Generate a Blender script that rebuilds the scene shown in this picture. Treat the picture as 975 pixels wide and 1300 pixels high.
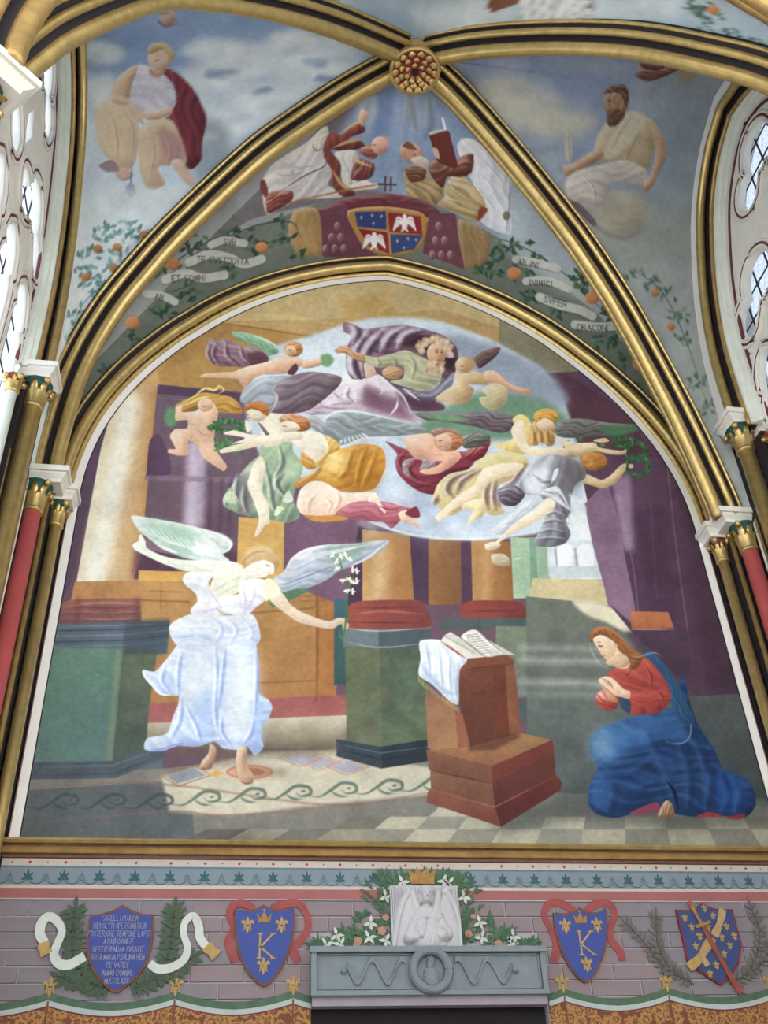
# Painted Gothic chapel: end wall with a great wall painting under a ribbed, frescoed vault.
# Units: metres. X right along the end wall, Y towards the end wall (wall plane y = 0), Z up
# (z = 0 is the foot of the wall painting; the chapel floor lies at z = FLOOR_Z).
import bpy, bmesh, math, random
import numpy as np
from mathutils import Vector, Matrix

for o in list(bpy.data.objects): bpy.data.objects.remove(o)
SC = bpy.context.scene; COL = SC.collection
PI = math.pi
random.seed(4)

# ------------------------------------------------------------------ camera, world, exposure
F_PX = 1300.0; CAM = np.array([-1.43504, -7.29165, -2.51763]); PITCH, YAW, ROLL = 0.64168, 0.17430, -0.04722
def cam_axes():
    f0 = np.array([math.sin(YAW), math.cos(YAW), 0]); r = np.array([math.cos(YAW), -math.sin(YAW), 0]); z = np.array([0, 0, 1.])
    f = f0 * math.cos(PITCH) + z * math.sin(PITCH); u = -f0 * math.sin(PITCH) + z * math.cos(PITCH)
    return r * math.cos(ROLL) + u * math.sin(ROLL), -r * math.sin(ROLL) + u * math.cos(ROLL), f
RT, UP, FW = cam_axes()
cd = bpy.data.cameras.new('camera'); cam = bpy.data.objects.new('camera', cd); COL.objects.link(cam)
cd.sensor_fit = 'AUTO'; cd.sensor_width = 36.0; cd.lens = F_PX / 1300 * 36.0; cd.clip_start = .05; cd.clip_end = 200
M = Matrix.Identity(4)
for i in range(3): M[i][0], M[i][1], M[i][2], M[i][3] = RT[i], UP[i], -FW[i], CAM[i]
cam.matrix_world = M; SC.camera = cam

w = bpy.data.worlds.new('daylight'); SC.world = w; w.use_nodes = True
w.node_tree.nodes['Background'].inputs[0].default_value = (.92, .96, 1.0, 1); w.node_tree.nodes['Background'].inputs[1].default_value = 2.7
SC.view_settings.view_transform = 'Standard'; SC.view_settings.look = 'None'; SC.view_settings.gamma = 1; SC.view_settings.use_curve_mapping = False
SC.view_settings.exposure = .84
FLOOR_Z = -4.1

# survey helpers: where a point of the photograph lies on a known plane of the chapel, and back
def ray(px, py):
    d = FW * F_PX + RT * (px - 487.5) + UP * (650 - py); return d
def on_wall(px, py, y=0.0):
    d = ray(px, py); t = (y - CAM[1]) / d[1]; h = CAM + t * d; return h[0], h[2]
def to_photo(V):
    D = np.asarray(V) - CAM; z = D @ FW; return 487.5 + F_PX * (D @ RT) / z, 650 - F_PX * (D @ UP) / z

# ------------------------------------------------------------------ materials
def lin(c): return tuple(((v / 255) / 12.92 if v / 255 <= .04045 else ((v / 255 + .055) / 1.055) ** 2.4) for v in c)
def mat(name, col, rough=.6, metal=0.0, var=.12, scale=18, bump=.0, bscale=60, spec=.4):
    m = bpy.data.materials.new(name); m.use_nodes = True; nt = m.node_tree; b = nt.nodes['Principled BSDF']
    b.inputs['Roughness'].default_value = rough; b.inputs['Metallic'].default_value = metal; b.inputs['Specular IOR Level'].default_value = spec
    tc = nt.nodes.new('ShaderNodeTexCoord'); nz = nt.nodes.new('ShaderNodeTexNoise'); nz.inputs['Scale'].default_value = scale; nz.inputs['Detail'].default_value = 4
    nt.links.new(tc.outputs['Object'], nz.inputs['Vector'])
    r = nt.nodes.new('ShaderNodeValToRGB'); l = lin(col)
    r.color_ramp.elements[0].position = .3; r.color_ramp.elements[1].position = .7
    r.color_ramp.elements[0].color = tuple(v * (1 - var) for v in l) + (1,); r.color_ramp.elements[1].color = tuple(min(v * (1 + var), 1) for v in l) + (1,)
    nt.links.new(nz.outputs['Fac'], r.inputs['Fac']); nt.links.new(r.outputs['Color'], b.inputs['Base Color'])
    if bump:
        n2 = nt.nodes.new('ShaderNodeTexNoise'); n2.inputs['Scale'].default_value = bscale; nt.links.new(tc.outputs['Object'], n2.inputs['Vector'])
        bp = nt.nodes.new('ShaderNodeBump'); bp.inputs['Strength'].default_value = bump; bp.inputs['Distance'].default_value = .01
        nt.links.new(n2.outputs['Fac'], bp.inputs['Height']); nt.links.new(bp.outputs['Normal'], b.inputs['Normal'])
    return m
def paint_mat(name, rough=.75):
    m = bpy.data.materials.new(name); m.use_nodes = True; nt = m.node_tree; b = nt.nodes['Principled BSDF']
    a = nt.nodes.new('ShaderNodeAttribute'); a.attribute_name = 'paint'; nt.links.new(a.outputs['Color'], b.inputs['Base Color'])
    b.inputs['Roughness'].default_value = rough; b.inputs['Specular IOR Level'].default_value = .25
    tc = nt.nodes.new('ShaderNodeTexCoord'); n2 = nt.nodes.new('ShaderNodeTexNoise'); n2.inputs['Scale'].default_value = 90; nt.links.new(tc.outputs['Object'], n2.inputs['Vector'])
    bp = nt.nodes.new('ShaderNodeBump'); bp.inputs['Strength'].default_value = .08; bp.inputs['Distance'].default_value = .004
    nt.links.new(n2.outputs['Fac'], bp.inputs['Height']); nt.links.new(bp.outputs['Normal'], b.inputs['Normal'])
    return m
MT = {
 'gold': mat('gold_leaf', (198, 172, 112), .34, .7, .16, 14, .12, 50), 'gold_old': mat('worn_gold', (180, 148, 92), .42, .6, .22, 10, .15, 40),
 'dark': mat('dark_aubergine_paint', (30, 22, 29), .7, 0, .2), 'white': mat('white_limestone', (230, 226, 216), .7, 0, .05, 8, .1),
 'band': mat('off_white_band', (238, 235, 230), .7, 0, .04, 6), 'pale': mat('pale_green_stone', (224, 228, 216), .7, 0, .06, 7, .08), 'tracery': mat('tracery_stone', (226, 222, 212), .7, 0, .05, 9, .1),
 'maroon': mat('maroon_paint', (104, 44, 52), .7, 0, .15), 'red': mat('red_shaft_paint', (184, 84, 84), .6, 0, .08, 6), 'green': mat('bottle_green_paint', (34, 84, 76), .6), 'crimson': mat('crimson_paint', (150, 44, 48), .6),
 'brown': mat('red_brown_paint', (120, 84, 74), .7, 0, .12), 'joint': mat('pale_mortar', (176, 170, 172), .85, 0, .06), 'grey': mat('plain_plaster', (214, 211, 204), .85, 0, .06, 4),
 'floor': mat('stone_floor', (196, 188, 174), .6, 0, .08, 3), 'blue': mat('shield_blue_paint', (56, 73, 144), .6, 0, .1, 10), 'blue2': mat('shield_deep_blue_paint', (54, 70, 118), .6, 0, .14, 12), 'rim': mat('shield_rim_paint', (116, 68, 54), .6, 0, .25, 10), 'rimred': mat('shield_crimson_rim', (116, 44, 62), .6, 0, .18, 10),
 'ochre': mat('ochre_paint', (178, 146, 86), .6, 0, .14, 20), 'letter': mat('pale_letter_paint', (150, 152, 182), .7), 'fbl': mat('frieze_blue_paint', (128, 139, 147), .8, 0, .05, 5), 'cream': mat('cream_paint', (196, 184, 172), .8, 0, .05), 'rose': mat('old_rose_paint', (158, 100, 98), .8, 0, .07, 5),
 'teal': mat('stencil_teal_paint', (56, 92, 100), .8), 'dot': mat('stencil_red_paint', (164, 66, 62), .8), 'navy': mat('stencil_grey_blue_paint', (94, 122, 138), .8),
 'block': mat('grey_violet_block', (134, 126, 132), .85, 0, .06, 5), 'block2': mat('rosy_grey_block', (142, 126, 130), .85, 0, .06, 5), 'ribw': mat('white_ribbon_paint', (206, 210, 202), .8, 0, .08, 14), 'ribr': mat('red_ribbon_paint', (152, 76, 74), .8, 0, .2, 16),
 'leaf': mat('laurel_green_paint', (72, 90, 70), .8, 0, .3, 22), 'leaf2': mat('olive_grey_paint', (100, 98, 92), .8, 0, .2, 22), 'leaf3': mat('garland_green_paint', (72, 104, 76), .8, 0, .3, 26), 'stem': mat('stem_brown_paint', (96, 88, 72), .8), 'greenb': mat('green_border_paint', (80, 104, 84), .8, 0, .15), 'whiteb': mat('white_border_paint', (176, 186, 180), .8, 0, .05),
 'lily': mat('lily_white_paint', (200, 200, 192), .8), 'rosep': mat('pink_rose_paint', (182, 136, 118), .8, 0, .12), 'crown': mat('crown_gold_paint', (160, 118, 60), .6, 0, .2, 24), 'marble': mat('pale_carved_marble', (192, 190, 193), .6, 0, .05, 12, .05), 'greystone': mat('grey_carved_stone', (128, 138, 143), .75, 0, .08, 10, .2, 30), 'sill': mat('lilac_grey_stone', (156, 148, 158), .8, 0, .05), 'black': mat('dark_door_wood', (24, 18, 20), .8), 'lead': mat('window_lead', (40, 38, 44), .6, .3), 'sword': mat('sword_red_brown_paint', (140, 74, 58), .7, 0, .15), 'strap': mat('buff_strap_paint', (178, 148, 106), .7, 0, .14, 18),
}
MT['paint'] = paint_mat('fresco_paint')
def brocade():
    m = bpy.data.materials.new('brocade_paint'); m.use_nodes = True; nt = m.node_tree; b = nt.nodes['Principled BSDF']; b.inputs['Roughness'].default_value = .85
    tc = nt.nodes.new('ShaderNodeTexCoord'); nz = nt.nodes.new('ShaderNodeTexNoise'); nz.inputs['Scale'].default_value = 24; nz.inputs['Distortion'].default_value = 2.5
    nt.links.new(tc.outputs['Object'], nz.inputs['Vector']); av = nt.nodes.new('ShaderNodeVectorMath'); av.operation = 'MULTIPLY_ADD'; av.inputs[1].default_value = (.05, .05, .05); nt.links.new(nz.outputs['Color'], av.inputs[0]); nt.links.new(tc.outputs['Object'], av.inputs[2])
    vo = nt.nodes.new('ShaderNodeTexVoronoi'); vo.inputs['Scale'].default_value = 13; vo.inputs['Randomness'].default_value = .55; nt.links.new(av.outputs[0], vo.inputs['Vector'])
    r = nt.nodes.new('ShaderNodeValToRGB'); e = r.color_ramp.elements; e[0].position = .0; e[0].color = lin((120, 60, 50)) + (1,); e[1].position = 1; e[1].color = lin((116, 66, 50)) + (1,)
    for p_, c_ in ((.14, (122, 62, 50)), (.18, (176, 132, 74)), (.28, (170, 124, 70)), (.32, (118, 70, 50)), (.42, (126, 76, 52)), (.46, (180, 136, 78)), (.58, (168, 122, 68)), (.62, (118, 68, 50))): k = e.new(p_); k.color = lin(c_) + (1,)
    nt.links.new(vo.outputs['Distance'], r.inputs['Fac']); nt.links.new(r.outputs['Color'], b.inputs['Base Color']); return m
MT['brocade'] = brocade()
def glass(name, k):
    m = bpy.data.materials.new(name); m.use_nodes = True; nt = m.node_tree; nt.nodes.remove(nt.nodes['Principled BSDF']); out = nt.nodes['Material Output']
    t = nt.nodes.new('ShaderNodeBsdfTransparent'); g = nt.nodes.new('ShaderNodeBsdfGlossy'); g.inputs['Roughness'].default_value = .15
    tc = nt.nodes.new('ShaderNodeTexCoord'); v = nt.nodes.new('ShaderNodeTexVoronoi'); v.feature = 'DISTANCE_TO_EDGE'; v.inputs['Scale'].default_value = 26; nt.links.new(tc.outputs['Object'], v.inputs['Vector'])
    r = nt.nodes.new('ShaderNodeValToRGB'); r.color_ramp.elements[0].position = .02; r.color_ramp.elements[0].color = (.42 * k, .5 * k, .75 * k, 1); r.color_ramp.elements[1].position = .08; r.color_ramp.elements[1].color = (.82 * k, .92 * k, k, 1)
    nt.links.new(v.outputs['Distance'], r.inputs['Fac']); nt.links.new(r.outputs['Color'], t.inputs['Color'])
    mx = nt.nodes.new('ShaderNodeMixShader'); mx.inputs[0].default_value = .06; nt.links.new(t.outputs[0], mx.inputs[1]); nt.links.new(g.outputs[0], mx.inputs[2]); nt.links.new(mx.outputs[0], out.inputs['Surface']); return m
MT['glass'] = glass('leaded_glass', .8); MT['glass_dim'] = glass('leaded_glass_dim', .24)  # pane tint imitates daylight: bright on the left, weaker on the right

# ------------------------------------------------------------------ mesh helpers
def link(o, parent=None):
    COL.objects.link(o)
    if parent is not None: o.parent = parent
    return o
def mesh(name, V, F, m, parent=None, smooth=False):
    me = bpy.data.meshes.new(name); me.from_pydata([tuple(map(float, v)) for v in V], [], F); me.update()
    if smooth: me.polygons.foreach_set('use_smooth', [True] * len(me.polygons))
    o = bpy.data.objects.new(name, me); me.materials.append(MT[m] if isinstance(m, str) else m)
    if parent is not None:   # parents keep identity rotation / unit scale: children coordinates are world minus parent origin
        loc = parent['_o'] if '_o' in parent else (0, 0, 0)
        me.transform(Matrix.Translation((-loc[0], -loc[1], -loc[2])))
    return link(o, parent)
def thing(name, label, cat, loc, group=None):
    o = bpy.data.objects.new(name, None); o.empty_display_size = .05; o.location = loc; o['_o'] = tuple(loc); link(o); tag(o, label, cat, group); return o
def tag(o, label, cat, group=None):
    o['label'] = label; o['category'] = cat
    if group: o['group'] = group
    return o
def struct(o): o['kind'] = 'structure'; return o
def join_parts(lists):
    V, F = [], []
    for v, f in lists:
        n = len(V); V += list(v); F += [tuple(i + n for i in q) for q in f]
    return V, F
def box(x0, x1, y0, y1, z0, z1):
    V = [(x, y, z) for z in (z0, z1) for y in (y0, y1) for x in (x0, x1)]
    return V, [(0, 2, 3, 1), (4, 5, 7, 6), (0, 1, 5, 4), (2, 6, 7, 3), (0, 4, 6, 2), (1, 3, 7, 5)]
def frustum(cx, cy, z0, a0, b0, z1, a1, b1):
    V = [(cx - a0, cy - b0, z0), (cx + a0, cy - b0, z0), (cx + a0, cy + b0, z0), (cx - a0, cy + b0, z0), (cx - a1, cy - b1, z1), (cx + a1, cy - b1, z1), (cx + a1, cy + b1, z1), (cx - a1, cy + b1, z1)]
    return V, [(3, 2, 1, 0), (4, 5, 6, 7), (0, 1, 5, 4), (1, 2, 6, 5), (2, 3, 7, 6), (3, 0, 4, 7)]
def lathe(cx, cy, prof, n=20):
    V = []; F = []
    for (r, z) in prof:
        for k in range(n): V.append((cx + r * math.cos(2 * PI * k / n), cy + r * math.sin(2 * PI * k / n), z))
    for i in range(len(prof) - 1):
        for k in range(n): a = i * n + k; b = i * n + (k + 1) % n; F.append((a, b, b + n, a + n))
    F.append(tuple(range(n))[::-1]); F.append(tuple((len(prof) - 1) * n + k for k in range(n))); return V, F
def sweep(path, O, N, prof, closed=True):
    """profile points (o, n) carried along a path with frames O (outward) and N (towards the room)"""
    path, O, N = np.asarray(path), np.asarray(O), np.asarray(N); m = len(prof); V = []; F = []
    for p, o, n in zip(path, O, N):
        for (a, b) in prof: V.append(p + a * o + b * n)
    k = m if closed else m - 1
    for i in range(len(path) - 1):
        for j in range(k): a = i * m + j; b = i * m + (j + 1) % m; F.append((a, b, b + m, a + m))
    if closed: F.append(tuple(range(m))[::-1]); F.append(tuple((len(path) - 1) * m + j for j in range(m)))
    return V, F
def circ(o, n, r, k=10): return [(o + r * math.cos(2 * PI * i / k), n + r * math.sin(2 * PI * i / k)) for i in range(k)]
def tube(P, r, k=8):
    P = np.asarray(P, float); T = np.gradient(P, axis=0); T /= np.linalg.norm(T, axis=1)[:, None] + 1e-9
    ref = np.array([0, 1., 0]) if abs(T[0][1]) < .8 else np.array([1., 0, 0]); A = np.cross(T, ref); A /= np.linalg.norm(A, axis=1)[:, None] + 1e-9; B = np.cross(T, A)
    return sweep(P, A, B, circ(0, 0, r, k))
def slab(pts, y, t):
    """flat plaque on the end wall: outline (x, z), back at y, thickness t towards the room"""
    n = len(pts); V = [(x, y, z) for x, z in pts] + [(x, y - t, z) for x, z in pts]
    ar = sum(pts[i][0] * pts[(i + 1) % n][1] - pts[(i + 1) % n][0] * pts[i][1] for i in range(n))
    f = tuple(n + i for i in range(n)); F = [f if ar > 0 else f[::-1]] + [(i, (i + 1) % n, n + (i + 1) % n, n + i) for i in range(n)]
    return V, F
def painted(name, V, Q, C, parent=None, ids=None, names=None, m='paint', labels=None):
    """dense paint surface: one object per painted figure (ids per face), colours on the points"""
    V = np.asarray(V, np.float32); Q = np.asarray(Q, np.int32); out = {}
    for k in ([None] if ids is None else np.unique(ids)):
        q = Q if k is None else Q[ids == k]; u, inv = np.unique(q, return_inverse=True); inv = inv.reshape(q.shape)
        nm = name if k is None or not names.get(int(k)) else names[int(k)]
        me = bpy.data.meshes.new(nm); me.vertices.add(len(u)); me.vertices.foreach_set('co', V[u].ravel()); me.loops.add(q.size); me.loops.foreach_set('vertex_index', inv.ravel().astype(np.int32))
        me.polygons.add(len(q)); me.polygons.foreach_set('loop_start', np.arange(0, q.size, 4, dtype=np.int32)); me.update(calc_edges=True)
        at = me.color_attributes.new('paint', 'FLOAT_COLOR', 'POINT'); cc = np.ones((len(u), 4), np.float32); c = np.clip(C[u], 0, 1); g = c @ np.array([.3, .59, .11], np.float32); c = np.clip(g[:, None] + (c - g[:, None]) * SATUR, 0, 1); c = np.clip(c + CONTR * (c - .46) * np.sqrt(np.clip(4 * c * (1 - c), 0, 1)), .01, 1)
        cc[:, :3] = np.where(c <= .04045, c / 12.92, ((c + .055) / 1.055) ** 2.4) * PAINT_GAIN; at.data.foreach_set('color', cc.ravel())
        me.polygons.foreach_set('use_smooth', np.ones(len(q), bool)); me.materials.append(MT[m]); o = bpy.data.objects.new(nm, me); link(o, parent if k != 0 or parent is not None else parent); out[None if k is None else int(k)] = o
    return out
PAINT_GAIN = .94; SATUR = .9; CONTR = .16
def grid_quads(nu, nv):
    i = np.arange(nu * nv).reshape(nu, nv); return np.stack([i[:-1, :-1], i[1:, :-1], i[1:, 1:], i[:-1, 1:]], -1).reshape(-1, 4)
# ------------------------------------------------------------------ fresco painter (numpy only)
# A small vector painter: flat paint is laid on a canvas whose frame is the survey photograph
# (975 x 1300); the canvas is later laid on the real wall / vault surfaces as paint colour.
def _blur(m, r):
    r = int(round(r))
    if r < 1: return m
    for _ in range(2):
        for ax in (0, 1):
            p = np.pad(m, [(r + 1, r) if i == ax else (0, 0) for i in (0, 1)], mode='edge')
            c = np.cumsum(p, axis=ax, dtype=np.float64)
            n = m.shape[ax]; k = 2 * r + 1
            if ax == 0: m = (c[k:k + n] - c[0:n]) / k
            else: m = (c[:, k:k + n] - c[:, 0:n]) / k
    return m

def smooth_pts(P, closed=True, n=6, tens=.5):
    P = np.asarray(P, float)
    if len(P) < 3: return P
    if closed: Q = np.vstack([P[-1:], P, P[:2]])
    else: Q = np.vstack([2 * P[:1] - P[1:2], P, 2 * P[-1:] - P[-2:-1]])
    out = []; t = np.linspace(0, 1, n, endpoint=False)[:, None]
    for i in range(1, len(Q) - 2):
        a, b, c, d = Q[i - 1], Q[i], Q[i + 1], Q[i + 2]
        m0, m1 = (c - a) * tens, (d - b) * tens; t2, t3 = t * t, t ** 3
        out.append((2 * t3 - 3 * t2 + 1) * b + (t3 - 2 * t2 + t) * m0 + (3 * t2 - 2 * t3) * c + (t3 - t2) * m1)
    out = np.vstack(out)
    return out if closed else np.vstack([out, P[-1:]])

class Canvas:
    def __init__(s, x0, y0, x1, y1, col, k=1.25, seed=1):
        s.x0, s.y0, s.k = x0, y0, k
        s.w, s.h = int((x1 - x0) * k), int((y1 - y0) * k)
        s.a = np.empty((s.h, s.w, 3), np.float32); s.a[:] = np.array(col, np.float32) / 255
        s.id = np.zeros((s.h, s.w), np.int16); s.cur = 0; s.names = {0: None}
        s.T = (0, 0, 1.0); s.rng = np.random.default_rng(seed)
    def t(s, x, y, sc): s.T = (x, y, sc)
    def part(s, name):
        for k, v in s.names.items():
            if v == name: s.cur = k; return
        s.cur = max(s.names) + 1; s.names[s.cur] = name
    def bg(s): s.cur = 0
    def P(s, pts):
        p = np.asarray(pts, float)
        return np.stack([(s.T[0] + p[:, 0] / s.T[2] - s.x0) * s.k, (s.T[1] + p[:, 1] / s.T[2] - s.y0) * s.k], 1)
    def _box(s, p, m):
        a = np.floor(p.min(0) - m).astype(int); b = np.ceil(p.max(0) + m).astype(int)
        x0, y0 = max(a[0], 0), max(a[1], 0); x1, y1 = min(b[0], s.w), min(b[1], s.h)
        return None if x1 - x0 < 1 or y1 - y0 < 1 else (x0, y0, x1, y1)
    def _cov(s, p, box):
        x0, y0, x1, y1 = box; W, H = x1 - x0, y1 - y0
        cov = np.zeros((H, W)); q = np.roll(p, -1, 0)
        SS = 3
        for j in range(SS):
            ys = y0 + np.arange(H) + (j + .5) / SS
            for r in range(H):
                y = ys[r]
                m = (p[:, 1] <= y) != (q[:, 1] <= y)
                if not m.any(): continue
                xs = np.sort(p[m, 0] + (y - p[m, 1]) * (q[m, 0] - p[m, 0]) / (q[m, 1] - p[m, 1])) - x0
                for i in range(0, len(xs) - 1, 2):
                    a, b = max(xs[i], 0), min(xs[i + 1], W)
                    if b <= a: continue
                    ia, ib = int(a), int(b)
                    if ia == ib: cov[r, ia] += b - a
                    else:
                        cov[r, ia] += ia + 1 - a
                        if ib > ia + 1: cov[r, ia + 1:ib] += 1
                        if ib < W: cov[r, ib] += b - ib
        return np.clip(cov / SS, 0, 1)
    def _put(s, box, m, col):
        x0, y0, x1, y1 = box
        v = s.a[y0:y1, x0:x1]; v += (np.asarray(col, np.float32) - v) * m[..., None].astype(np.float32)
        if s.cur >= 0:
            i = s.id[y0:y1, x0:x1]; i[m > .5] = s.cur
    def F(s, pts, col, col2=None, d=(0, 1), soft=0, a=1, rel=None, sm=True, lit=None, dark=None, noise=0, n=6, fold=.24):
        """filled shape; col2: gradient along d; rel=(radius, strength): rounded painterly modelling"""
        p = s.P(pts)
        if sm: p = smooth_pts(p, True, n, .4)
        sf = soft * s.k; box = s._box(p, 2 + 2 * sf)
        if box is None: return
        m = s._cov(p, box)
        if sf: m = _blur(m, sf)
        x0, y0, x1, y1 = box
        c = np.empty((y1 - y0, x1 - x0, 3), np.float32); c[:] = np.array(col, np.float32) / 255
        if col2 is not None:
            yy, xx = np.mgrid[y0:y1, x0:x1]; dd = np.array(d, float); dd /= np.linalg.norm(dd)
            pr = p @ dd; g = np.clip(((xx * dd[0] + yy * dd[1]) - pr.min()) / (np.ptp(pr) + 1e-6), 0, 1)[..., None]
            c = c * (1 - g) + np.array(col2, np.float32) / 255 * g
        if rel:
            r, k = rel[0] * s.k, rel[1] * .85
            b = _blur(np.pad(m, 2), max(r, 1)); gy, gx = np.gradient(b); L = (gx * .55 + gy * .83)[2:-2, 2:-2] * r * 2.2 * k
            li = np.array(lit or (255, 246, 232), np.float32) / 255
            dk = c * .45 if dark is None else np.array(dark, np.float32) / 255
            q = p - p.mean(0); ew, ev = np.linalg.eigh(q.T @ q); e1, e2 = ev[:, 1], ev[:, 0]; yy, xx = np.mgrid[y0:y1, x0:x1]; dx, dy = xx - p[:, 0].mean(), yy - p[:, 1].mean()
            uu, vv = dx * e1[0] + dy * e1[1], dx * e2[0] + dy * e2[1]; ext = np.ptp(q @ e2); col3 = np.array(col, float); skin = col3[0] > 185 and 1.12 < col3[0] / (col3[2] + 1) < 1.8 and col3[0] > col3[1] * 1.04
            ph = s.rng.random(6) * 6.28; lam = np.clip(ext / 4.5, 5 * s.k, 15 * s.k); wv = vv + lam * .5 * np.sin(uu / (lam * 2.3) + ph[0]) + lam * .35 * np.sin(uu / (lam * .9) + vv / lam + ph[1])
            f = np.sin(wv * 6.28 / lam + ph[2]) + .6 * np.sin(wv * 6.28 / (lam * 1.9) + ph[3]) + .5 * np.sin(wv * 6.28 / (lam * .55) + ph[4]); f = np.tanh(f * .9) * (min(.05, fold) if skin else fold)
            inn = np.clip(_blur(np.pad(m, 2), max(2 * s.k, 1))[2:-2, 2:-2] * 2 - 1, 0, 1); L = L + f * inn * min(1.0, ext / (14 * s.k))
            up = np.clip(L, 0, .85)[..., None]; dn = np.clip(-L, 0, .85)[..., None]
            c = c + (li - c) * up; c = c + (dk - c) * dn
        if noise:
            q = s.rng.random(c.shape[:2]); q = _blur(q, 2 * s.k) - .5
            c = c * (1 + noise * 3 * q[..., None])
        s._put(box, m * a, c)
    def G(s, pts, col, col2=None, d=(0, 1), **kw): s.F(pts, col, col2, d, sm=False, **kw)
    def S(s, pts, w, col, a=1, soft=.5, taper=True, sm=True):
        """brush stroke along a line, w px wide (photo px), tapering at both ends"""
        p = s.P(pts)
        if sm and len(p) > 2: p = smooth_pts(p, False, 5)
        W = w * s.k / 2; sf = max(soft * s.k, .35); box = s._box(p, W + sf + 2)
        if box is None: return
        x0, y0, x1, y1 = box; yy, xx = np.mgrid[y0:y1, x0:x1] + .5
        n = len(p) - 1; best = np.full(xx.shape, -1e9)
        for i in range(n):
            A, B = p[i], p[i + 1]; e = B - A; L = e @ e + 1e-9
            u = np.clip(((xx - A[0]) * e[0] + (yy - A[1]) * e[1]) / L, 0, 1)
            dist = np.hypot(xx - A[0] - u * e[0], yy - A[1] - u * e[1])
            ww = W * (np.clip(1.15 * np.sin(np.pi * np.clip((i + u) / n, .06, .94)), 0, 1) if taper else 1)
            best = np.maximum(best, ww - dist)
        m = np.clip(best / (2 * sf) + .5, 0, 1) * a
        cur = s.cur
        if w < 3: s.cur = -1
        s._put(box, m, np.array(col, np.float32) / 255); s.cur = cur
    def E(s, cx, cy, rx, ry, col, rot=0, **kw):
        u = np.linspace(0, 2 * np.pi, 18, endpoint=False); c, q = math.cos(rot), math.sin(rot)
        x, y = rx * np.cos(u), ry * np.sin(u)
        s.F(np.stack([cx + x * c - y * q, cy + x * q + y * c], 1), col, **kw)
    def folds(s, lines, w=2, dk=(90, 90, 120), lt=(255, 255, 255), a=.5):
        for l in lines:
            s.S(l, w * 1.3, dk, a, soft=w * .35)
            l2 = np.asarray(l, float) + np.array([-w * 1.1, -w * .5]) * s.T[2]
            s.S(l2, w, lt, a * .8, soft=w * .3)
    def scumble(s, amp=.05, r=(2, 9, 30), box=None):
        """fresco mottling of the plaster"""
        H, W = s.h, s.w; q = np.zeros((H, W))
        for i, rr in enumerate(r):
            z = _blur(s.rng.random((H, W)), rr * s.k); z -= z.mean(); q += z / (z.std() + 1e-9) * (.4, .7, .8)[i]
        z = s.rng.random((H, W)); z = (z + np.roll(z, 1, 1) + np.roll(z, 2, 1) + np.roll(z, 3, 1) + np.roll(z, 4, 1)) / 5; z -= z.mean(); q += .55 * z / z.std()
        s.a *= (1 + amp * q[..., None]).astype(np.float32); np.clip(s.a, 0, 1, out=s.a)
    def text(s, txt, x, y, h, col, ang=0, w=1.0, a=.9, adv=.8):
        c, q = math.cos(ang), math.sin(ang); cx = 0
        for ch in txt:
            for line in GLYPH.get(ch, ()):
                pts = []
                for (gx, gy) in line:
                    px, py = (cx + gx * .62) * h, (gy - 1) * h
                    pts.append((x + px * c - py * q, y + px * q + py * c))
                s.S(pts, w, col, a, soft=.3, taper=False, sm=False)
            cx += adv if ch not in 'I ' else adv * .6
    def sample(s, px, py):
        X = np.clip((px - s.x0) * s.k - .5, 0, s.w - 1.001); Y = np.clip((py - s.y0) * s.k - .5, 0, s.h - 1.001)
        i, j = X.astype(int), Y.astype(int); u, v = (X - i)[:, None], (Y - j)[:, None]
        A = s.a
        return (A[j, i] * (1 - u) + A[j, i + 1] * u) * (1 - v) + (A[j + 1, i] * (1 - u) + A[j + 1, i + 1] * u) * v
    def ids(s, px, py):
        X = np.clip((px - s.x0) * s.k, 0, s.w - 1).astype(int); Y = np.clip((py - s.y0) * s.k, 0, s.h - 1).astype(int)
        return s.id[Y, X]

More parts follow.
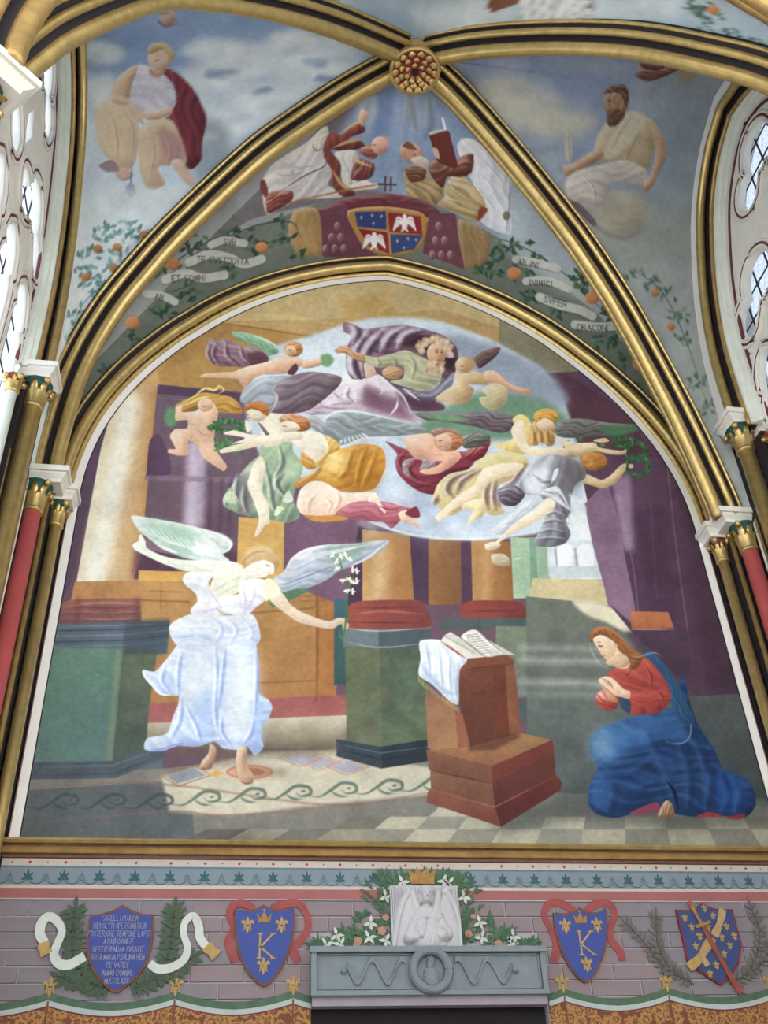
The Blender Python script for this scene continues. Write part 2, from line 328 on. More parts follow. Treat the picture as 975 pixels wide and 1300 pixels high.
GLYPH = {  # capital letters as pen strokes on a unit box (y down)
 'A': [[(0,1),(.5,0),(1,1)],[(.2,.65),(.8,.65)]], 'B': [[(0,0),(0,1),(.8,.95),(.9,.72),(.7,.5),(0,.5)],[(0,0),(.7,.05),(.8,.25),(.7,.5)]],
 'C': [[(1,.15),(.6,0),(.1,.25),(.1,.75),(.6,1),(1,.85)]], 'D': [[(0,0),(0,1),(.6,1),(1,.6),(1,.4),(.6,0),(0,0)]],
 'E': [[(.9,0),(0,0),(0,1),(.9,1)],[(0,.5),(.7,.5)]], 'F': [[(.9,0),(0,0),(0,1)],[(0,.5),(.7,.5)]],
 'G': [[(1,.15),(.6,0),(.1,.25),(.1,.75),(.6,1),(1,.85),(1,.55),(.6,.55)]], 'H': [[(0,0),(0,1)],[(1,0),(1,1)],[(0,.5),(1,.5)]],
 'I': [[(.3,0),(.3,1)]], 'J': [[(.7,0),(.7,.8),(.4,1),(.1,.85)]], 'K': [[(0,0),(0,1)],[(.9,0),(.05,.55),(.95,1)]],
 'L': [[(0,0),(0,1),(.85,1)]], 'M': [[(0,1),(.1,0),(.5,.8),(.9,0),(1,1)]], 'N': [[(0,1),(0,0),(1,1),(1,0)]],
 'O': [[(.5,0),(.05,.25),(.05,.75),(.5,1),(.95,.75),(.95,.25),(.5,0)]], 'P': [[(0,1),(0,0),(.75,.05),(.85,.28),(.7,.52),(0,.52)]],
 'Q': [[(.5,0),(.05,.25),(.05,.75),(.5,1),(.95,.75),(.95,.25),(.5,0)],[(.6,.75),(1,1.1)]], 'R': [[(0,1),(0,0),(.75,.05),(.85,.28),(.7,.5),(0,.5)],[(.45,.5),(1,1)]],
 'S': [[(.9,.12),(.5,0),(.1,.2),(.25,.45),(.8,.6),(.9,.82),(.5,1),(.05,.87)]], 'T': [[(0,0),(1,0)],[(.5,0),(.5,1)]],
 'U': [[(0,0),(0,.75),(.5,1),(1,.75),(1,0)]], 'V': [[(0,0),(.5,1),(1,0)]], 'X': [[(0,0),(1,1)],[(1,0),(0,1)]],
 'Y': [[(0,0),(.5,.5),(1,0)],[(.5,.5),(.5,1)]], 'Z': [[(0,0),(1,0),(0,1),(1,1)]],
}
# ------------------------------------------------------------------ the big wall painting
FL = (236, 208, 178); FLR = (232, 190, 160); WHT = (255, 250, 240)
def paint_mural():
    c = Canvas(-30, 330, 1030, 1100, (112, 88, 100), seed=3)
    F, G, S, E = c.F, c.G, c.S, c.E
    # ---- painted building -------------------------------------------------
    c.bg(); c.t(0, 0, 1)
    G([(-30, 330), (640, 330), (640, 480), (420, 480), (-30, 560)], (196, 168, 118), (176, 134, 82), noise=.1)
    G([(190, 405), (290, 410), (430, 430), (560, 425), (632, 455), (632, 462), (430, 500), (200, 520)], (180, 140, 84), noise=.12)
    G([(260, 375), (500, 345), (640, 380), (640, 418), (560, 392), (430, 405), (250, 408)], (200, 176, 126), noise=.1)
    S([(268, 410), (330, 417), (420, 432)], 2, (140, 95, 45), .6)
    S([(300, 398), (360, 402), (430, 412)], 4, (222, 192, 130), .5, soft=2)
    G([(432, 380), (490, 372), (505, 400), (440, 415)], (196, 156, 90), a=.6, soft=2)
    S([(480, 376), (497, 385), (480, 398), (500, 410)], 4, (222, 190, 130), .5, soft=2)
    G([(634, 385), (760, 470), (740, 480), (700, 474), (632, 470)], (150, 140, 112), (132, 128, 108), noise=.1)
    G([(560, 430), (632, 450), (720, 478), (740, 520), (600, 520)], (140, 146, 156), a=.7, soft=4, noise=.1)
    # big pale column left
    G([(90, 740), (137, 535), (150, 505), (40, 560), (60, 800)], (98, 78, 98), noise=.08)
    G([(97, 738), (128, 570), (142, 520), (200, 470), (203, 488), (176, 738)], (232, 224, 196), (196, 150, 98), d=(1, .12), noise=.04)
    S([(120, 735), (148, 600), (165, 515)], 26, (246, 243, 226), .8, soft=8, taper=False)
    S([(186, 700), (192, 600), (200, 500)], 12, (188, 130, 70), .5, soft=5, taper=False)
    G([(95, 738), (178, 737), (180, 762), (90, 763)], (190, 140, 92), noise=.05)
    F([(88, 762), (178, 760), (187, 772), (187, 790), (80, 792), (78, 775)], (158, 104, 92), (120, 84, 86))
    S([(80, 770), (130, 765), (185, 768)], 3, (190, 140, 125), .7); S([(78, 780), (130, 778), (188, 780)], 2.5, (98, 66, 68), .8)
    # purple niche panel with pale half column
    G([(200, 488), (330, 500), (330, 560), (308, 735), (170, 735), (178, 712)], (122, 102, 114), (110, 88, 100), noise=.06)
    G([(202, 488), (330, 502), (329, 512), (200, 500)], (96, 74, 96)); S([(200, 505), (330, 516)], 1.5, (160, 132, 148), .7)
    F([(186, 600), (190, 560), (203, 552), (215, 580), (215, 602), (186, 605)], (98, 74, 96))
    G([(237, 560), (262, 560), (258, 670), (232, 668)], (178, 160, 176), soft=3); S([(247, 565), (243, 668)], 8, (206, 192, 204), .6, soft=4, taper=False)
    G([(184, 603), (300, 606), (300, 613), (183, 610)], (146, 118, 136), a=.6)
    for x in (268, 282, 294): S([(x, 610), (x - 5, 720)], 5, (92, 68, 88), .5, soft=2, taper=False)
    G([(172, 690), (308, 700), (306, 736), (168, 734)], (92, 62, 78), a=.8, soft=4)
    # ochre plinth + wall behind the angel
    G([(176, 728), (300, 720), (300, 800), (180, 792)], (186, 142, 90), noise=.07); G([(176, 724), (245, 726), (240, 738), (176, 738)], (214, 164, 92))
    S([(182, 750), (240, 752)], 2, (150, 105, 60), .7); S([(204, 740), (205, 786)], 2, (150, 105, 60), .5)
    G([(195, 800), (300, 790), (440, 770), (424, 900), (190, 905)], (176, 134, 88), (160, 118, 76), noise=.08)
    G([(303, 656), (361, 660), (360, 740), (300, 740)], (208, 164, 96), noise=.07)
    G([(300, 730), (424, 740), (424, 905), (300, 905)], (180, 136, 86), (162, 118, 74), noise=.07)
    G([(400, 750), (426, 748), (424, 890), (402, 892)], (168, 116, 68), noise=.05); S([(404, 755), (403, 885)], 2, (120, 80, 50), .6)
    for y in (758, 764): S([(372, y), (424, y - 3)], 2, (150, 100, 58), .6)
    G([(190, 893), (440, 882), (442, 915), (188, 918)], (158, 92, 92), (172, 110, 104), noise=.05)
    G([(186, 918), (440, 908), (440, 950), (186, 950)], (206, 194, 168), (120, 112, 96))
    # purple wall between wing and first column
    G([(361, 655), (462, 655), (458, 760), (425, 765), (360, 740)], (122, 92, 112), noise=.06)
    G([(455, 668), (470, 672), (460, 762), (440, 770)], (82, 62, 84))
    # middle columns
    G([(460, 672), (527, 680), (530, 762), (460, 764)], (196, 152, 100), (160, 112, 68), d=(1, 0), noise=.05)
    S([(484, 700), (480, 762)], 20, (222, 190, 148), .6, soft=8, taper=False)
    G([(520, 680), (546, 682), (548, 768), (526, 768)], (84, 64, 84), noise=.05)
    G([(544, 682), (590, 684), (592, 768), (544, 768)], (152, 110, 70), (128, 92, 66), d=(1, 0), noise=.06)
    G([(585, 684), (602, 686), (602, 768), (586, 768)], (88, 66, 86))
    G([(598, 685), (650, 688), (652, 764), (600, 764)], (178, 134, 84), (150, 104, 66), d=(1, 0), noise=.05)
    S([(618, 690), (616, 760)], 14, (208, 168, 118), .5, soft=6, taper=False)
    F([(452, 764), (530, 762), (542, 775), (542, 797), (438, 797), (440, 780)], (156, 82, 72), (128, 70, 66), d=(1, 0)); S([(443, 780), (490, 776), (540, 780)], 3, (186, 116, 102), .6); S([(440, 790), (540, 791)], 2, (100, 54, 54), .7)
    S([(446, 772), (535, 771)], 2, (108, 66, 60), .7)
    F([(592, 764), (654, 763), (668, 773), (676, 783), (590, 786)], (150, 78, 68), (120, 62, 60), d=(1, 0)); S([(592, 776), (666, 775)], 2, (100, 52, 52), .7)
    G([(424, 760), (442, 762), (441, 868), (424, 870)], (70, 106, 114), (66, 92, 92))
    # green-grey pedestals
    for pts, col in (([(434, 797), (480, 800), (481, 824), (436, 822)], (112, 122, 128)), ([(480, 800), (546, 797), (546, 818), (481, 824)], (84, 96, 100))): G(pts, col)
    S([(436, 797), (480, 801), (546, 797)], 1.8, (190, 192, 186), .8); S([(437, 814), (481, 822), (546, 816)], 1.6, (168, 176, 176), .7)
    G([(438, 820), (482, 824), (486, 950), (440, 944)], (104, 112, 84), (108, 116, 92), noise=.14); G([(482, 824), (546, 818), (546, 944), (486, 950)], (84, 98, 84), (96, 112, 88), noise=.16)
    for k in range(26):
        x, y = 442 + 100 * c.rng.random(), 828 + 112 * c.rng.random(); E(x, y, 5 + 7 * c.rng.random(), 4 + 8 * c.rng.random(), ((124, 128, 92), (80, 104, 84), (96, 90, 78))[k % 3], a=.35, soft=3)
    G([(427, 940), (483, 948), (484, 974), (427, 958)], (70, 82, 92)); G([(483, 948), (544, 940), (544, 965), (484, 974)], (60, 74, 82)); S([(428, 944), (483, 957), (544, 952)], 1.5, (116, 126, 134), .7)
    G([(560, 785), (676, 785), (672, 795), (560, 800)], (86, 98, 96)); G([(630, 795), (674, 795), (682, 880), (640, 890), (628, 860)], (124, 132, 112), (112, 120, 112), noise=.1)
    G([(655, 892), (690, 880), (700, 915), (660, 918)], (86, 96, 100))
    # pedestal far left
    G([(70, 792), (216, 788), (212, 830), (62, 838)], (96, 108, 118), noise=.05); S([(70, 796), (214, 792)], 1.5, (150, 160, 162), .5); S([(66, 826), (160, 824)], 2, (150, 158, 156), .6)
    G([(64, 822), (156, 824), (142, 985), (36, 985)], (102, 132, 116), (96, 122, 118), noise=.1); S([(150, 830), (138, 970)], 7, (138, 146, 112), .6, soft=3, taper=False)
    G([(156, 824), (200, 826), (188, 905), (185, 975), (141, 985)], (98, 108, 88), (84, 98, 90), noise=.1)
    G([(40, 975), (146, 970), (205, 950), (210, 1000), (30, 1005)], (98, 106, 112), noise=.1)
    # far courtyard at right of centre
    G([(648, 682), (700, 684), (704, 758), (652, 760)], (168, 192, 160), (150, 178, 150), d=(1, 0), noise=.05); G([(672, 682), (680, 682), (684, 758), (674, 758)], (128, 160, 136))
    G([(690, 640), (738, 600), (766, 690), (770, 800), (700, 740)], (232, 238, 240))
    G([(694, 684), (758, 686), (760, 722), (696, 722)], (214, 224, 226))
    for x in (705, 730): S([(x, 697), (x + 3, 722)], 3, (170, 168, 172), .9, taper=False)
    for x in (717, 743): E(x, 700, 10, 10, (240, 244, 246)); G([(x - 10, 700), (x + 10, 700), (x + 11, 720), (x - 8, 720)], (240, 244, 246))
    G([(695, 718), (760, 719), (762, 734), (698, 734)], (196, 208, 208))
    G([(676, 734), (764, 735), (772, 768), (700, 762), (672, 757)], (206, 190, 146), noise=.05)
    G([(668, 757), (700, 760), (772, 768), (780, 800), (905, 830), (905, 1050), (670, 1050)], (116, 122, 110), (86, 94, 96), noise=.1)
    F([(728, 762), (770, 768), (790, 784), (806, 800), (792, 802), (770, 790), (752, 784), (736, 774)], (222, 212, 182), soft=2)
    for y, a in ((822, .5), (838, .7), (866, .8), (880, .4)): S([(662, y), (700, y + 1), (735, y + 1), (770, y + 3)], 9, (176, 182, 174), a * .8, soft=4.5, taper=False)
    # big purple building at the right
    G([(690, 474), (760, 470), (980, 560), (990, 905), (905, 905), (800, 800), (776, 770), (742, 620), (716, 520)], (104, 78, 98), (84, 62, 82), noise=.08)
    G([(680, 475), (716, 473), (792, 520), (830, 580), (720, 560), (712, 520)], (96, 66, 80), noise=.08)
    G([(742, 640), (770, 610), (780, 640), (812, 800), (772, 765), (752, 690)], (140, 112, 134), noise=.06)
    G([(776, 610), (800, 600), (806, 700), (792, 700)], (150, 124, 148), soft=3); S([(786, 630), (796, 690)], 8, (176, 152, 172), .6, soft=4, taper=False)
    for l in ([(772, 636), (800, 700), (812, 790)], [(845, 570), (858, 690), (880, 850)], [(826, 640), (834, 760)]): S(l, 2, (150, 124, 142), .5, taper=False)
    G([(806, 650), (842, 640), (870, 850), (828, 800)], (82, 60, 82), a=.7, soft=4); G([(862, 600), (905, 640), (950, 880), (900, 880)], (78, 56, 72), a=.6, soft=5)
    G([(793, 802), (880, 800), (900, 890), (850, 885)], (86, 66, 84), a=.8, soft=3)
    G([(800, 776), (848, 777), (856, 797), (802, 800)], (190, 122, 84), (168, 100, 68)); S([(800, 799), (856, 799)], 1.6, (220, 180, 150), .7)
    G([(868, 885), (980, 878), (1020, 1060), (880, 1045)], (88, 94, 92), (74, 84, 86), noise=.12)
    # ---- floor ------------------------------------------------------------
    G([(20, 985), (215, 975), (430, 950), (548, 962), (560, 1000), (1010, 1020), (1010, 1090), (10, 1090)], (128, 126, 118), noise=.06)
    G([(10, 1005), (240, 990), (250, 1090), (10, 1090)], (98, 104, 106), noise=.1)
    G([(205, 985), (330, 955), (430, 952), (548, 975), (552, 1008), (400, 1022), (290, 1036), (215, 1030)], (198, 190, 168), noise=.05, soft=2)
    for l in ([(30, 1000), (200, 995), (420, 1022), (550, 1005)], [(30, 1046), (215, 1030), (300, 1035), (550, 1012)]): S(l, 3, (150, 100, 92), .55, soft=1)
    def sc(x, y, sx, col, al):   # one scroll of the border
        S([(x - 34 * sx, y + 8), (x - 18 * sx, y + 9), (x - 4 * sx, y + 1), (x + 10 * sx, y - 8), (x + 26 * sx, y - 6), (x + 28 * sx, y + 2), (x + 16 * sx, y + 5), (x + 10 * sx, y + 1)], 4.2, col, al, soft=.8); S([(x - 4 * sx, y + 2), (x + 6 * sx, y + 8), (x + 18 * sx, y + 9)], 3, col, al, soft=.8); S([(x + 16 * sx, y - 1), (x + 22 * sx, y - 2)], 3, col, al)
    for k in range(6): sc(250 + k * 58, 1013 - k * 3.6, 1, (98, 118, 104), .9)
    for x in (70, 130, 190): sc(x, 1017, 1, (72, 82, 84), .75)
    G([(210, 985), (247, 975), (262, 984), (225, 995)], (146, 152, 156)); S([(205, 985), (247, 972), (268, 984), (226, 998), (205, 985)], 1.5, (170, 110, 92), .9, sm=False, taper=False)
    G([(264, 983), (277, 977), (285, 981), (273, 987)], (216, 168, 98)); E(317, 980, 30, 9, (200, 130, 104)); E(317, 980, 26, 7, (216, 160, 132)); E(318, 980, 18, 5, (196, 118, 92))
    for x, y in ((405, 967), (440, 973), (380, 962)): G([(x - 22, y), (x, y - 8), (x + 24, y + 1), (x, y + 9)], (168, 164, 176)); S([(x - 26, y), (x, y - 10), (x + 28, y + 1), (x, y + 11), (x - 26, y)], 1.4, (190, 140, 112), .9, sm=False, taper=False)
    # chequer strip at the foot
    def fx(xb, y): return 790 + (xb - 790) * (y - 800) / 276.
    ys = (1014, 1024, 1037, 1053, 1078)
    for row in range(4):
        for i in range(-6, 12):
            xb = 562 + 58 * i
            if (row == 0 and not 14 > i > 6) or (row == 1 and (i < -1 or 4 > i > 0)) or (row == 2 and i < -3): continue
            q = (i + row) % 2; col = ((186, 180, 158), (146, 144, 132))[q]
            if xb > 690: col = tuple(int(v * .9) for v in col)
            if xb < 420: col = tuple(int(v * (.8 if xb > 250 else .68)) for v in col)
            G([(fx(xb, ys[row]), ys[row]), (fx(xb + 58, ys[row]), ys[row]), (fx(xb + 58, ys[row + 1]), ys[row + 1]), (fx(xb, ys[row + 1]), ys[row + 1])], col, a=.85, noise=.06)
    F([(620, 1045), (700, 1015), (760, 990), (1000, 1000), (990, 1040), (860, 1052), (740, 1040), (660, 1056)], (72, 78, 76), a=.6, soft=7)
    # pedestal feet and mouldings over the floor
    c.t(0, 0, 1)
    G([(427, 938), (483, 948), (484, 976), (427, 960)], (62, 74, 84), noise=.06); G([(483, 948), (546, 938), (546, 966), (484, 976)], (50, 62, 70), noise=.06); S([(428, 944), (483, 956), (546, 948)], 1.6, (110, 122, 130), .7, sm=False); S([(428, 951), (484, 964), (546, 956)], 1.4, (34, 42, 50), .7, sm=False)
    G([(36, 968), (142, 966), (206, 944), (208, 962), (146, 988), (30, 990)], (86, 96, 104), noise=.06); S([(38, 974), (142, 972), (204, 950)], 1.6, (124, 134, 138), .6, sm=False); S([(34, 984), (146, 982), (206, 958)], 1.6, (56, 64, 72), .6, sm=False)
    for y_, cl, al in ((799, (70, 80, 90), .8), (806, (134, 144, 150), .6), (813, (72, 82, 92), .7), (819, (128, 138, 142), .5)): S([(68, y_ + 2), (158, y_), (214, y_ - 6)], 2, cl, al, sm=False, taper=False)
    G([(158, 788), (216, 784), (212, 830), (156, 832)], (60, 72, 82), a=.45, soft=2)
    for y_ in (764, 770, 776, 784): S([(92 - (y_ - 762) * .5, y_), (135, y_ + 2), (180 + (y_ - 762) * .3, y_)], 2, ((96, 62, 62), (188, 138, 122))[y_ % 4 == 0], .55, soft=.8)
    for x_ in (100, 175): S([(x_, 762), (x_ - 2, 790)], 9, (92, 58, 60), .35, soft=4, taper=False)
    for l in ([(300, 780), (398, 772)], [(300, 868), (400, 864)], [(402, 756), (402, 890)], [(180, 762), (240, 764)]): S(l, 2.4, (128, 90, 54), .6, soft=.8, taper=False)
    F([(205, 955), (260, 940), (350, 948), (420, 940), (428, 955), (350, 962), (260, 958)], (110, 98, 80), a=.55, soft=5)
    for x_, y_ in ((310, 985), (262, 970)): E(x_ + 26, y_ - 4, 30, 7, (120, 104, 84), a=.5, soft=4)
    # ---- lectern with cloth and open book --------------------------------
    c.part('painted_lectern'); c.t(510, 780, 4.875)
    G([(145, 470), (330, 560), (350, 855), (160, 830)], (150, 110, 86), (168, 126, 90), noise=.06); G([(330, 590), (410, 640), (425, 840), (350, 855)], (150, 96, 74))
    G([(345, 340), (400, 260), (690, 280), (742, 740), (430, 840), (360, 560)], (118, 72, 56), (98, 60, 50), noise=.1)
    G([(560, 320), (640, 310), (660, 760), (580, 790)], (112, 62, 46), a=.8); G([(640, 310), (695, 300), (742, 740), (668, 760)], (134, 88, 66))
    G([(350, 335), (400, 260), (650, 250), (695, 285), (690, 310), (380, 352)], (130, 80, 62)); S([(360, 345), (690, 305)], 2, (92, 50, 40), .7)
    S([(420, 500), (560, 470)], 3, (92, 52, 40), .4)
    c.t(520, 880, 4.432)
    G([(92, 320), (460, 410), (800, 262), (630, 225), (345, 300)], (160, 122, 84), (144, 100, 72), noise=.05)
    G([(340, 290), (520, 225), (640, 235), (480, 320), (330, 325)], (96, 62, 50), a=.75, soft=2)
    G([(92, 318), (462, 412), (466, 510), (110, 432)], (134, 94, 74), (120, 80, 64), noise=.05); G([(462, 412), (805, 262), (812, 330), (466, 512)], (118, 62, 54), noise=.05)
    G([(116, 435), (466, 510), (478, 640), (120, 540)], (136, 98, 78), (120, 82, 68), noise=.06); G([(466, 510), (812, 330), (822, 465), (480, 640)], (108, 62, 54), (94, 54, 50), noise=.07)
    G([(100, 560), (120, 535), (480, 640), (505, 700), (515, 752), (95, 615)], (142, 92, 76), (116, 68, 58)); G([(480, 640), (822, 460), (858, 500), (850, 545), (515, 752)], (108, 54, 48), (88, 46, 44))
    S([(110, 432), (466, 510)], 2, (88, 52, 44), .7); S([(118, 540), (478, 642), (822, 466)], 1.6, (190, 130, 100), .5, sm=False)
    c.t(510, 780, 4.875)
    c.part('painted_altar_cloth')
    F([(112, 165), (240, 158), (330, 200), (405, 278), (360, 340), (352, 430), (350, 555), (300, 540), (262, 505), (185, 430), (105, 375), (118, 270)], (222, 228, 232), rel=(5, .5), dark=(140, 160, 190), n=4)
    c.folds([[(150, 190), (170, 300), (180, 410)], [(235, 220), (245, 350), (262, 490)], [(300, 270), (300, 400), (310, 530)]], 2.2, (140, 160, 196), a=.55)
    S([(112, 300), (180, 390), (260, 470), (350, 500)], 6, (146, 172, 214), .6, soft=2); S([(360, 290), (345, 420), (345, 540)], 4, (150, 162, 176), .6)
    for k in range(20):
        f = k / 19; x, y = 105 + 245 * f, 378 + 190 * f ** .85; S([(x, y), (x + 2, y + 42)], 1.3, (196, 170, 120), .9)
    c.part('painted_open_book')
    G([(240, 165), (260, 135), (480, 250), (520, 262), (400, 275)], (222, 220, 206)); S([(240, 165), (400, 275)], 2.5, (150, 70, 52), .9)
    G([(262, 132), (300, 108), (370, 150), (500, 255), (470, 262)], (206, 204, 190)); S([(265, 135), (470, 250)], 1.2, (130, 128, 118), .7)
    F([(368, 142), (400, 108), (440, 95), (475, 105), (540, 165), (635, 240), (590, 255), (520, 262), (450, 205)], (232, 230, 218), rel=(3, .4), n=4)
    for k in range(9):
        f = k / 8; S([(395 + 100 * f, 130 + 112 * f), (470 + 105 * f, 122 + 108 * f)], 1.1, (120, 118, 112), .6, taper=False)
    G([(540, 160), (700, 250), (630, 250)], (196, 198, 188)); S([(470, 105), (630, 245)], 1.2, (110, 108, 100), .7)
    # ---- winged messenger in white ---------------------------------------
    c.part('painted_winged_messenger'); c.t(160, 620, 4.875)
    F([(30, 170), (120, 178), (330, 215), (480, 250), (600, 290), (655, 340), (640, 385), (600, 410), (640, 450), (520, 450), (380, 435), (240, 380), (100, 280), (60, 230)], (222, 232, 222), rel=(6, .5), dark=(150, 170, 160), n=4)
    F([(120, 195), (330, 235), (450, 280), (430, 340), (370, 430), (280, 380), (160, 290)], (158, 192, 168), soft=5, a=.8)
    for k in range(9): S([(120 + 40 * k, 215 + 14 * k), (200 + 38 * k, 300 + 12 * k), (300 + 30 * k, 350 + 8 * k)], 2, (250, 252, 246), .5)
    for k in range(5): S([(430 + 36 * k, 300 + 12 * k), (450 + 30 * k, 380), (480 + 26 * k, 440)], 5, (250, 246, 244), .6, soft=2)
    S([(480, 255), (600, 295), (650, 340), (630, 385)], 4, (255, 252, 248), .9, soft=1.5); S([(500, 300), (560, 330), (590, 400)], 3, (196, 186, 196), .6)
    G([(100, 300), (180, 340), (300, 410), (230, 400), (140, 380)], (140, 112, 124)); S([(175, 340), (260, 380), (330, 400)], 4, (240, 244, 232), .9)
    # arm back, body
    F([(40, 345), (75, 325), (80, 295), (95, 285), (120, 330), (130, 370), (220, 415), (330, 440), (470, 445), (640, 450), (720, 480), (700, 560), (640, 560), (500, 525), (360, 510), (240, 470), (150, 430), (80, 395), (50, 375)], (240, 244, 222), rel=(7, .55), dark=(196, 190, 160))
    F([(520, 450), (720, 485), (730, 560), (700, 640), (560, 690), (520, 620), (540, 540)], (238, 238, 212), rel=(10, .4), dark=(200, 196, 160))
    E(845, 450, 105, 92, (206, 170, 120), soft=1, rel=(6, .4)); S([(700, 470), (760, 390), (850, 365), (930, 420)], 6, (222, 190, 140), .7, soft=2); S([(720, 460), (790, 400), (880, 390)], 3, (180, 140, 90), .6)
    F([(770, 470), (850, 445), (910, 470), (915, 520), (870, 545), (800, 560), (740, 560), (720, 600), (715, 520)], (240, 236, 218), rel=(5, .4), dark=(206, 190, 160)); S([(862, 470), (895, 486)], 1.6, (140, 110, 90), .8); E(885, 525, 12, 8, (226, 176, 160), a=.8); S([(868, 540), (900, 535)], 1.3, (180, 120, 110), .7)
    # bodice
    F([(350, 560), (380, 520), (470, 515), (540, 530), (510, 590), (560, 660), (640, 665), (700, 650), (700, 580), (760, 560), (860, 570), (855, 690), (800, 740), (730, 800), (600, 790), (440, 780), (400, 770), (405, 740), (440, 700), (430, 650), (370, 600)], (240, 240, 240), rel=(7, .5), dark=(180, 174, 204))
    c.folds([[(500, 600), (560, 700), (600, 760)], [(720, 600), (740, 700), (730, 780)], [(800, 590), (790, 680), (740, 760)]], 3, (206, 196, 220), a=.5)
    S([(560, 740), (600, 775), (700, 800), (780, 775)], 5, (176, 186, 156), .9, soft=1); S([(600, 775), (700, 795)], 2, (140, 146, 120), .7)
    F([(858, 570), (900, 560), (940, 600), (965, 640), (880, 690), (855, 690)], (238, 236, 200), rel=(4, .4), dark=(190, 186, 140))
    # skirts
    c.t(160, 620, 4.875)
    F([(440, 770), (600, 790), (780, 780), (830, 900), (815, 960), (700, 1010), (560, 985), (400, 950), (320, 975), (275, 910), (270, 850), (330, 805)], (214, 222, 234), rel=(9, .55), dark=(140, 158, 204))
    c.folds([[(520, 790), (600, 870), (560, 960)], [(620, 800), (690, 880), (640, 980)], [(720, 800), (790, 900), (720, 990)], [(330, 860), (420, 900), (520, 960)]], 3.2, (168, 184, 222), a=.55)
    c.t(160, 800, 4.875)
    F([(340, 75), (480, 60), (640, 90), (790, 60), (815, 200), (820, 380), (880, 430), (905, 480), (870, 570), (840, 580), (835, 660), (850, 720), (800, 775), (750, 720), (690, 740), (600, 730), (545, 690), (440, 720), (320, 715), (220, 750), (118, 740), (130, 670), (250, 640), (290, 540), (330, 410), (215, 400), (165, 350), (110, 290), (105, 245), (180, 255), (250, 180)], (194, 208, 230), rel=(12, .55), dark=(120, 144, 200), lit=(246, 248, 246))
    F([(400, 130), (540, 100), (550, 330), (470, 500), (380, 480), (340, 300)], (226, 232, 236), soft=8, a=.8); F([(650, 110), (790, 120), (805, 500), (760, 680), (640, 680), (600, 500), (620, 250)], (226, 234, 238), soft=9, a=.8)
    F([(470, 380), (545, 350), (560, 560), (500, 640), (400, 540)], (172, 194, 236), soft=9, a=.85); F([(800, 380), (830, 420), (830, 700), (790, 700)], (150, 178, 232), soft=5, a=.7)
    c.folds([[(560, 110), (570, 300), (560, 520), (590, 680)], [(620, 120), (600, 300), (580, 480)], [(350, 140), (330, 260), (330, 400)], [(350, 420), (340, 560), (280, 680)], [(380, 480), (440, 600), (470, 690)], [(250, 220), (230, 320), (290, 400)], [(810, 130), (815, 300), (805, 520)], [(600, 540), (600, 640), (660, 720)], [(800, 560), (780, 640), (740, 700)]], 3.6, (126, 150, 206), a=.6)
    S([(120, 740), (220, 738), (320, 705), (440, 712)], 3, (140, 150, 216), .8); S([(105, 250), (120, 290), (165, 345), (215, 395), (320, 405)], 2, (255, 255, 250), .9)
    F([(520, 700), (560, 740), (540, 830), (520, 862), (460, 855), (470, 810), (510, 760)], (190, 150, 124), rel=(4, .6)); F([(690, 735), (740, 720), (750, 760), (745, 830), (790, 900), (785, 945), (735, 955), (700, 920), (680, 830)], (206, 166, 136), rel=(5, .6)); S([(705, 930), (740, 950), (785, 945)], 1.6, (120, 80, 66), .8); S([(465, 855), (500, 862)], 1.6, (110, 76, 64), .8)
    # second wing + giving arm
    c.t(340, 640, 4.875)
    F([(100, 415), (140, 350), (200, 300), (290, 265), (385, 250), (520, 245), (640, 230), (750, 222), (720, 275), (620, 340), (500, 390), (430, 420), (380, 460), (300, 500), (200, 530), (80, 545), (30, 470)], (178, 186, 198), rel=(7, .5), dark=(110, 118, 130), n=4)
    F([(360, 270), (530, 248), (640, 235), (560, 320), (440, 370), (380, 340)], (130, 158, 138), soft=3, a=.8)
    for k in range(10): S([(130 + 30 * k, 380 - 8 * k), (200 + 36 * k, 330 - 6 * k), (330 + 36 * k, 290 - 5 * k)], 1.6, (228, 230, 232), .55)
    for k in range(8): S([(60 + 26 * k, 500 - 8 * k), (130 + 30 * k, 490 - 12 * k), (260 + 26 * k, 440 - 10 * k)], 1.6, (132, 140, 154), .5)
    S([(105, 410), (145, 345), (210, 295), (300, 265), (385, 250)], 3, (244, 244, 240), .9); S([(500, 390), (620, 330), (745, 228)], 3, (226, 230, 226), .8)
    F([(10, 600), (110, 540), (240, 520), (240, 545), (150, 590), (40, 640)], (96, 128, 98))
    F([(10, 585), (80, 545), (140, 620), (210, 668), (330, 715), (390, 725), (430, 705), (480, 708), (485, 722), (445, 745), (400, 772), (330, 765), (200, 735), (130, 690), (60, 640)], (226, 202, 176), rel=(7, .6), dark=(150, 112, 88))
    F([(0, 470), (40, 480), (80, 540), (10, 590), (-10, 590)], (236, 234, 190))
    for f in range(4): S([(440 + 9 * f, 725), (465 + 10 * f, 745), (468 + 8 * f, 775)], 2.4, (214, 176, 140), .95)
    # lily stem in the hand
    c.part('painted_winged_messenger')
    for l in ([(460, 880), (480, 740), (492, 560), (500, 380)], [(495, 560), (520, 470), (540, 410)], [(495, 520), (470, 430), (440, 340)]): S(l, 2.2, (76, 118, 66), .95)
    for x, y in ((395, 310), (420, 350), (460, 320), (485, 310), (500, 345), (520, 405), (545, 415), (465, 465), (500, 470), (525, 490), (490, 530), (430, 405), (545, 475), (520, 540)):
        for a_ in (0.3, 1.6, 2.7): S([(x, y), (x + 24 * math.cos(a_ + x), y + 24 * math.sin(a_ + x))], 2.6, (244, 240, 224), .95)
        E(x, y, 5, 5, (226, 196, 120), a=.8)
    for l in ([(480, 850), (450, 820), (445, 780)], [(485, 720), (520, 690)]): S(l, 2, (96, 134, 70), .9)
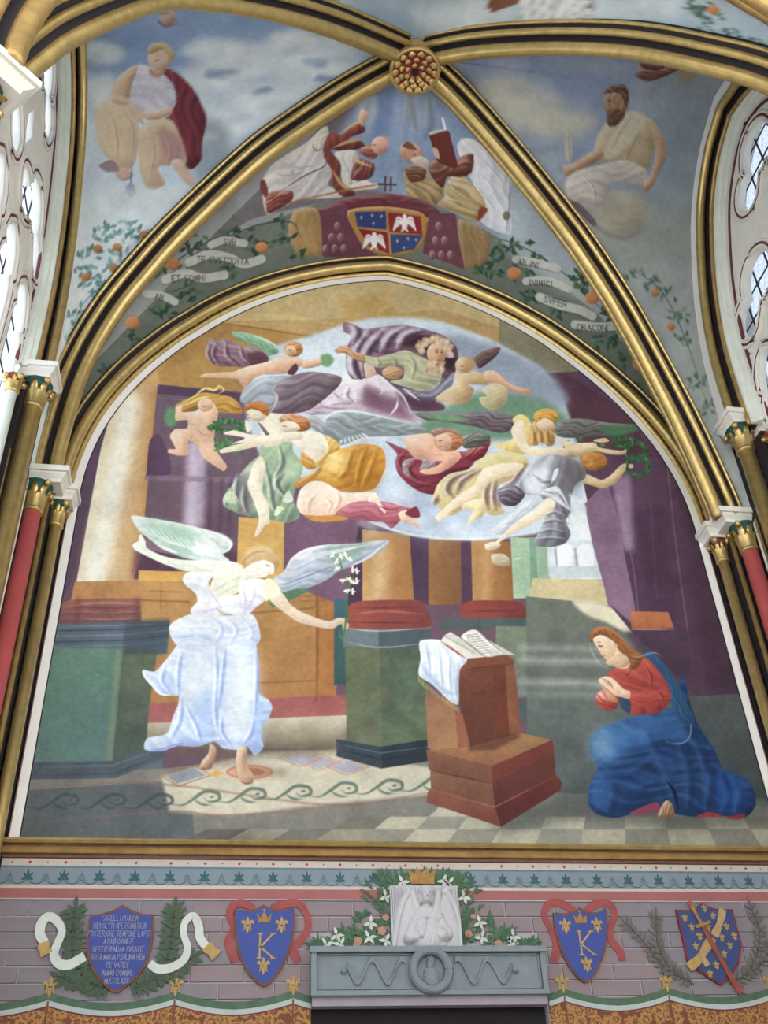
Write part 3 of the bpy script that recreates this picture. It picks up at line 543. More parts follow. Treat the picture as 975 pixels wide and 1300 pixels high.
    # ---- kneeling woman ----------------------------------------------------
    c.part('painted_kneeling_woman'); c.t(720, 880, 3.824)
    F([(300, 120), (400, 90), (520, 60), (560, -90), (600, 60), (640, 160), (720, 280), (760, 370), (860, 410), (905, 470), (915, 540), (870, 600), (740, 595), (620, 600), (540, 590), (460, 560), (320, 585), (240, 605), (150, 590), (105, 540), (110, 440), (150, 360), (110, 280), (125, 210), (190, 160)], (34, 66, 108), rel=(12, .6), lit=(96, 140, 190), dark=(14, 28, 54))
    F([(115, 260), (160, 185), (280, 150), (400, 170), (420, 240), (300, 270), (220, 330), (150, 320)], (84, 130, 182), soft=7, a=.85); E(165, 255, 50, 70, (126, 158, 182), soft=8, a=.7)
    F([(330, 130), (480, 100), (570, 110), (570, 210), (510, 240), (420, 200)], (64, 106, 158), soft=4, a=.8)
    F([(120, 480), (160, 400), (220, 420), (200, 560), (130, 560)], (60, 100, 152), soft=5, a=.7); F([(700, 420), (760, 380), (860, 430), (860, 560), (740, 570)], (36, 82, 148), soft=7, a=.8)
    for l, w_ in (([(160, 330), (230, 385), (330, 385), (420, 330)], 9), ([(400, 200), (440, 300), (500, 420), (540, 560)], 10), ([(380, 250), (480, 320), (600, 340)], 9), ([(230, 440), (330, 470), (430, 440)], 8), ([(660, 300), (700, 420), (690, 570)], 11), ([(760, 400), (790, 500), (770, 580)], 9), ([(600, 200), (660, 300), (680, 380)], 9), ([(180, 400), (235, 480), (215, 580)], 9), ([(560, 260), (600, 400), (600, 560)], 9), ([(820, 420), (850, 500), (830, 580)], 8)):
        S(l, w_, (20, 36, 74), .42, soft=4.5); S(np.array(l) + (-22, -10), w_ * .8, (86, 134, 190), .3, soft=4)
    for k in range(60):
        x, y = 130 + 740 * c.rng.random(), 150 + 430 * c.rng.random()
        if c.ids(np.array([720 + x / 3.824]), np.array([880 + y / 3.824]))[0] == c.cur: E(x, y, 16 + 26 * c.rng.random(), 10 + 16 * c.rng.random(), ((30, 62, 116), (70, 112, 166), (40, 72, 110))[k % 3], a=.22, soft=5, rot=k)
    S([(480, 420), (520, 480), (540, 570)], 3.5, (14, 20, 40), .9); S([(560, 90), (600, 150), (590, 220), (540, 245), (480, 235)], 2.2, (130, 160, 186), .7)
    F([(300, 585), (380, 545), (440, 530), (450, 570), (380, 585)], (136, 66, 84)); F([(630, 600), (690, 575), (760, 600)], (140, 58, 66)); F([(770, 605), (860, 585), (840, 612)], (140, 50, 54))
    F([(440, 600), (450, 565), (480, 520), (510, 540), (520, 590), (485, 612)], (150, 112, 84), rel=(3, .6))
    c.t(720, 760, 4.875)
    F([(460, 340), (520, 330), (590, 390), (680, 520), (740, 640), (790, 770), (700, 760), (640, 640), (600, 480), (520, 390)], (52, 92, 128), rel=(6, .5), lit=(110, 150, 176), dark=(24, 40, 70))
    F([(260, 450), (330, 420), (400, 400), (480, 360), (560, 440), (620, 530), (645, 610), (610, 670), (560, 710), (400, 720), (390, 650), (350, 590), (260, 480)], (176, 78, 70), rel=(9, .6), lit=(214, 120, 100), dark=(104, 44, 48))
    F([(175, 600), (230, 560), (330, 600), (300, 680), (240, 695), (180, 650)], (172, 76, 66), rel=(7, .6), dark=(104, 44, 44)); F([(385, 580), (520, 570), (600, 560), (640, 620), (560, 660), (400, 670)], (184, 82, 72), rel=(6, .5), lit=(214, 120, 100), dark=(120, 50, 50))
    c.folds([[(480, 400), (520, 480), (520, 560)], [(330, 450), (370, 470), (400, 440)], [(540, 560), (580, 590), (600, 640)]], 2, (110, 44, 44), (206, 110, 96), .6)
    F([(320, 600), (390, 630), (390, 710), (340, 680)], (60, 80, 104))
    F([(240, 400), (280, 330), (330, 300), (390, 360), (385, 410), (340, 435), (290, 420)], (214, 178, 142), rel=(5, .5), dark=(130, 92, 70))
    F([(140, 260), (150, 200), (210, 172), (280, 190), (340, 250), (420, 320), (470, 350), (440, 420), (390, 440), (380, 370), (320, 320), (290, 260), (200, 220), (160, 270)], (150, 96, 58), rel=(5, .6), lit=(196, 140, 86), dark=(84, 52, 36))
    F([(160, 250), (210, 225), (280, 260), (310, 300), (290, 350), (250, 380), (215, 350), (185, 300)], (232, 198, 162), rel=(6, .5), dark=(170, 120, 92))
    S([(190, 285), (205, 297), (222, 290)], 2, (80, 52, 42), .9); S([(185, 270), (210, 268)], 1.4, (130, 90, 66), .7); S([(200, 320), (208, 345), (218, 346)], 1.4, (180, 126, 100), .8); S([(218, 358), (236, 352)], 1.6, (176, 96, 86), .8); E(300, 290, 10, 14, (220, 170, 138))
    S([(330, 430), (370, 425), (392, 395)], 2, (226, 214, 190), .8); S([(150, 250), (170, 200), (240, 178), (330, 240), (400, 310)], 3, (190, 132, 82), .5)
    F([(195, 500), (240, 480), (290, 500), (350, 560), (390, 575), (385, 620), (340, 610), (300, 600), (250, 560), (205, 525)], (232, 198, 164), rel=(4, .5), dark=(160, 110, 86)); F([(205, 530), (250, 570), (300, 610), (310, 640), (260, 630), (230, 580)], (190, 140, 112), rel=(3, .5))
    for k in range(4): S([(205 + 12 * k, 492 + 14 * k), (245 + 10 * k, 506 + 12 * k), (285, 535 + 9 * k)], 1.2, (150, 104, 82), .7)
    S([(140, 250), (150, 320), (200, 400), (260, 440)], 1.2, (190, 196, 170), .6); S([(380, 340), (440, 360), (530, 335), (580, 350)], 1.4, (170, 186, 190), .7)
    paint_mural_sky(c)
    c.scumble(.035)
    return c
def paint_mural_sky(c):
    F, G, S, E = c.F, c.G, c.S, c.E
    PUR = (128, 98, 112)
    # ---- bright cloud ground of the heavenly group -----------------------
    c.part('painted_cloud_glory'); c.t(0, 0, 1)
    F([(312, 520), (330, 450), (400, 425), (470, 406), (550, 408), (620, 430), (690, 470), (720, 520), (740, 600), (735, 640), (700, 672), (620, 685), (540, 680), (470, 660), (420, 620), (340, 590)], (200, 212, 224), soft=2, noise=.08)
    E(430, 480, 60, 50, (222, 234, 240), soft=14, a=.8); E(560, 640, 90, 36, (176, 190, 208), soft=14, a=.8); E(480, 580, 60, 20, (196, 212, 230), soft=8, a=.8)
    for k in range(40):
        x, y = 450 + 200 * c.rng.random(), 610 + 66 * c.rng.random(); E(x, y, 8 + 10 * c.rng.random(), 4 + 5 * c.rng.random(), ((222, 228, 234), (164, 178, 196), (196, 190, 200))[k % 3], a=.35, soft=3)
    S([(450, 655), (520, 678), (600, 684), (680, 676)], 4, (222, 230, 238), .9, soft=1.5); S([(400, 426), (470, 407), (550, 409), (620, 432)], 6, (214, 226, 230), .8, soft=3)
    F([(560, 425), (630, 440), (700, 475), (720, 515), (640, 520), (600, 470)], (150, 160, 176), soft=4, a=.9)
    F([(530, 540), (600, 500), (680, 505), (720, 530), (700, 556), (620, 560), (540, 560)], (116, 148, 124), soft=4)   # green swirl
    # ---- old bearded figure in violet mantle ------------------------------
    c.part('painted_bearded_figure'); c.t(380, 390, 4.875)
    F([(275, 95), (340, 105), (400, 135), (520, 120), (640, 110), (760, 130), (880, 170), (960, 230), (985, 300), (960, 420), (900, 520), (840, 580), (900, 610), (880, 640), (700, 640), (690, 600), (520, 470), (420, 440), (330, 445), (290, 380), (290, 260), (320, 180), (275, 150)], (126, 98, 114), rel=(10, .5), lit=(214, 200, 210), dark=(58, 42, 52))
    for l in ([(420, 140), (350, 230), (320, 330), (350, 430)], [(520, 130), (430, 220), (380, 320), (390, 420)], [(640, 120), (540, 180), (500, 270)], [(740, 140), (640, 170), (600, 250)], [(310, 110), (340, 150), (300, 220)], [(300, 280), (310, 370), (350, 440)]):
        S(l, 8, (226, 218, 228), .75, soft=2.5); S(np.array(l, float) + (36, 12), 6, (78, 56, 70), .75, soft=2)
    F([(640, 230), (740, 170), (880, 190), (960, 270), (960, 380), (880, 380), (740, 260)], (62, 44, 50), soft=3)
    F([(220, 262), (250, 245), (290, 235), (340, 275), (420, 300), (400, 345), (340, 320), (280, 285), (230, 285)], (206, 152, 112), rel=(5, .6)); F([(400, 350), (440, 340), (470, 390), (480, 430), (440, 450), (410, 430)], (226, 186, 166), rel=(4, .5)); S([(215, 270), (250, 262)], 2, (190, 130, 100), .9); S([(250, 240), (270, 255)], 2, (200, 140, 110), .9)
    F([(410, 300), (480, 310), (580, 285), (660, 265), (740, 300), (800, 330), (880, 400), (860, 480), (760, 520), (680, 500), (560, 460), (640, 440), (640, 360), (500, 375), (420, 350)], (186, 186, 148), rel=(9, .5), lit=(226, 224, 196), dark=(112, 110, 96))
    c.folds([[(560, 300), (600, 340), (600, 380)], [(680, 290), (720, 360), (700, 450)], [(480, 315), (500, 345), (490, 370)]], 3, (116, 112, 110), (222, 220, 190), .5)
    F([(640, 500), (760, 530), (880, 470), (960, 400), (940, 500), (860, 570), (740, 580), (660, 560)], (134, 136, 156), rel=(8, .5), dark=(76, 74, 92))
    c.folds([[(700, 520), (820, 520), (920, 440)], [(720, 560), (840, 550), (930, 480)]], 3, (90, 88, 108), (196, 198, 210), .5)
    E(575, 405, 62, 40, (206, 158, 108), rel=(5, .5))
    # hair, beard, face
    E(850, 285, 62, 66, (214, 164, 130), rel=(5, .5))
    for k in range(34):
        a_ = 3.0 + 3.6 * k / 33; r = 62 + 34 * c.rng.random(); E(838 + 1.15 * r * math.cos(a_), 268 + .85 * r * math.sin(a_), 20, 14, ((236, 212, 186), (196, 158, 124), (220, 190, 160))[k % 3], soft=.8, a=.9, rot=a_)
    for k in range(30):
        E(790 + 105 * c.rng.random(), 335 + 66 * c.rng.random(), 9, 20, ((228, 198, 166), (180, 142, 110), (206, 170, 138))[k % 3], soft=.8, a=.85, rot=.3)
    S([(836, 268), (862, 262)], 2, (150, 110, 86), .8); S([(872, 264), (892, 270)], 2, (150, 110, 86), .8); E(850, 278, 9, 5, (96, 66, 54), a=.8); E(882, 280, 8, 5, (96, 66, 54), a=.8); S([(866, 275), (872, 305), (864, 310)], 1.8, (176, 120, 92), .8); S([(846, 328), (880, 328)], 2, (140, 86, 72), .7)
    S([(905, 300), (960, 305)], 5, (216, 196, 206), .8)
    # white lap drapery
    F([(10, 560), (80, 530), (200, 480), (260, 450), (400, 450), (500, 420), (620, 540), (680, 650), (760, 720), (660, 700), (520, 670), (350, 640), (180, 665), (60, 660), (-40, 640), (-60, 590)], (228, 214, 224), rel=(10, .5), dark=(150, 112, 132))
    F([(410, 480), (520, 540), (620, 570), (690, 660), (760, 715), (600, 680), (420, 620), (380, 560)], (136, 102, 120), soft=4)
    F([(600, 520), (760, 560), (880, 590), (860, 640), (700, 640)], (96, 68, 84), soft=3)
    c.folds([[(70, 560), (160, 610), (280, 630)], [(40, 580), (60, 630), (160, 655)], [(310, 500), (300, 560), (350, 600)], [(200, 520), (260, 580), (320, 600)], [(0, 600), (60, 650), (120, 660)]], 3.5, (146, 104, 126), a=.7)
    for l in ([(480, 410), (560, 480), (640, 550), (690, 650)], [(430, 440), (480, 470), (515, 510), (500, 545)], [(560, 670), (600, 620), (610, 570)], [(640, 500), (740, 575)], [(330, 500), (350, 600)]): S(l, 3, (238, 226, 236), .9, soft=.8)
    # ---- putto flying top left, wings, draped violet cloth ----------------
    c.part('painted_flying_child'); c.t(190, 400, 4.875)
    F([(510, 105), (600, 110), (700, 140), (770, 180), (800, 230), (740, 250), (690, 210), (620, 180), (540, 150)], (140, 180, 146), rel=(4, .5), lit=(214, 230, 210)); S([(650, 125), (760, 175), (795, 220)], 2.2, (226, 232, 222), .8)
    F([(370, 140), (420, 165), (470, 145), (560, 190), (640, 200), (720, 240), (730, 290), (620, 320), (540, 320), (420, 315), (370, 280), (350, 220)], (150, 118, 132), rel=(6, .6), lit=(216, 200, 206), dark=(74, 50, 62))
    c.folds([[(420, 180), (400, 250), (440, 310)], [(480, 170), (490, 260), (560, 320)], [(570, 200), (590, 270), (640, 310)], [(380, 190), (370, 250), (400, 300)]], 3.5, (84, 56, 70), (222, 208, 214), .6); F([(600, 240), (700, 230), (740, 280), (640, 310)], (96, 60, 70), soft=2, a=.8)
    F([(310, 380), (350, 360), (420, 355), (520, 350), (600, 320), (720, 290), (790, 260), (850, 245), (960, 280), (980, 300), (900, 330), (830, 365), (700, 370), (640, 400), (600, 470), (560, 420), (540, 395), (400, 388)], (226, 184, 150), rel=(7, .6), dark=(160, 112, 90))
    F([(960, 275), (1060, 270), (1100, 262), (1110, 290), (1030, 320), (950, 330)], (224, 180, 150), rel=(5, .6)); F([(1060, 250), (1110, 240), (1140, 280), (1110, 320), (1070, 310)], (124, 160, 116), soft=1)
    F([(850, 360), (900, 300), (920, 330), (890, 370)], (104, 62, 74)); E(890, 210, 60, 48, (196, 128, 72), rel=(5, .5)); F([(840, 200), (890, 190), (910, 235), (870, 250), (840, 235)], (230, 184, 146), rel=(3, .5)); S([(855, 215), (880, 218)], 1.3, (120, 76, 60), .7)
    # ---- putto with yellow drape and wreath at left -----------------------
    c.part('painted_child_with_wreath')
    E(130, 630, 40, 62, (110, 154, 112), soft=1.5)
    F([(160, 560), (250, 510), (330, 480), (420, 490), (510, 510), (560, 560), (570, 610), (500, 610), (420, 600), (330, 560), (260, 590), (200, 640), (165, 620)], (200, 150, 76), rel=(6, .5), lit=(236, 206, 140))
    for l in ([(190, 560), (280, 500), (340, 455), (400, 465), (430, 440), (460, 465), (420, 490)], [(220, 560), (300, 520), (380, 500)]): S(l, 3, (240, 224, 140), .9)
    F([(200, 600), (290, 590), (330, 530), (390, 540), (425, 600), (410, 680), (400, 780), (420, 850), (475, 930), (460, 965), (420, 945), (330, 880), (290, 800), (240, 780), (240, 860), (180, 870), (115, 850), (120, 830), (160, 825), (125, 750), (160, 705), (230, 700), (230, 650), (160, 650), (165, 570), (200, 560)], (232, 190, 158), rel=(8, .6), dark=(170, 116, 92))
    E(345, 555, 48, 42, (232, 186, 152), rel=(4, .5)); S([(320, 560), (345, 570)], 1.4, (130, 84, 70), .7); E(335, 592, 10, 5, (200, 120, 104), a=.8)
    S([(290, 700), (330, 740), (390, 750)], 2, (190, 134, 108), .5); S([(250, 770), (270, 740)], 2, (180, 126, 100), .6)
    # green wreaths carried by the maidens
    S([(400, 690), (440, 668), (520, 664), (570, 690), (520, 716), (440, 714), (400, 690)], 6, (66, 112, 68), .95, soft=1, taper=False)
    S([(410, 840), (450, 790), (520, 770)], 7, (84, 130, 84), .9, soft=1)
    for k in range(90):
        a_ = k * 1.13; x = 480 + (70 + 50 * c.rng.random()) * math.cos(a_); y = 690 + (26 + 18 * c.rng.random()) * math.sin(a_); E(x, y, 12, 7, ((70, 122, 72), (104, 150, 92), (52, 96, 60))[k % 3], rot=a_, a=.9)
    for k in range(60):
        x = 400 + 180 * c.rng.random(); y = 770 + 80 * c.rng.random(); E(x, y, 12, 7, ((84, 134, 84), (108, 152, 96), (62, 108, 68))[k % 3], rot=k, a=.9)
    # ---- maiden in green (left) -------------------------------------------
    c.part('painted_maiden_in_green'); c.t(190, 400, 4.875)
    F([(560, 530), (580, 460), (640, 410), (720, 380), (860, 375), (900, 400), (780, 430), (760, 480), (790, 520), (740, 610), (620, 560)], (164, 170, 178), rel=(6, .5), lit=(226, 228, 230), dark=(96, 98, 104))
    F([(760, 480), (790, 420), (880, 375), (1000, 350), (1180, 380), (1160, 450), (1000, 580), (880, 610), (750, 600), (790, 520)], (122, 104, 112), rel=(6, .5), lit=(206, 196, 200), dark=(72, 58, 66)); S([(760, 470), (790, 515), (745, 610)], 3, (214, 206, 206), .8)
    c.t(270, 520, 4.875)
    F([(230, 330), (290, 280), (300, 220), (480, 200), (500, 260), (560, 350), (520, 470), (500, 560), (540, 660), (460, 700), (350, 680), (230, 660), (150, 640), (75, 600), (65, 545), (120, 470), (170, 400)], (148, 172, 138), rel=(9, .5), lit=(224, 232, 206), dark=(84, 84, 90))
    F([(330, 260), (470, 210), (440, 300), (360, 330)], (170, 190, 150), soft=3, a=.7); E(495, 370, 58, 80, (184, 206, 166), soft=4, a=.9)
    F([(150, 420), (200, 390), (220, 460), (240, 640), (180, 640), (160, 540)], (134, 116, 128), soft=3, a=.8)
    c.folds([[(420, 230), (440, 330), (400, 440), (460, 560)], [(330, 340), (360, 460), (380, 600), (420, 650)], [(170, 410), (150, 500), (160, 600)], [(120, 500), (100, 560), (90, 600)], [(440, 400), (400, 480), (500, 580)], [(210, 480), (200, 560), (220, 640)]], 4, (92, 92, 100), (226, 236, 210), .65)
    F([(80, 560), (110, 500), (150, 540), (160, 580), (110, 590)], (196, 206, 168), rel=(2, .5)); F([(380, 650), (400, 600), (440, 610), (400, 655)], (220, 226, 180)); F([(430, 560), (470, 500), (500, 560), (460, 580)], (206, 216, 190))
    F([(230, 400), (250, 340), (300, 290), (330, 360), (310, 440), (310, 520), (345, 580), (350, 670), (355, 705), (320, 720), (290, 770), (258, 785), (280, 710), (285, 660), (250, 560), (215, 470)], (242, 228, 200), rel=(8, .6), dark=(180, 150, 120))
    F([(340, 30), (440, 30), (500, 80), (470, 150), (420, 210), (330, 230), (300, 180), (290, 90), (240, 80), (220, 150), (215, 90), (260, 50)], (240, 226, 200), rel=(6, .5), dark=(180, 150, 122)); F([(280, 80), (330, 160), (350, 150), (300, 90)], (120, 110, 110))
    E(275, 25, 62, 50, (238, 220, 190), rel=(4, .5)); F([(190, 10), (220, -40), (300, -50), (350, -10), (340, 40), (290, 10), (240, -5), (205, 10)], (196, 124, 66), rel=(4, .6), lit=(226, 166, 100)); S([(215, 45), (240, 52)], 1.4, (150, 100, 80), .7); S([(208, 30), (225, 33)], 1.4, (110, 76, 60), .8); F([(205, 60), (240, 110), (215, 140), (200, 100)], (240, 226, 200))
    # ---- maiden in ochre ---------------------------------------------------
    c.part('painted_maiden_in_ochre')
    F([(690, 90), (700, 50), (760, 15), (860, 8), (1000, 30), (1180, 75), (1330, 120), (1260, 150), (1100, 165), (940, 170), (830, 210), (780, 220), (720, 170), (640, 130), (700, 120)], (142, 150, 152), rel=(6, .5), lit=(226, 232, 228), dark=(92, 96, 98), n=4)
    for k in range(9): S([(760 + 50 * k, 60 + 6 * k), (850 + 48 * k, 110 + 4 * k), (960 + 44 * k, 140 + 2 * k)], 3, ((112, 124, 122), (176, 170, 172), (124, 146, 132))[k % 3], .6, soft=1.5)
    S([(690, 100), (705, 50), (765, 15), (870, 10), (1000, 34), (1180, 78)], 3, (226, 234, 230), .9); F([(560, 60), (640, 40), (720, 120), (650, 140)], (176, 176, 182), rel=(3, .5))
    for k in range(7): S([(800 + 20 * k, 180 - 6 * k), (790 + 30 * k, 215 - 6 * k)], 3, (212, 220, 226), .8)
    F([(620, 690), (560, 640), (820, 660), (830, 680), (720, 695)], (196, 140, 66))
    F([(500, 470), (560, 420), (650, 380), (690, 300), (740, 250), (820, 235), (900, 215), (1010, 220), (1060, 260), (1070, 350), (1040, 430), (1000, 490), (900, 510), (760, 500), (640, 440), (540, 480)], (204, 150, 66), rel=(14, .6), lit=(246, 216, 140), dark=(136, 86, 30))
    E(760, 330, 60, 55, (244, 220, 150), soft=7, a=.85); F([(870, 240), (1000, 235), (1050, 330), (1000, 470), (880, 500), (820, 440), (860, 330)], (170, 112, 36), soft=9, a=.65)
    for l in ([(880, 250), (840, 340), (800, 440)], [(960, 240), (920, 350), (900, 470)], [(1020, 270), (980, 380), (940, 480)], [(680, 330), (640, 400), (560, 450)], [(780, 430), (840, 380), (860, 300)]): S(l, 5, (146, 92, 30), .55, soft=2); S(np.array(l, float) - (22, 6), 4, (238, 196, 110), .45, soft=1.6)
    F([(540, 300), (560, 260), (620, 310), (640, 360), (590, 370), (550, 330)], (206, 152, 70), rel=(4, .5)); F([(690, 160), (760, 190), (790, 240), (720, 280), (660, 350), (630, 340), (680, 260)], (222, 176, 92), rel=(5, .6), dark=(150, 100, 40))
    F([(500, 130), (640, 135), (690, 170), (720, 240), (690, 290), (640, 320), (560, 260), (500, 210), (480, 160)], (244, 232, 206), rel=(8, .5), dark=(190, 160, 126))
    F([(70, 150), (130, 128), (220, 150), (330, 160), (460, 135), (540, 130), (560, 180), (480, 190), (360, 205), (290, 225), (180, 250), (60, 270), (45, 250), (130, 220), (200, 205), (120, 210), (200, 175)], (244, 230, 200), rel=(5, .5), dark=(190, 156, 120))
    E(510, 80, 100, 52, (196, 124, 70), rel=(5, .6), rot=.25); F([(410, 90), (460, 70), (520, 85), (540, 120), (480, 140), (430, 135)], (240, 222, 192), rel=(3, .5)); S([(430, 100), (460, 106)], 1.3, (130, 86, 66), .7)
    # pink legs drapery
    F([(520, 580), (540, 500), (600, 450), (680, 445), (780, 500), (830, 520), (950, 510), (1010, 520), (1020, 560), (860, 580), (800, 640), (700, 655), (560, 650), (525, 610)], (240, 214, 190), rel=(9, .5), dark=(196, 140, 120))
    c.folds([[(700, 540), (740, 590), (720, 640)], [(780, 520), (790, 570), (750, 640)], [(640, 530), (600, 580), (600, 640)]], 3, (206, 150, 134), (250, 236, 220), .6)
    F([(760, 640), (850, 580), (940, 565), (1080, 570), (1180, 600), (1270, 620), (1260, 640), (1180, 670), (1110, 735), (1060, 700), (960, 690), (840, 670)], (182, 106, 118), rel=(6, .6), lit=(222, 160, 164), dark=(112, 52, 66))
    F([(980, 520), (1010, 515), (1040, 580), (1070, 630), (1060, 640), (1010, 580), (960, 565)], (244, 222, 198), rel=(4, .5)); F([(1150, 640), (1200, 620), (1230, 670), (1270, 700), (1270, 735), (1230, 710), (1170, 690)], (236, 196, 170), rel=(4, .5)); F([(1190, 640), (1260, 600), (1285, 660), (1240, 670)], (132, 60, 72)); S([(1010, 590), (1100, 620), (1180, 600)], 2.5, (128, 62, 76), .7)
    # ---- child with dark red cloth in the middle ---------------------------
    c.part('painted_child_in_red_cloth'); c.t(430, 520, 4.875)
    F([(290, 195), (400, 240), (480, 250), (760, 260), (850, 290), (800, 370), (660, 420), (600, 520), (520, 515), (440, 470), (370, 400), (350, 330), (360, 270)], (142, 64, 78), rel=(10, .6), lit=(196, 130, 136), dark=(76, 30, 40))
    c.folds([[(420, 270), (380, 330), (440, 420), (560, 480)], [(480, 330), (440, 380), (500, 450), (620, 480)]], 4, (84, 34, 44), (190, 120, 128), .6)
    F([(760, 270), (860, 220), (940, 190), (900, 290), (820, 320)], (140, 54, 62), rel=(5, .5)); F([(760, 170), (860, 140), (940, 165), (900, 220), (780, 240)], (102, 104, 96), rel=(5, .4))
    F([(430, 350), (470, 310), (520, 320), (500, 370), (560, 380), (600, 330), (520, 290), (400, 320), (400, 390), (440, 420)], (164, 146, 154), rel=(3, .5))
    F([(405, 180), (470, 155), (570, 150), (640, 230), (740, 260), (755, 300), (700, 350), (620, 395), (540, 400), (500, 380), (590, 355), (640, 320), (560, 320), (500, 290), (510, 310), (470, 300), (420, 240)], (228, 178, 150), rel=(8, .6), dark=(160, 100, 84))
    E(680, 190, 90, 70, (206, 132, 88), rel=(6, .6)); F([(600, 170), (650, 150), (700, 180), (690, 240), (640, 250), (605, 215)], (232, 184, 154), rel=(4, .5)); S([(615, 195), (645, 190)], 1.4, (120, 76, 60), .8); S([(620, 228), (640, 226)], 1.4, (170, 96, 86), .8); F([(570, 130), (640, 110), (740, 130), (760, 170), (680, 140), (590, 160)], (170, 128, 112), rel=(3, .4))
    # ---- child with parrot wing top right ----------------------------------
    c.part('painted_pair_of_children'); c.t(520, 400, 4.875)
    F([(400, 270), (460, 220), (560, 200), (540, 250), (480, 300), (430, 330)], (120, 92, 92), rel=(4, .6), lit=(180, 150, 130))
    F([(200, 480), (280, 420), (280, 360), (340, 340), (440, 360), (500, 400), (460, 430), (360, 430), (400, 460), (360, 540), (280, 550), (160, 520)], (206, 176, 132), rel=(8, .6), dark=(130, 100, 70))
    E(340, 310, 58, 50, (216, 182, 138), rel=(6, .6)); E(370, 300, 36, 44, (190, 150, 96), soft=2, a=.7); S([(315, 315), (335, 320)], 1.4, (110, 80, 60), .7)
    F([(460, 350), (530, 345), (580, 390), (630, 430), (700, 450), (750, 470), (740, 495), (660, 480), (580, 450), (520, 430), (470, 400)], (222, 170, 136), rel=(5, .6)); F([(520, 420), (600, 450), (600, 540), (520, 590), (450, 560), (430, 510), (480, 500), (440, 460)], (196, 180, 138), rel=(7, .6), dark=(120, 110, 84)); E(240, 510, 40, 34, (222, 200, 158), soft=4, a=.7)
    F([(30, 610), (120, 600), (280, 610), (400, 600), (560, 600), (660, 640), (640, 700), (560, 730), (400, 690), (220, 660), (100, 650)], (112, 96, 104), rel=(4, .5), lit=(196, 196, 200)); F([(60, 605), (280, 620), (380, 660), (240, 660), (120, 640)], (118, 152, 118), soft=2)
    # ---- maiden in yellow (right) -----------------------------------------
    c.part('painted_maiden_in_yellow'); c.t(540, 540, 4.875)
    F([(420, 100), (470, 110), (540, 80), (560, 20), (540, -40), (590, -70), (640, -40), (680, 60), (620, 180), (480, 150), (440, 130)], (226, 200, 128), rel=(7, .5), lit=(246, 234, 190), dark=(150, 120, 70))
    F([(50, 440), (80, 360), (150, 300), (280, 270), (320, 220), (440, 160), (560, 170), (640, 210), (630, 260), (600, 300), (540, 340), (470, 360), (430, 420), (470, 500), (490, 545), (420, 560), (370, 540), (330, 500), (230, 520), (160, 560), (70, 500)], (216, 196, 138), rel=(9, .5), lit=(248, 240, 206), dark=(130, 104, 90))
    for l in ([(300, 280), (180, 330), (140, 400), (180, 450)], [(340, 280), (240, 340), (200, 420)], [(620, 240), (560, 340), (480, 400), (460, 500)], [(400, 350), (380, 430), (390, 520)], [(440, 350), (430, 440), (440, 520)], [(80, 440), (60, 490)]): S(l, 7, (112, 84, 98), .75, soft=2.4); S(np.array(l, float) + (-24, -4), 3, (244, 236, 214), .6, soft=1)
    F([(320, 330), (360, 270), (450, 240), (560, 230), (610, 250), (560, 300), (440, 330), (380, 370), (330, 430), (250, 480), (160, 530), (130, 570), (80, 590), (60, 565), (120, 510), (220, 420), (300, 370)], (242, 220, 186), rel=(8, .5), dark=(180, 148, 116))
    F([(240, 480), (350, 450), (370, 490), (360, 560), (300, 590), (255, 625), (280, 560), (300, 520), (230, 520)], (236, 214, 160), rel=(5, .5))
    F([(530, 30), (560, -20), (600, -30), (620, 60), (640, 130), (760, 140), (860, 130), (880, 150), (800, 180), (660, 190), (590, 150), (550, 90)], (238, 216, 184), rel=(6, .5), dark=(176, 140, 110))
    F([(640, 110), (650, 0), (700, -30), (790, 0), (800, 110), (760, 130), (720, 100), (690, 125)], (196, 152, 92), rel=(4, .5)); c.t(640, 480, 4.875)
    for k in range(6): S([(165 + 22 * k, 320), (170 + 22 * k, 415)], 3, ((226, 190, 110), (140, 96, 62))[k % 2], .8)
    E(260, 240, 78, 52, (214, 158, 76), rel=(5, .6), lit=(240, 196, 110)); F([(200, 280), (250, 250), (300, 270), (310, 310), (260, 330), (220, 320)], (226, 190, 154), rel=(4, .5)); S([(215, 250), (230, 240)], 2, (120, 70, 50), .7)
    # ---- maiden in grey-white carrying wreaths ------------------------------
    c.part('painted_maiden_in_grey')
    F([(310, 310), (360, 260), (480, 250), (640, 275), (800, 290), (820, 320), (740, 350), (600, 360), (420, 370), (340, 360)], (112, 110, 106), rel=(4, .5), lit=(196, 196, 190)); F([(600, 300), (820, 295), (810, 330), (660, 360)], (84, 124, 92), soft=2)
    for k in range(70):
        a_ = k * .9; x = 490 + (105 + 20 * c.rng.random()) * math.cos(a_); y = 412 + (28 + 10 * c.rng.random()) * math.sin(a_); E(x, y, 13, 6, ((66, 110, 68), (98, 136, 84))[k % 2], rot=a_)
    for cx, cy, rx, ry in ((815, 450, 62, 52), (828, 545, 66, 58), (740, 395, 60, 24)):
        u = np.linspace(0, 6.3, 20); S(np.stack([cx + rx * np.cos(u), cy + ry * np.sin(u)], 1), 6, (70, 112, 76), .95, soft=1, taper=False)
        for k in range(40):
            a_ = k * .9; E(cx + (rx + 16 * (c.rng.random() - .5)) * math.cos(a_), cy + (ry + 16 * (c.rng.random() - .5)) * math.sin(a_), 15, 8, ((60, 100, 68), (92, 134, 90), (50, 86, 62))[k % 3], rot=a_ + 1.5)
    F([(280, 320), (340, 370), (450, 400), (560, 400), (590, 430), (720, 450), (755, 440), (750, 470), (680, 475), (560, 455), (460, 490), (330, 480), (380, 440)], (226, 200, 156), rel=(5, .5)); F([(550, 385), (620, 370), (650, 390), (600, 400)], (224, 190, 150))
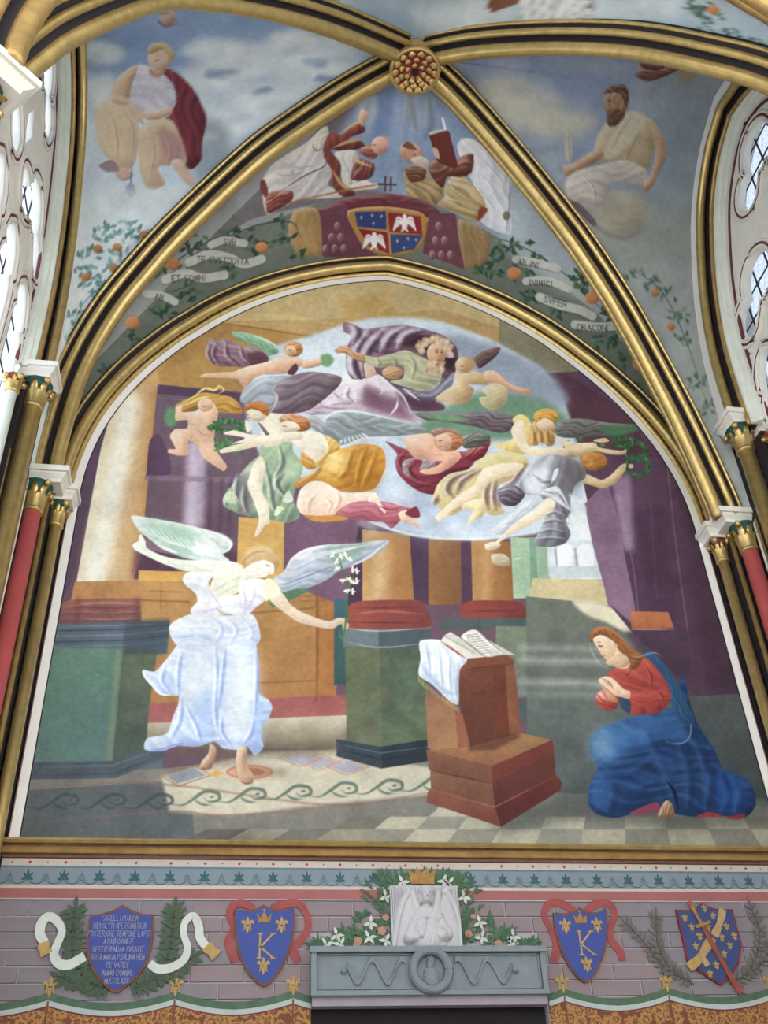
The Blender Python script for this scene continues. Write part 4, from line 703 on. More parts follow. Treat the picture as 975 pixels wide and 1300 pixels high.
    E(555, 515, 82, 58, (190, 128, 62), rel=(5, .6), lit=(222, 170, 100))
    for k in range(12): E(500 + 110 * ((k * 5) % 12) / 12, 490 + 60 * ((k * 7) % 12) / 12, 16, 13, ((216, 160, 90), (160, 100, 48))[k % 2], a=.7, soft=1)
    F([(480, 640), (510, 595), (600, 630), (660, 600), (720, 540), (755, 530), (745, 580), (690, 650), (620, 682), (560, 670)], (222, 188, 142), rel=(6, .6)); E(785, 545, 16, 14, (226, 186, 160))
    F([(210, 500), (300, 470), (420, 500), (500, 560), (500, 620), (440, 660), (410, 760), (410, 830), (380, 880), (410, 960), (380, 1020), (300, 1045), (200, 1040), (190, 1000), (240, 900), (260, 800), (220, 730), (130, 720), (90, 660), (150, 580)], (140, 140, 146), rel=(10, .6), lit=(238, 240, 244), dark=(66, 62, 72))
    F([(120, 690), (160, 590), (230, 540), (290, 560), (250, 680), (220, 740), (130, 710)], (226, 230, 238), soft=4); F([(220, 710), (330, 670), (400, 790), (410, 820), (330, 770), (290, 740)], (224, 226, 232), rel=(4, .5)); F([(290, 650), (310, 570), (340, 560), (320, 620)], (230, 234, 240))
    F([(420, 480), (500, 570), (480, 640), (420, 700), (380, 620), (350, 520)], (112, 104, 106), soft=5, a=.8)
    F([(-80, 940), (0, 880), (100, 790), (190, 740), (230, 760), (160, 830), (60, 900), (0, 960), (-60, 970)], (206, 212, 222), rel=(6, .5), dark=(130, 134, 150)); F([(-40, 690), (60, 660), (130, 720), (70, 790), (-10, 780)], (104, 92, 100), rel=(5, .6), lit=(226, 226, 230))
    F([(200, 800), (270, 740), (320, 770), (290, 830), (180, 900), (40, 970), (-60, 1040), (-90, 1065), (-100, 1050), (-60, 1020), (60, 900)], (240, 220, 190), rel=(7, .5), dark=(180, 150, 120)); F([(-120, 1030), (-60, 1010), (-20, 1030), (-50, 1060), (-110, 1060)], (238, 214, 186), rel=(3, .5))
    c.folds([[(260, 850), (330, 830), (400, 860)], [(240, 900), (320, 880), (400, 900)], [(220, 960), (300, 940), (390, 960)], [(210, 1000), (300, 990), (390, 1000)], [(180, 600), (240, 640), (300, 640)], [(250, 700), (330, 720), (390, 790)]], 3, (82, 80, 92), (232, 234, 240), .6)
    S([(410, 725), (460, 790), (500, 850)], 14, (232, 238, 242), .9, soft=2)
    c.bg(); c.t(540, 540, 4.875)
    F([(410, 800), (480, 795), (525, 830), (520, 870), (460, 870), (415, 850)], (196, 180, 150), rel=(3, .5)); S([(540, 830), (600, 820)], 3, (206, 220, 200), .7)
# ------------------------------------------------------------------ paintings on the vault cells
def leafy(c, x, y, n, r, cols=((64, 92, 72), (48, 74, 60), (88, 112, 84)), L=9):
    for k in range(n):
        a = c.rng.random() * 6.28; d = r * c.rng.random() ** .6; px, py = x + d * math.cos(a), y + d * .7 * math.sin(a); b = c.rng.random() * 6.28
        c.F([(px, py), (px + L * .5 * math.cos(b + .5), py + L * .5 * math.sin(b + .5)), (px + L * math.cos(b), py + L * math.sin(b)), (px + L * .5 * math.cos(b - .5), py + L * .5 * math.sin(b - .5))], cols[k % len(cols)], a=.9, n=3)
def fruit(c, x, y, r): c.E(x, y, r * 1.15, r, (196, 132, 84), rel=(2.5, .5), lit=(226, 180, 130), fold=0)
def scroll(c, pts, w, txt, tx, ty, h, ang, col=(188, 190, 180)):
    w, h, ty = w * 1.35, h * 1.2, ty + .6
    c.S(pts, w, (96, 98, 92), .5, soft=1.2, taper=False); c.S(np.array(pts, float) - (0, 1), w - 1, col, .95, soft=.5, taper=False); c.text(txt, tx, ty, h, (70, 66, 66), ang, w=1.1, a=.85)
def clouds(c, spots, col):
    for (x, y, rx, ry) in spots:
        for k in range(7):
            c.E(x + rx * (c.rng.random() - .5) * 1.4, y + ry * (c.rng.random() - .5) * 1.2, rx * (.35 + .3 * c.rng.random()), ry * (.35 + .3 * c.rng.random()), col, a=.5, soft=min(rx, ry) * .22)

def paint_vault_front():
    c = Canvas(20, 60, 980, 640, (148, 152, 152), seed=5); F, G, S, E = c.F, c.G, c.S, c.E
    c.bg(); c.t(0, 0, 1)
    G([(20, 640), (100, 480), (270, 305), (345, 280), (420, 252), (490, 243), (560, 262), (640, 305), (760, 400), (980, 640)], (118, 124, 114), (92, 100, 92), noise=.1)   # garden band
    F([(330, 275), (300, 290), (240, 330), (340, 230), (440, 130), (500, 110), (520, 240), (420, 255)], (118, 112, 114), noise=.06)
    F([(420, 200), (480, 95), (540, 90), (640, 180), (760, 330), (690, 345), (620, 290), (560, 262), (480, 240)], (134, 152, 180), soft=4, noise=.08)
    G([(500, 110), (535, 105), (520, 250), (490, 250)], (148, 166, 192), soft=5, a=.7); G([(478, 110), (502, 105), (488, 200), (470, 190)], (112, 130, 166), soft=4, a=.8)
    for x, y in ((470, 130), (455, 120), (525, 140), (540, 130), (515, 125)): S([(x, y - 20), (x + 4, y + 10), (x - 2, y + 30)], 10, (168, 172, 170), .6, soft=4)
    S([(545, 125), (548, 160), (540, 175)], 9, (106, 116, 124), .6, soft=3); S([(524, 135), (528, 165)], 6, (110, 122, 126), .6, soft=3)
    F([(640, 190), (700, 260), (790, 400), (700, 360), (640, 310)], (168, 174, 178), soft=6, a=.8)
    # bishop reclining left
    c.part('painted_bishop'); c.t(320, 120, 4.875)
    F([(60, 560), (110, 450), (200, 380), (330, 300), (440, 200), (470, 230), (480, 320), (440, 380), (500, 480), (470, 560), (560, 600), (540, 640), (330, 650), (200, 690), (90, 740)], (198, 192, 190), rel=(8, .4), dark=(130, 124, 132))
    c.folds([[(130, 470), (200, 500), (330, 480)], [(180, 420), (280, 450), (380, 440)], [(190, 590), (330, 500), (440, 450)]], 2.5, (140, 132, 144), (222, 218, 216), .5)
    for k in range(40): E(240 + 220 * c.rng.random(), 470 + 130 * c.rng.random(), 6, 5, (150, 146, 128), a=.5)
    S([(185, 590), (330, 500), (450, 440), (455, 380)], 1.6, (90, 80, 76), .8); F([(370, 310), (420, 240), (460, 195), (475, 250), (440, 340), (390, 350)], (206, 202, 190), rel=(3, .4)); S([(375, 300), (390, 345), (440, 340)], 1.6, (90, 80, 80), .8)
    F([(440, 350), (480, 240), (560, 250), (620, 190), (680, 180), (700, 230), (600, 270), (680, 290), (690, 330), (560, 350), (480, 340), (550, 430), (545, 520), (620, 590), (640, 625), (560, 630), (500, 570), (490, 470)], (126, 66, 62), rel=(5, .6), lit=(186, 120, 100))
    for l in ([(540, 240), (640, 180), (690, 170)], [(500, 330), (600, 290), (680, 280)], [(490, 460), (560, 560), (640, 600)]): S(l, 4, (206, 178, 122), .8)
    F([(510, 360), (640, 350), (650, 500), (640, 590), (560, 540), (550, 430)], (206, 202, 196), rel=(5, .4)); F([(610, 520), (640, 400), (700, 400), (760, 440), (740, 510), (680, 530)], (122, 70, 70), rel=(4, .5)); S([(640, 360), (650, 410), (750, 450)], 3.5, (206, 176, 110), .9)
    F([(655, 150), (680, 80), (700, 100), (725, 110), (700, 170), (680, 195)], (206, 162, 140), rel=(3, .5)); F([(660, 340), (720, 310), (760, 300), (780, 370), (750, 400), (690, 380)], (150, 92, 76), rel=(4, .5)); E(790, 315, 52, 56, (208, 160, 140), rel=(5, .5)); E(820, 290, 30, 34, (222, 170, 156), soft=3, a=.7); S([(745, 310), (765, 315)], 1.5, (80, 50, 46), .8)
    F([(610, 560), (700, 530), (740, 550), (770, 550), (775, 580), (700, 590), (640, 595)], (218, 202, 190), rel=(3, .4)); S([(230, 670), (450, 620), (640, 580), (760, 560)], 2.2, (150, 110, 66), .9, taper=False)
    for x in (825, 860): S([(x, 510), (x - 2, 595)], 2.6, (92, 66, 58), .95, taper=False)
    S([(780, 555), (890, 558)], 2.6, (92, 66, 58), .95, taper=False); F([(90, 620), (160, 595), (250, 600), (250, 650), (180, 700), (95, 735)], (136, 74, 66), rel=(4, .5)); F([(50, 540), (80, 530), (100, 600), (85, 640), (55, 600)], (122, 70, 62))
    # seated figure with book right
    c.part('painted_monk_with_book'); c.t(480, 120, 4.875)
    F([(490, 330), (520, 275), (580, 275), (680, 340), (780, 440), (830, 500), (810, 640), (820, 860), (640, 790), (590, 560), (540, 470)], (206, 208, 214), rel=(8, .4), dark=(140, 146, 160)); F([(830, 500), (960, 640), (975, 960), (850, 880)], (156, 172, 182), soft=4, a=.6)
    c.folds([[(600, 480), (680, 540), (740, 620)], [(640, 400), (720, 480), (780, 560)], [(600, 540), (660, 640), (740, 720)]], 2, (150, 156, 172), a=.5)
    F([(160, 480), (200, 440), (310, 460), (320, 520), (400, 560), (400, 630), (350, 690), (270, 670), (180, 620)], (176, 150, 106), rel=(6, .5)); F([(165, 460), (240, 440), (300, 470), (280, 530), (200, 540)], (116, 76, 58), rel=(3, .5))
    F([(410, 580), (450, 510), (520, 505), (600, 570), (660, 660), (655, 720), (610, 790), (500, 740), (370, 680), (410, 640)], (182, 158, 112), rel=(7, .5)); c.folds([[(450, 540), (490, 600), (640, 690)], [(420, 650), (520, 670), (620, 730)]], 1.6, (96, 84, 56), a=.6)
    F([(310, 450), (350, 400), (440, 440), (520, 380), (590, 370), (580, 480), (520, 510), (430, 510), (400, 580), (340, 520)], (118, 70, 54), rel=(5, .5))
    G([(315, 255), (415, 215), (440, 230), (495, 440), (480, 465), (370, 420)], (112, 56, 50)); G([(313, 252), (320, 232), (420, 212), (415, 222)], (216, 206, 190)); S([(400, 150), (415, 215)], 3.5, (222, 222, 216), .95, taper=False)
    E(205, 360, 78, 58, (198, 150, 126), rot=.6, rel=(5, .5)); F([(200, 400), (260, 380), (310, 410), (300, 450), (240, 440)], (206, 190, 174), rel=(3, .4)); F([(150, 320), (190, 290), (240, 340), (200, 340)], (130, 90, 72)); S([(215, 370), (235, 380)], 1.5, (90, 60, 50), .8); F([(340, 330), (370, 340), (380, 400), (350, 380)], (214, 174, 150))
    E(795, 750, 24, 28, (120, 120, 96)); S([(820, 500), (810, 700), (795, 860)], 1.2, (90, 84, 80), .7); F([(630, 700), (680, 710), (640, 770), (615, 775)], (136, 66, 52))
    # cardinal hat, tassels, quartered shield
    c.part('painted_coat_of_arms'); c.t(320, 0, 2.955)
    F([(240, 800), (330, 750), (500, 725), (620, 745), (700, 790), (690, 830), (610, 800), (360, 790), (300, 840)], (112, 58, 66), rel=(3, .4), fold=.08); G([(245, 790), (360, 770), (400, 900), (470, 960), (270, 965), (235, 900)], (112, 70, 84), noise=.08); G([(660, 800), (760, 800), (790, 900), (795, 1010), (640, 950)], (112, 70, 82), noise=.08)
    for bx, s_ in ((320, -1), (700, 1)):
        for r in range(3):
            for k in range(r + 1): E(bx + (k - r / 2) * 34 * 1.0 + s_ * r * 5, 850 + r * 42 + (12 * r if s_ > 0 else 0), 12, 17, (140, 96, 108), rel=(2, .5)); 
    F([(360, 790), (500, 775), (640, 800), (655, 870), (620, 940), (520, 962), (430, 935), (385, 870)], (176, 132, 72), rel=(2, .5), fold=.05); E(645, 825, 18, 14, (176, 130, 66))
    G([(385, 795), (502, 792), (505, 862), (395, 850)], (58, 72, 124)); G([(510, 795), (632, 812), (640, 880), (515, 870)], (146, 50, 52)); G([(398, 858), (508, 872), (515, 952), (440, 925)], (138, 46, 50)); G([(518, 878), (642, 882), (610, 935), (525, 952)], (60, 78, 128))
    for x, y in ((410, 815), (450, 808), (485, 812), (455, 838), (545, 905), (585, 895), (615, 900), (570, 930)): S([(x, y - 7), (x, y + 7)], 1.5, (206, 180, 104), .95); S([(x - 5, y - 1), (x + 5, y - 1)], 1.5, (206, 180, 104), .95)
    for x, y in ((572, 838), (458, 905)):
        E(x, y, 12, 24, (236, 232, 228)); E(x, y - 26, 8, 8, (236, 232, 228))
        for s_ in (-1, 1):
            for k in range(4): S([(x, y - 10), (x + s_ * (22 + 4 * k), y - 22 + 12 * k), (x + s_ * (34 + 3 * k), y - 12 + 14 * k)], 3, (236, 232, 228), .95)
            S([(x, y + 16), (x + s_ * 14, y + 32)], 2.4, (236, 232, 228), .95)
    E(135, 880, 5, 5, (146, 150, 138))
    c.bg(); F([(135, 870), (160, 790), (245, 785), (262, 900), (255, 960), (170, 950)], (170, 138, 92), rel=(4, .4), fold=.06); F([(770, 830), (830, 840), (890, 890), (880, 980), (830, 1010), (795, 990)], (146, 120, 84), rel=(4, .4), fold=.06)
    # scrolls, fruit and leaves along the arch
    c.t(0, 0, 1); c.part('painted_garland_with_scrolls')
    for (x, y, n, r) in ((210, 340, 16, 18), (250, 312, 16, 20), (300, 290, 12, 16), (325, 312, 14, 16), (240, 372, 16, 15), (205, 395, 14, 14), (292, 340, 12, 14), (365, 305, 8, 12), (355, 280, 6, 8), (170, 430, 14, 14), (140, 470, 12, 14), (380, 325, 6, 9)): leafy(c, x, y, n, r, L=11)
    for l in ([(288, 300), (330, 285), (370, 282), (382, 302)], [(190, 360), (240, 320), (300, 290)], [(200, 375), (240, 362), (250, 345)]): S(l, 2, (64, 84, 66), .8)
    fruit(c, 332, 314, 7); fruit(c, 219, 335, 8); fruit(c, 168, 410, 8)
    scroll(c, [(268, 312), (285, 306), (310, 310)], 8, 'SVB', 284, 310, 6, .0); scroll(c, [(240, 334), (265, 324), (290, 328), (310, 336), (332, 330)], 9, 'TE CVSTODITA', 250, 332, 6.2, .05); scroll(c, [(210, 356), (235, 348), (258, 354), (285, 350)], 9, 'ET SOMNI', 218, 357, 6.5, -.02); scroll(c, [(185, 374), (205, 376), (222, 384)], 8, 'AB', 196, 379, 6.5, .25)
    for (x, y, n, r) in ((630, 320, 16, 18), (660, 312, 10, 14), (620, 343, 14, 14), (662, 345, 12, 14), (680, 330, 10, 12), (705, 395, 10, 14), (742, 365, 12, 14), (775, 400, 14, 14), (770, 435, 16, 16), (800, 455, 14, 14), (820, 480, 12, 14), (675, 375, 12, 14), (735, 352, 8, 10), (850, 540, 12, 14)): leafy(c, x, y, n, r, L=11)
    S([(610, 298), (660, 312), (720, 350), (790, 420)], 2, (70, 92, 72), .7); fruit(c, 653, 347, 8); fruit(c, 752, 378, 8); fruit(c, 813, 462, 9)
    scroll(c, [(655, 330), (680, 334), (708, 342)], 8, 'AB INI', 657, 335, 6, .18); scroll(c, [(668, 358), (695, 357), (722, 368)], 8, 'INIMICI', 671, 361, 6, .1); scroll(c, [(685, 378), (710, 388), (735, 394), (752, 402)], 9, 'SVPER', 690, 382, 6.5, .28); scroll(c, [(730, 413), (760, 416), (790, 414)], 9, 'DRACONE', 733, 419, 6.5, .02)
    c.scumble(.03); return c

def paint_vault_left():
    c = Canvas(40, -30, 580, 640, (206, 220, 228), seed=7); F, G, S, E = c.F, c.G, c.S, c.E
    c.bg(); c.t(0, 0, 1)
    G([(40, -30), (580, -30), (580, 90), (300, 70), (110, 110), (40, 100)], (150, 172, 202), soft=22, noise=.08); F([(100, 45), (200, 40), (260, 80), (180, 110), (105, 80)], (134, 158, 190), soft=9, a=.7)
    clouds(c, ((290, 70, 60, 22), (370, 90, 90, 26), (300, 110, 60, 30), (270, 150, 50, 24), (350, 150, 70, 36), (420, 60, 70, 22), (130, 65, 30, 18), (130, 120, 20, 30)), (234, 238, 234)); clouds(c, ((400, 80, 20, 7), (335, 115, 16, 6), (280, 95, 20, 8), (410, 100, 14, 5)), (138, 158, 186))
    G([(60, 300), (140, 240), (260, 235), (200, 330), (100, 460), (40, 640)], (226, 234, 234), soft=10, a=.9); F([(250, 150), (290, 160), (285, 215), (250, 225), (245, 180)], (152, 162, 170), soft=6, a=.8)
    for k in range(70):
        x, y = 230 + 300 * c.rng.random(), 40 + 150 * c.rng.random(); E(x, y, 10 + 22 * c.rng.random(), 3 + 6 * c.rng.random(), ((240, 242, 238), (226, 232, 232), (168, 186, 208))[k % 3], a=.35, soft=3.5, rot=-.1)
    c.part('painted_cherub_head'); c.t(0, 0, 2.955); E(630, 65, 30, 28, (206, 168, 150), rel=(4, .5)); S([(585, 70), (620, 98), (670, 85)], 4, (150, 100, 90), .7); S([(595, 55), (640, 45)], 4, (176, 130, 110), .8)
    c.part('painted_saint_in_red_cloak')
    F([(600, 260), (660, 270), (730, 340), (775, 440), (760, 530), (755, 600), (710, 635), (640, 560), (620, 440), (640, 340)], (132, 62, 72), rel=(8, .6), lit=(176, 106, 108))
    F([(415, 370), (450, 290), (520, 240), (600, 270), (650, 320), (660, 380), (630, 440), (560, 440), (490, 400), (430, 390)], (216, 210, 216), rel=(7, .5), dark=(160, 146, 160)); F([(415, 360), (440, 290), (520, 240), (490, 330), (480, 380)], (216, 184, 150), rel=(5, .5))
    c.folds([[(510, 290), (540, 350), (600, 370)], [(540, 280), (590, 330), (640, 330)]], 1.8, (170, 156, 172), a=.6)
    F([(355, 420), (400, 375), (470, 400), (520, 460), (510, 600), (470, 640), (410, 600), (370, 540)], (216, 192, 156), rel=(8, .5), dark=(170, 130, 120)); F([(520, 500), (560, 450), (640, 450), (680, 520), (700, 610), (640, 620), (590, 630), (620, 690), (560, 710), (525, 640)], (210, 182, 150), rel=(8, .5), dark=(160, 116, 110)); F([(600, 480), (680, 520), (690, 600), (620, 600)], (176, 130, 136), soft=3, a=.7)
    c.folds([[(420, 420), (440, 520), (440, 600)], [(570, 500), (580, 580), (560, 680)], [(620, 500), (640, 560), (630, 620)], [(460, 410), (500, 480), (500, 560)]], 1.8, (176, 128, 122), (230, 210, 180), .55)
    E(600, 215, 46, 52, (224, 190, 164), rel=(5, .5)); F([(550, 200), (565, 165), (620, 160), (655, 200), (640, 230), (610, 190), (570, 200)], (200, 172, 128), rel=(3, .5)); S([(580, 225), (600, 232)], 1.3, (120, 80, 66), .7); F([(560, 255), (590, 270), (620, 265), (600, 290), (565, 285)], (190, 150, 126))
    F([(420, 350), (480, 370), (540, 420), (640, 400), (640, 430), (560, 450), (470, 400), (420, 380)], (222, 186, 158), rel=(4, .5)); F([(470, 400), (500, 390), (530, 440), (540, 470), (500, 440)], (222, 186, 158), rel=(3, .5))
    F([(430, 650), (470, 630), (500, 660), (460, 680)], (214, 176, 156), rel=(2, .5)); F([(640, 610), (680, 600), (720, 660), (750, 690), (730, 705), (690, 680)], (222, 186, 164), rel=(3, .5)); S([(495, 600), (490, 690), (485, 740)], 2.5, (120, 130, 150), .8); F([(470, 700), (500, 690), (510, 730), (485, 745)], (136, 150, 176), a=.8); F([(370, 620), (420, 600), (450, 640), (400, 645)], (140, 104, 110), a=.7)
    F([(400, 700), (560, 715), (700, 700), (790, 660), (760, 730), (600, 780), (420, 780)], (216, 222, 222), soft=5, a=.8)
    c.t(0, 0, 1); c.part('painted_orange_branches')
    for (x, y, n, r) in ((135, 300, 20, 20), (160, 290, 14, 16), (115, 350, 24, 20), (150, 330, 22, 20), (185, 300, 12, 14), (105, 400, 24, 18), (95, 440, 22, 16), (85, 480, 18, 14), (130, 370, 18, 18), (110, 320, 12, 14), (75, 520, 16, 12)): leafy(c, x, y, n, r, ((132, 172, 170), (110, 152, 150), (156, 190, 186), (96, 134, 128)), 10)
    S([(170, 300), (172, 320), (150, 350), (110, 380), (85, 430)], 1.5, (96, 128, 124), .8)
    for x, y in ((183, 298), (149, 314), (124, 316), (145, 341), (109, 352)): fruit(c, x, y, 5.5)
    c.scumble(.025); return c

def paint_vault_right():
    c = Canvas(520, 30, 1010, 680, (166, 172, 170), seed=9); F, G, S, E = c.F, c.G, c.S, c.E
    c.bg(); c.t(0, 0, 1)
    G([(520, 30), (1010, 30), (1010, 130), (900, 150), (870, 240), (560, 220), (520, 160)], (146, 160, 186), soft=26, noise=.08); F([(820, 80), (940, 90), (900, 300), (860, 330), (840, 180)], (150, 160, 166), soft=14, a=.8)
    clouds(c, ((668, 130, 60, 36), (700, 155, 50, 26), (640, 120, 40, 24), (720, 145, 40, 20)), (204, 200, 180)); clouds(c, ((690, 205, 30, 14), (660, 180, 30, 10)), (170, 180, 184)); clouds(c, ((780, 320, 60, 30), (840, 300, 50, 40), (730, 260, 30, 20)), (160, 166, 158))
    for k in range(50):
        x, y = 560 + 300 * c.rng.random(), 80 + 150 * c.rng.random(); E(x, y, 10 + 22 * c.rng.random(), 4 + 7 * c.rng.random(), ((206, 204, 190), (190, 194, 190), (132, 148, 176))[k % 3], a=.25, soft=4, rot=.1)
    c.t(645, 0, 2.955); c.part('painted_apostle_with_knife')
    E(430, 800, 92, 86, (186, 178, 158), soft=5, rel=(12, .5), fold=.05); E(370, 780, 60, 50, (176, 166, 150), soft=6, a=.8); S([(240, 760), (330, 850), (430, 895), (510, 860)], 6, (140, 122, 116), .6, soft=3)
    F([(360, 470), (420, 430), (480, 420), (540, 450), (570, 500), (545, 560), (520, 640), (430, 620), (330, 600), (330, 530)], (198, 178, 142), rel=(8, .5), dark=(140, 110, 80)); F([(430, 430), (500, 420), (510, 480), (400, 590), (360, 580)], (216, 206, 182), soft=2, a=.9)
    c.folds([[(470, 430), (420, 500), (380, 580)], [(500, 480), (460, 560), (440, 610)]], 2, (150, 118, 84), (228, 214, 184), .5)
    F([(540, 480), (590, 520), (595, 590), (565, 650), (550, 690), (520, 720), (505, 690), (540, 640), (550, 560)], (196, 160, 130), rel=(5, .5)); F([(330, 560), (360, 580), (310, 620), (250, 650), (215, 660), (205, 620), (240, 615)], (196, 156, 124), rel=(5, .5))
    F([(215, 680), (260, 640), (340, 620), (440, 600), (520, 640), (500, 690), (400, 680), (370, 700), (350, 780), (290, 770), (225, 740)], (206, 196, 184), rel=(8, .5), dark=(146, 130, 126)); c.folds([[(280, 660), (320, 700), (330, 760)], [(380, 630), (440, 650), (500, 670)]], 2, (150, 134, 130), a=.5)
    E(405, 385, 46, 58, (178, 136, 106), rel=(5, .5)); F([(358, 350), (390, 320), (440, 320), (455, 370), (440, 400), (420, 350), (375, 350)], (112, 84, 66), rel=(3, .4)); F([(372, 410), (420, 410), (440, 430), (410, 470), (375, 470)], (110, 78, 60), rel=(3, .4)); S([(368, 378), (390, 380)], 1.4, (70, 48, 40), .8)
    S([(222, 480), (226, 560), (228, 612)], 9, (206, 202, 186), .9); S([(228, 490), (232, 610)], 1.2, (120, 110, 100), .8); F([(235, 755), (270, 765), (330, 830), (320, 850), (270, 800)], (110, 84, 90), a=.7)
    c.part('painted_cherub_head'); F([(475, 280), (520, 250), (590, 250), (640, 260), (580, 290), (520, 305)], (132, 92, 76), rel=(3, .5)); F([(490, 235), (540, 240), (590, 245), (560, 265), (510, 258)], (110, 74, 66), rel=(2, .5)); F([(640, 250), (690, 270), (700, 300), (650, 310)], (176, 146, 112), a=.7)
    c.t(0, 0, 1); c.part('painted_orange_branches')
    for (x, y, n, r) in ((805, 350, 10, 14), (830, 360, 12, 14), (845, 375, 10, 14), (870, 430, 12, 14), (885, 480, 14, 14), (900, 520, 12, 12), (860, 400, 10, 12), (895, 560, 10, 10)): leafy(c, x, y, n, r, ((104, 126, 112), (88, 112, 104), (130, 144, 124)), 9)
    S([(800, 340), (840, 370), (870, 430), (900, 520)], 1.4, (92, 110, 98), .8); fruit(c, 832, 372, 5); fruit(c, 852, 415, 5)
    c.scumble(.03); return c

def paint_vault_back():
    c = Canvas(-60, -420, 1060, 160, (168, 184, 194), k=.8, seed=11); F, G, S, E = c.F, c.G, c.S, c.E
    c.bg(); c.t(0, 0, 1)
    clouds(c, ((590, 20, 60, 30), (480, 20, 60, 20), (800, 20, 90, 40), (620, -80, 200, 60), (300, -100, 200, 60)), (206, 214, 214)); G([(430, 0), (520, 0), (530, 60), (480, 50)], (140, 162, 188), soft=10, a=.8)
    c.part('painted_figure_in_white'); G([(603, -60), (680, -60), (665, 2), (622, 17)], (128, 88, 70)); F([(650, -80), (760, -80), (748, 34), (675, 36), (662, 12)], (214, 214, 214), rel=(6, .4)); c.folds([[(690, -40), (700, 10), (690, 34)], [(720, -40), (730, 20), (725, 34)]], 2, (160, 164, 172), a=.5); S([(748, -40), (749, 20)], 5, (96, 104, 116), .8)
    c.part('painted_orange_branches')
    for (x, y, n, r) in ((900, 22, 16, 22), (930, 48, 14, 18), (955, 60, 12, 18), (880, 5, 10, 14), (420, 0, 3, 6)): leafy(c, x, y, n, r, ((84, 110, 100), (110, 136, 120), (70, 96, 88)), 11)
    S([(880, -10), (895, 30), (930, 52), (980, 58)], 1.6, (70, 96, 84), .8); fruit(c, 905, 12, 7)
    c.scumble(.025); return c
# ------------------------------------------------------------------ arch of the end wall (measured outline)
_TH = np.radians([0, 10, 20, 30, 40, 50, 60, 73, 82, 90]); _RH = np.array([2.815, 2.842, 2.866, 2.884, 2.906, 2.952, 3.04, 3.168, 3.25, 3.325]); AZ = 2.85
def arch_rho(th): return np.interp(th, _TH, np.convolve(np.pad(_RH, 1, mode='reflect', reflect_type='odd'), [.15, .7, .15], 'valid'))
def arch_path(off=0.0, n=48, side=0):
    """points (x, z) of the end-wall arch from the left springing over the apex to the right one; outward normals too"""
    th = np.linspace(0, PI / 2, n); r = arch_rho(th); R = np.stack([r * np.cos(th), AZ + r * np.sin(th)], 1)
    L = R * (-1, 1); P = np.vstack([L, R[::-1][1:]]); P = np.vstack([smooth_pts(L, False, 2), smooth_pts(R[::-1], False, 2)[1:]])
    T = np.gradient(P, axis=0); T /= np.linalg.norm(T, axis=1)[:, None]; N = np.stack([-T[:, 1], T[:, 0]], 1)
    m = len(P) // 2; N[m] = (0, 1)
    return P + off * N * 1.0, N
def xyz(P, y): return np.stack([P[:, 0], np.full(len(P), y), P[:, 1]], 1)
def n3(N): return np.stack([N[:, 0], np.zeros(len(N)), N[:, 1]], 1)

# ------------------------------------------------------------------ floor, walls behind
o = struct(mesh('floor', *box(-3.6, 3.6, -12.8, .4, FLOOR_Z - .2, FLOOR_Z), 'floor'))
V, F = join_parts([box(-3.7, 3.7, .06, .4, -.02, 7.6), box(-3.7, -.80, .0, .4, FLOOR_Z, -.02), box(.80, 3.7, .0, .4, FLOOR_Z, -.02), box(-.80, .80, .0, .4, -1.09, -.02)])
wall_front = struct(mesh('wall_front', V, F, 'joint'))

# ------------------------------------------------------------------ the wall painting
MC = paint_mural()
mural = thing('wall_painting', 'huge arched wall painting of a winged figure in white and a kneeling woman in blue', 'wall painting', (0, 0, 0))
st = .0068; gx = np.arange(-2.86, 2.861, st); gz = np.arange(-.02, 6.24, st)
X, Z = np.meshgrid(gx, gz, indexing='ij'); V = np.stack([X.ravel(), np.zeros(X.size), Z.ravel()], 1)
px, py = to_photo(V); C = MC.sample(px, py); Q = grid_quads(len(gx), len(gz)); c4 = V[Q].mean(1)
th = np.arctan2(np.maximum(c4[:, 2] - AZ, 0), np.abs(c4[:, 0])); ins = np.where(c4[:, 2] > AZ, np.hypot(c4[:, 0], c4[:, 2] - AZ) < arch_rho(th) + .03, np.abs(c4[:, 0]) < 2.845)
Q = Q[ins]; qx, qy = to_photo(c4[ins]); ID = MC.ids(qx, qy)
parts = painted('painted_architecture', V, Q[:, ::-1] if False else Q, C, mural, ID, MC.names)
ML = {'painted_lectern': 'brown wooden lectern on a stepped base', 'painted_altar_cloth': 'white fringed cloth over the lectern', 'painted_open_book': 'open book with pale pages', 'painted_winged_messenger': 'winged figure in flowing white robe', 'painted_lily_stem': 'stem of white lilies', 'painted_kneeling_woman': 'kneeling woman in red dress and blue mantle', 'painted_cloud_glory': 'pale blue cloud', 'painted_bearded_figure': 'bearded old figure in violet and white drapery', 'painted_flying_child': 'flying nude child with green wing', 'painted_child_with_wreath': 'nude child with golden scarf', 'painted_maiden_in_green': 'red-haired winged maiden in pale green', 'painted_maiden_in_ochre': 'winged maiden in billowing ochre dress', 'painted_child_in_red_cloth': 'child wrapped in dark red cloth', 'painted_pair_of_children': 'pair of nude children', 'painted_maiden_in_yellow': 'blonde maiden in pale yellow', 'painted_maiden_in_grey': 'maiden in grey and white holding green wreaths'}
for k, ob in parts.items():
    if ob.name.split('.')[0] in ML: ob['label'] = ML[ob.name.split('.')[0]]

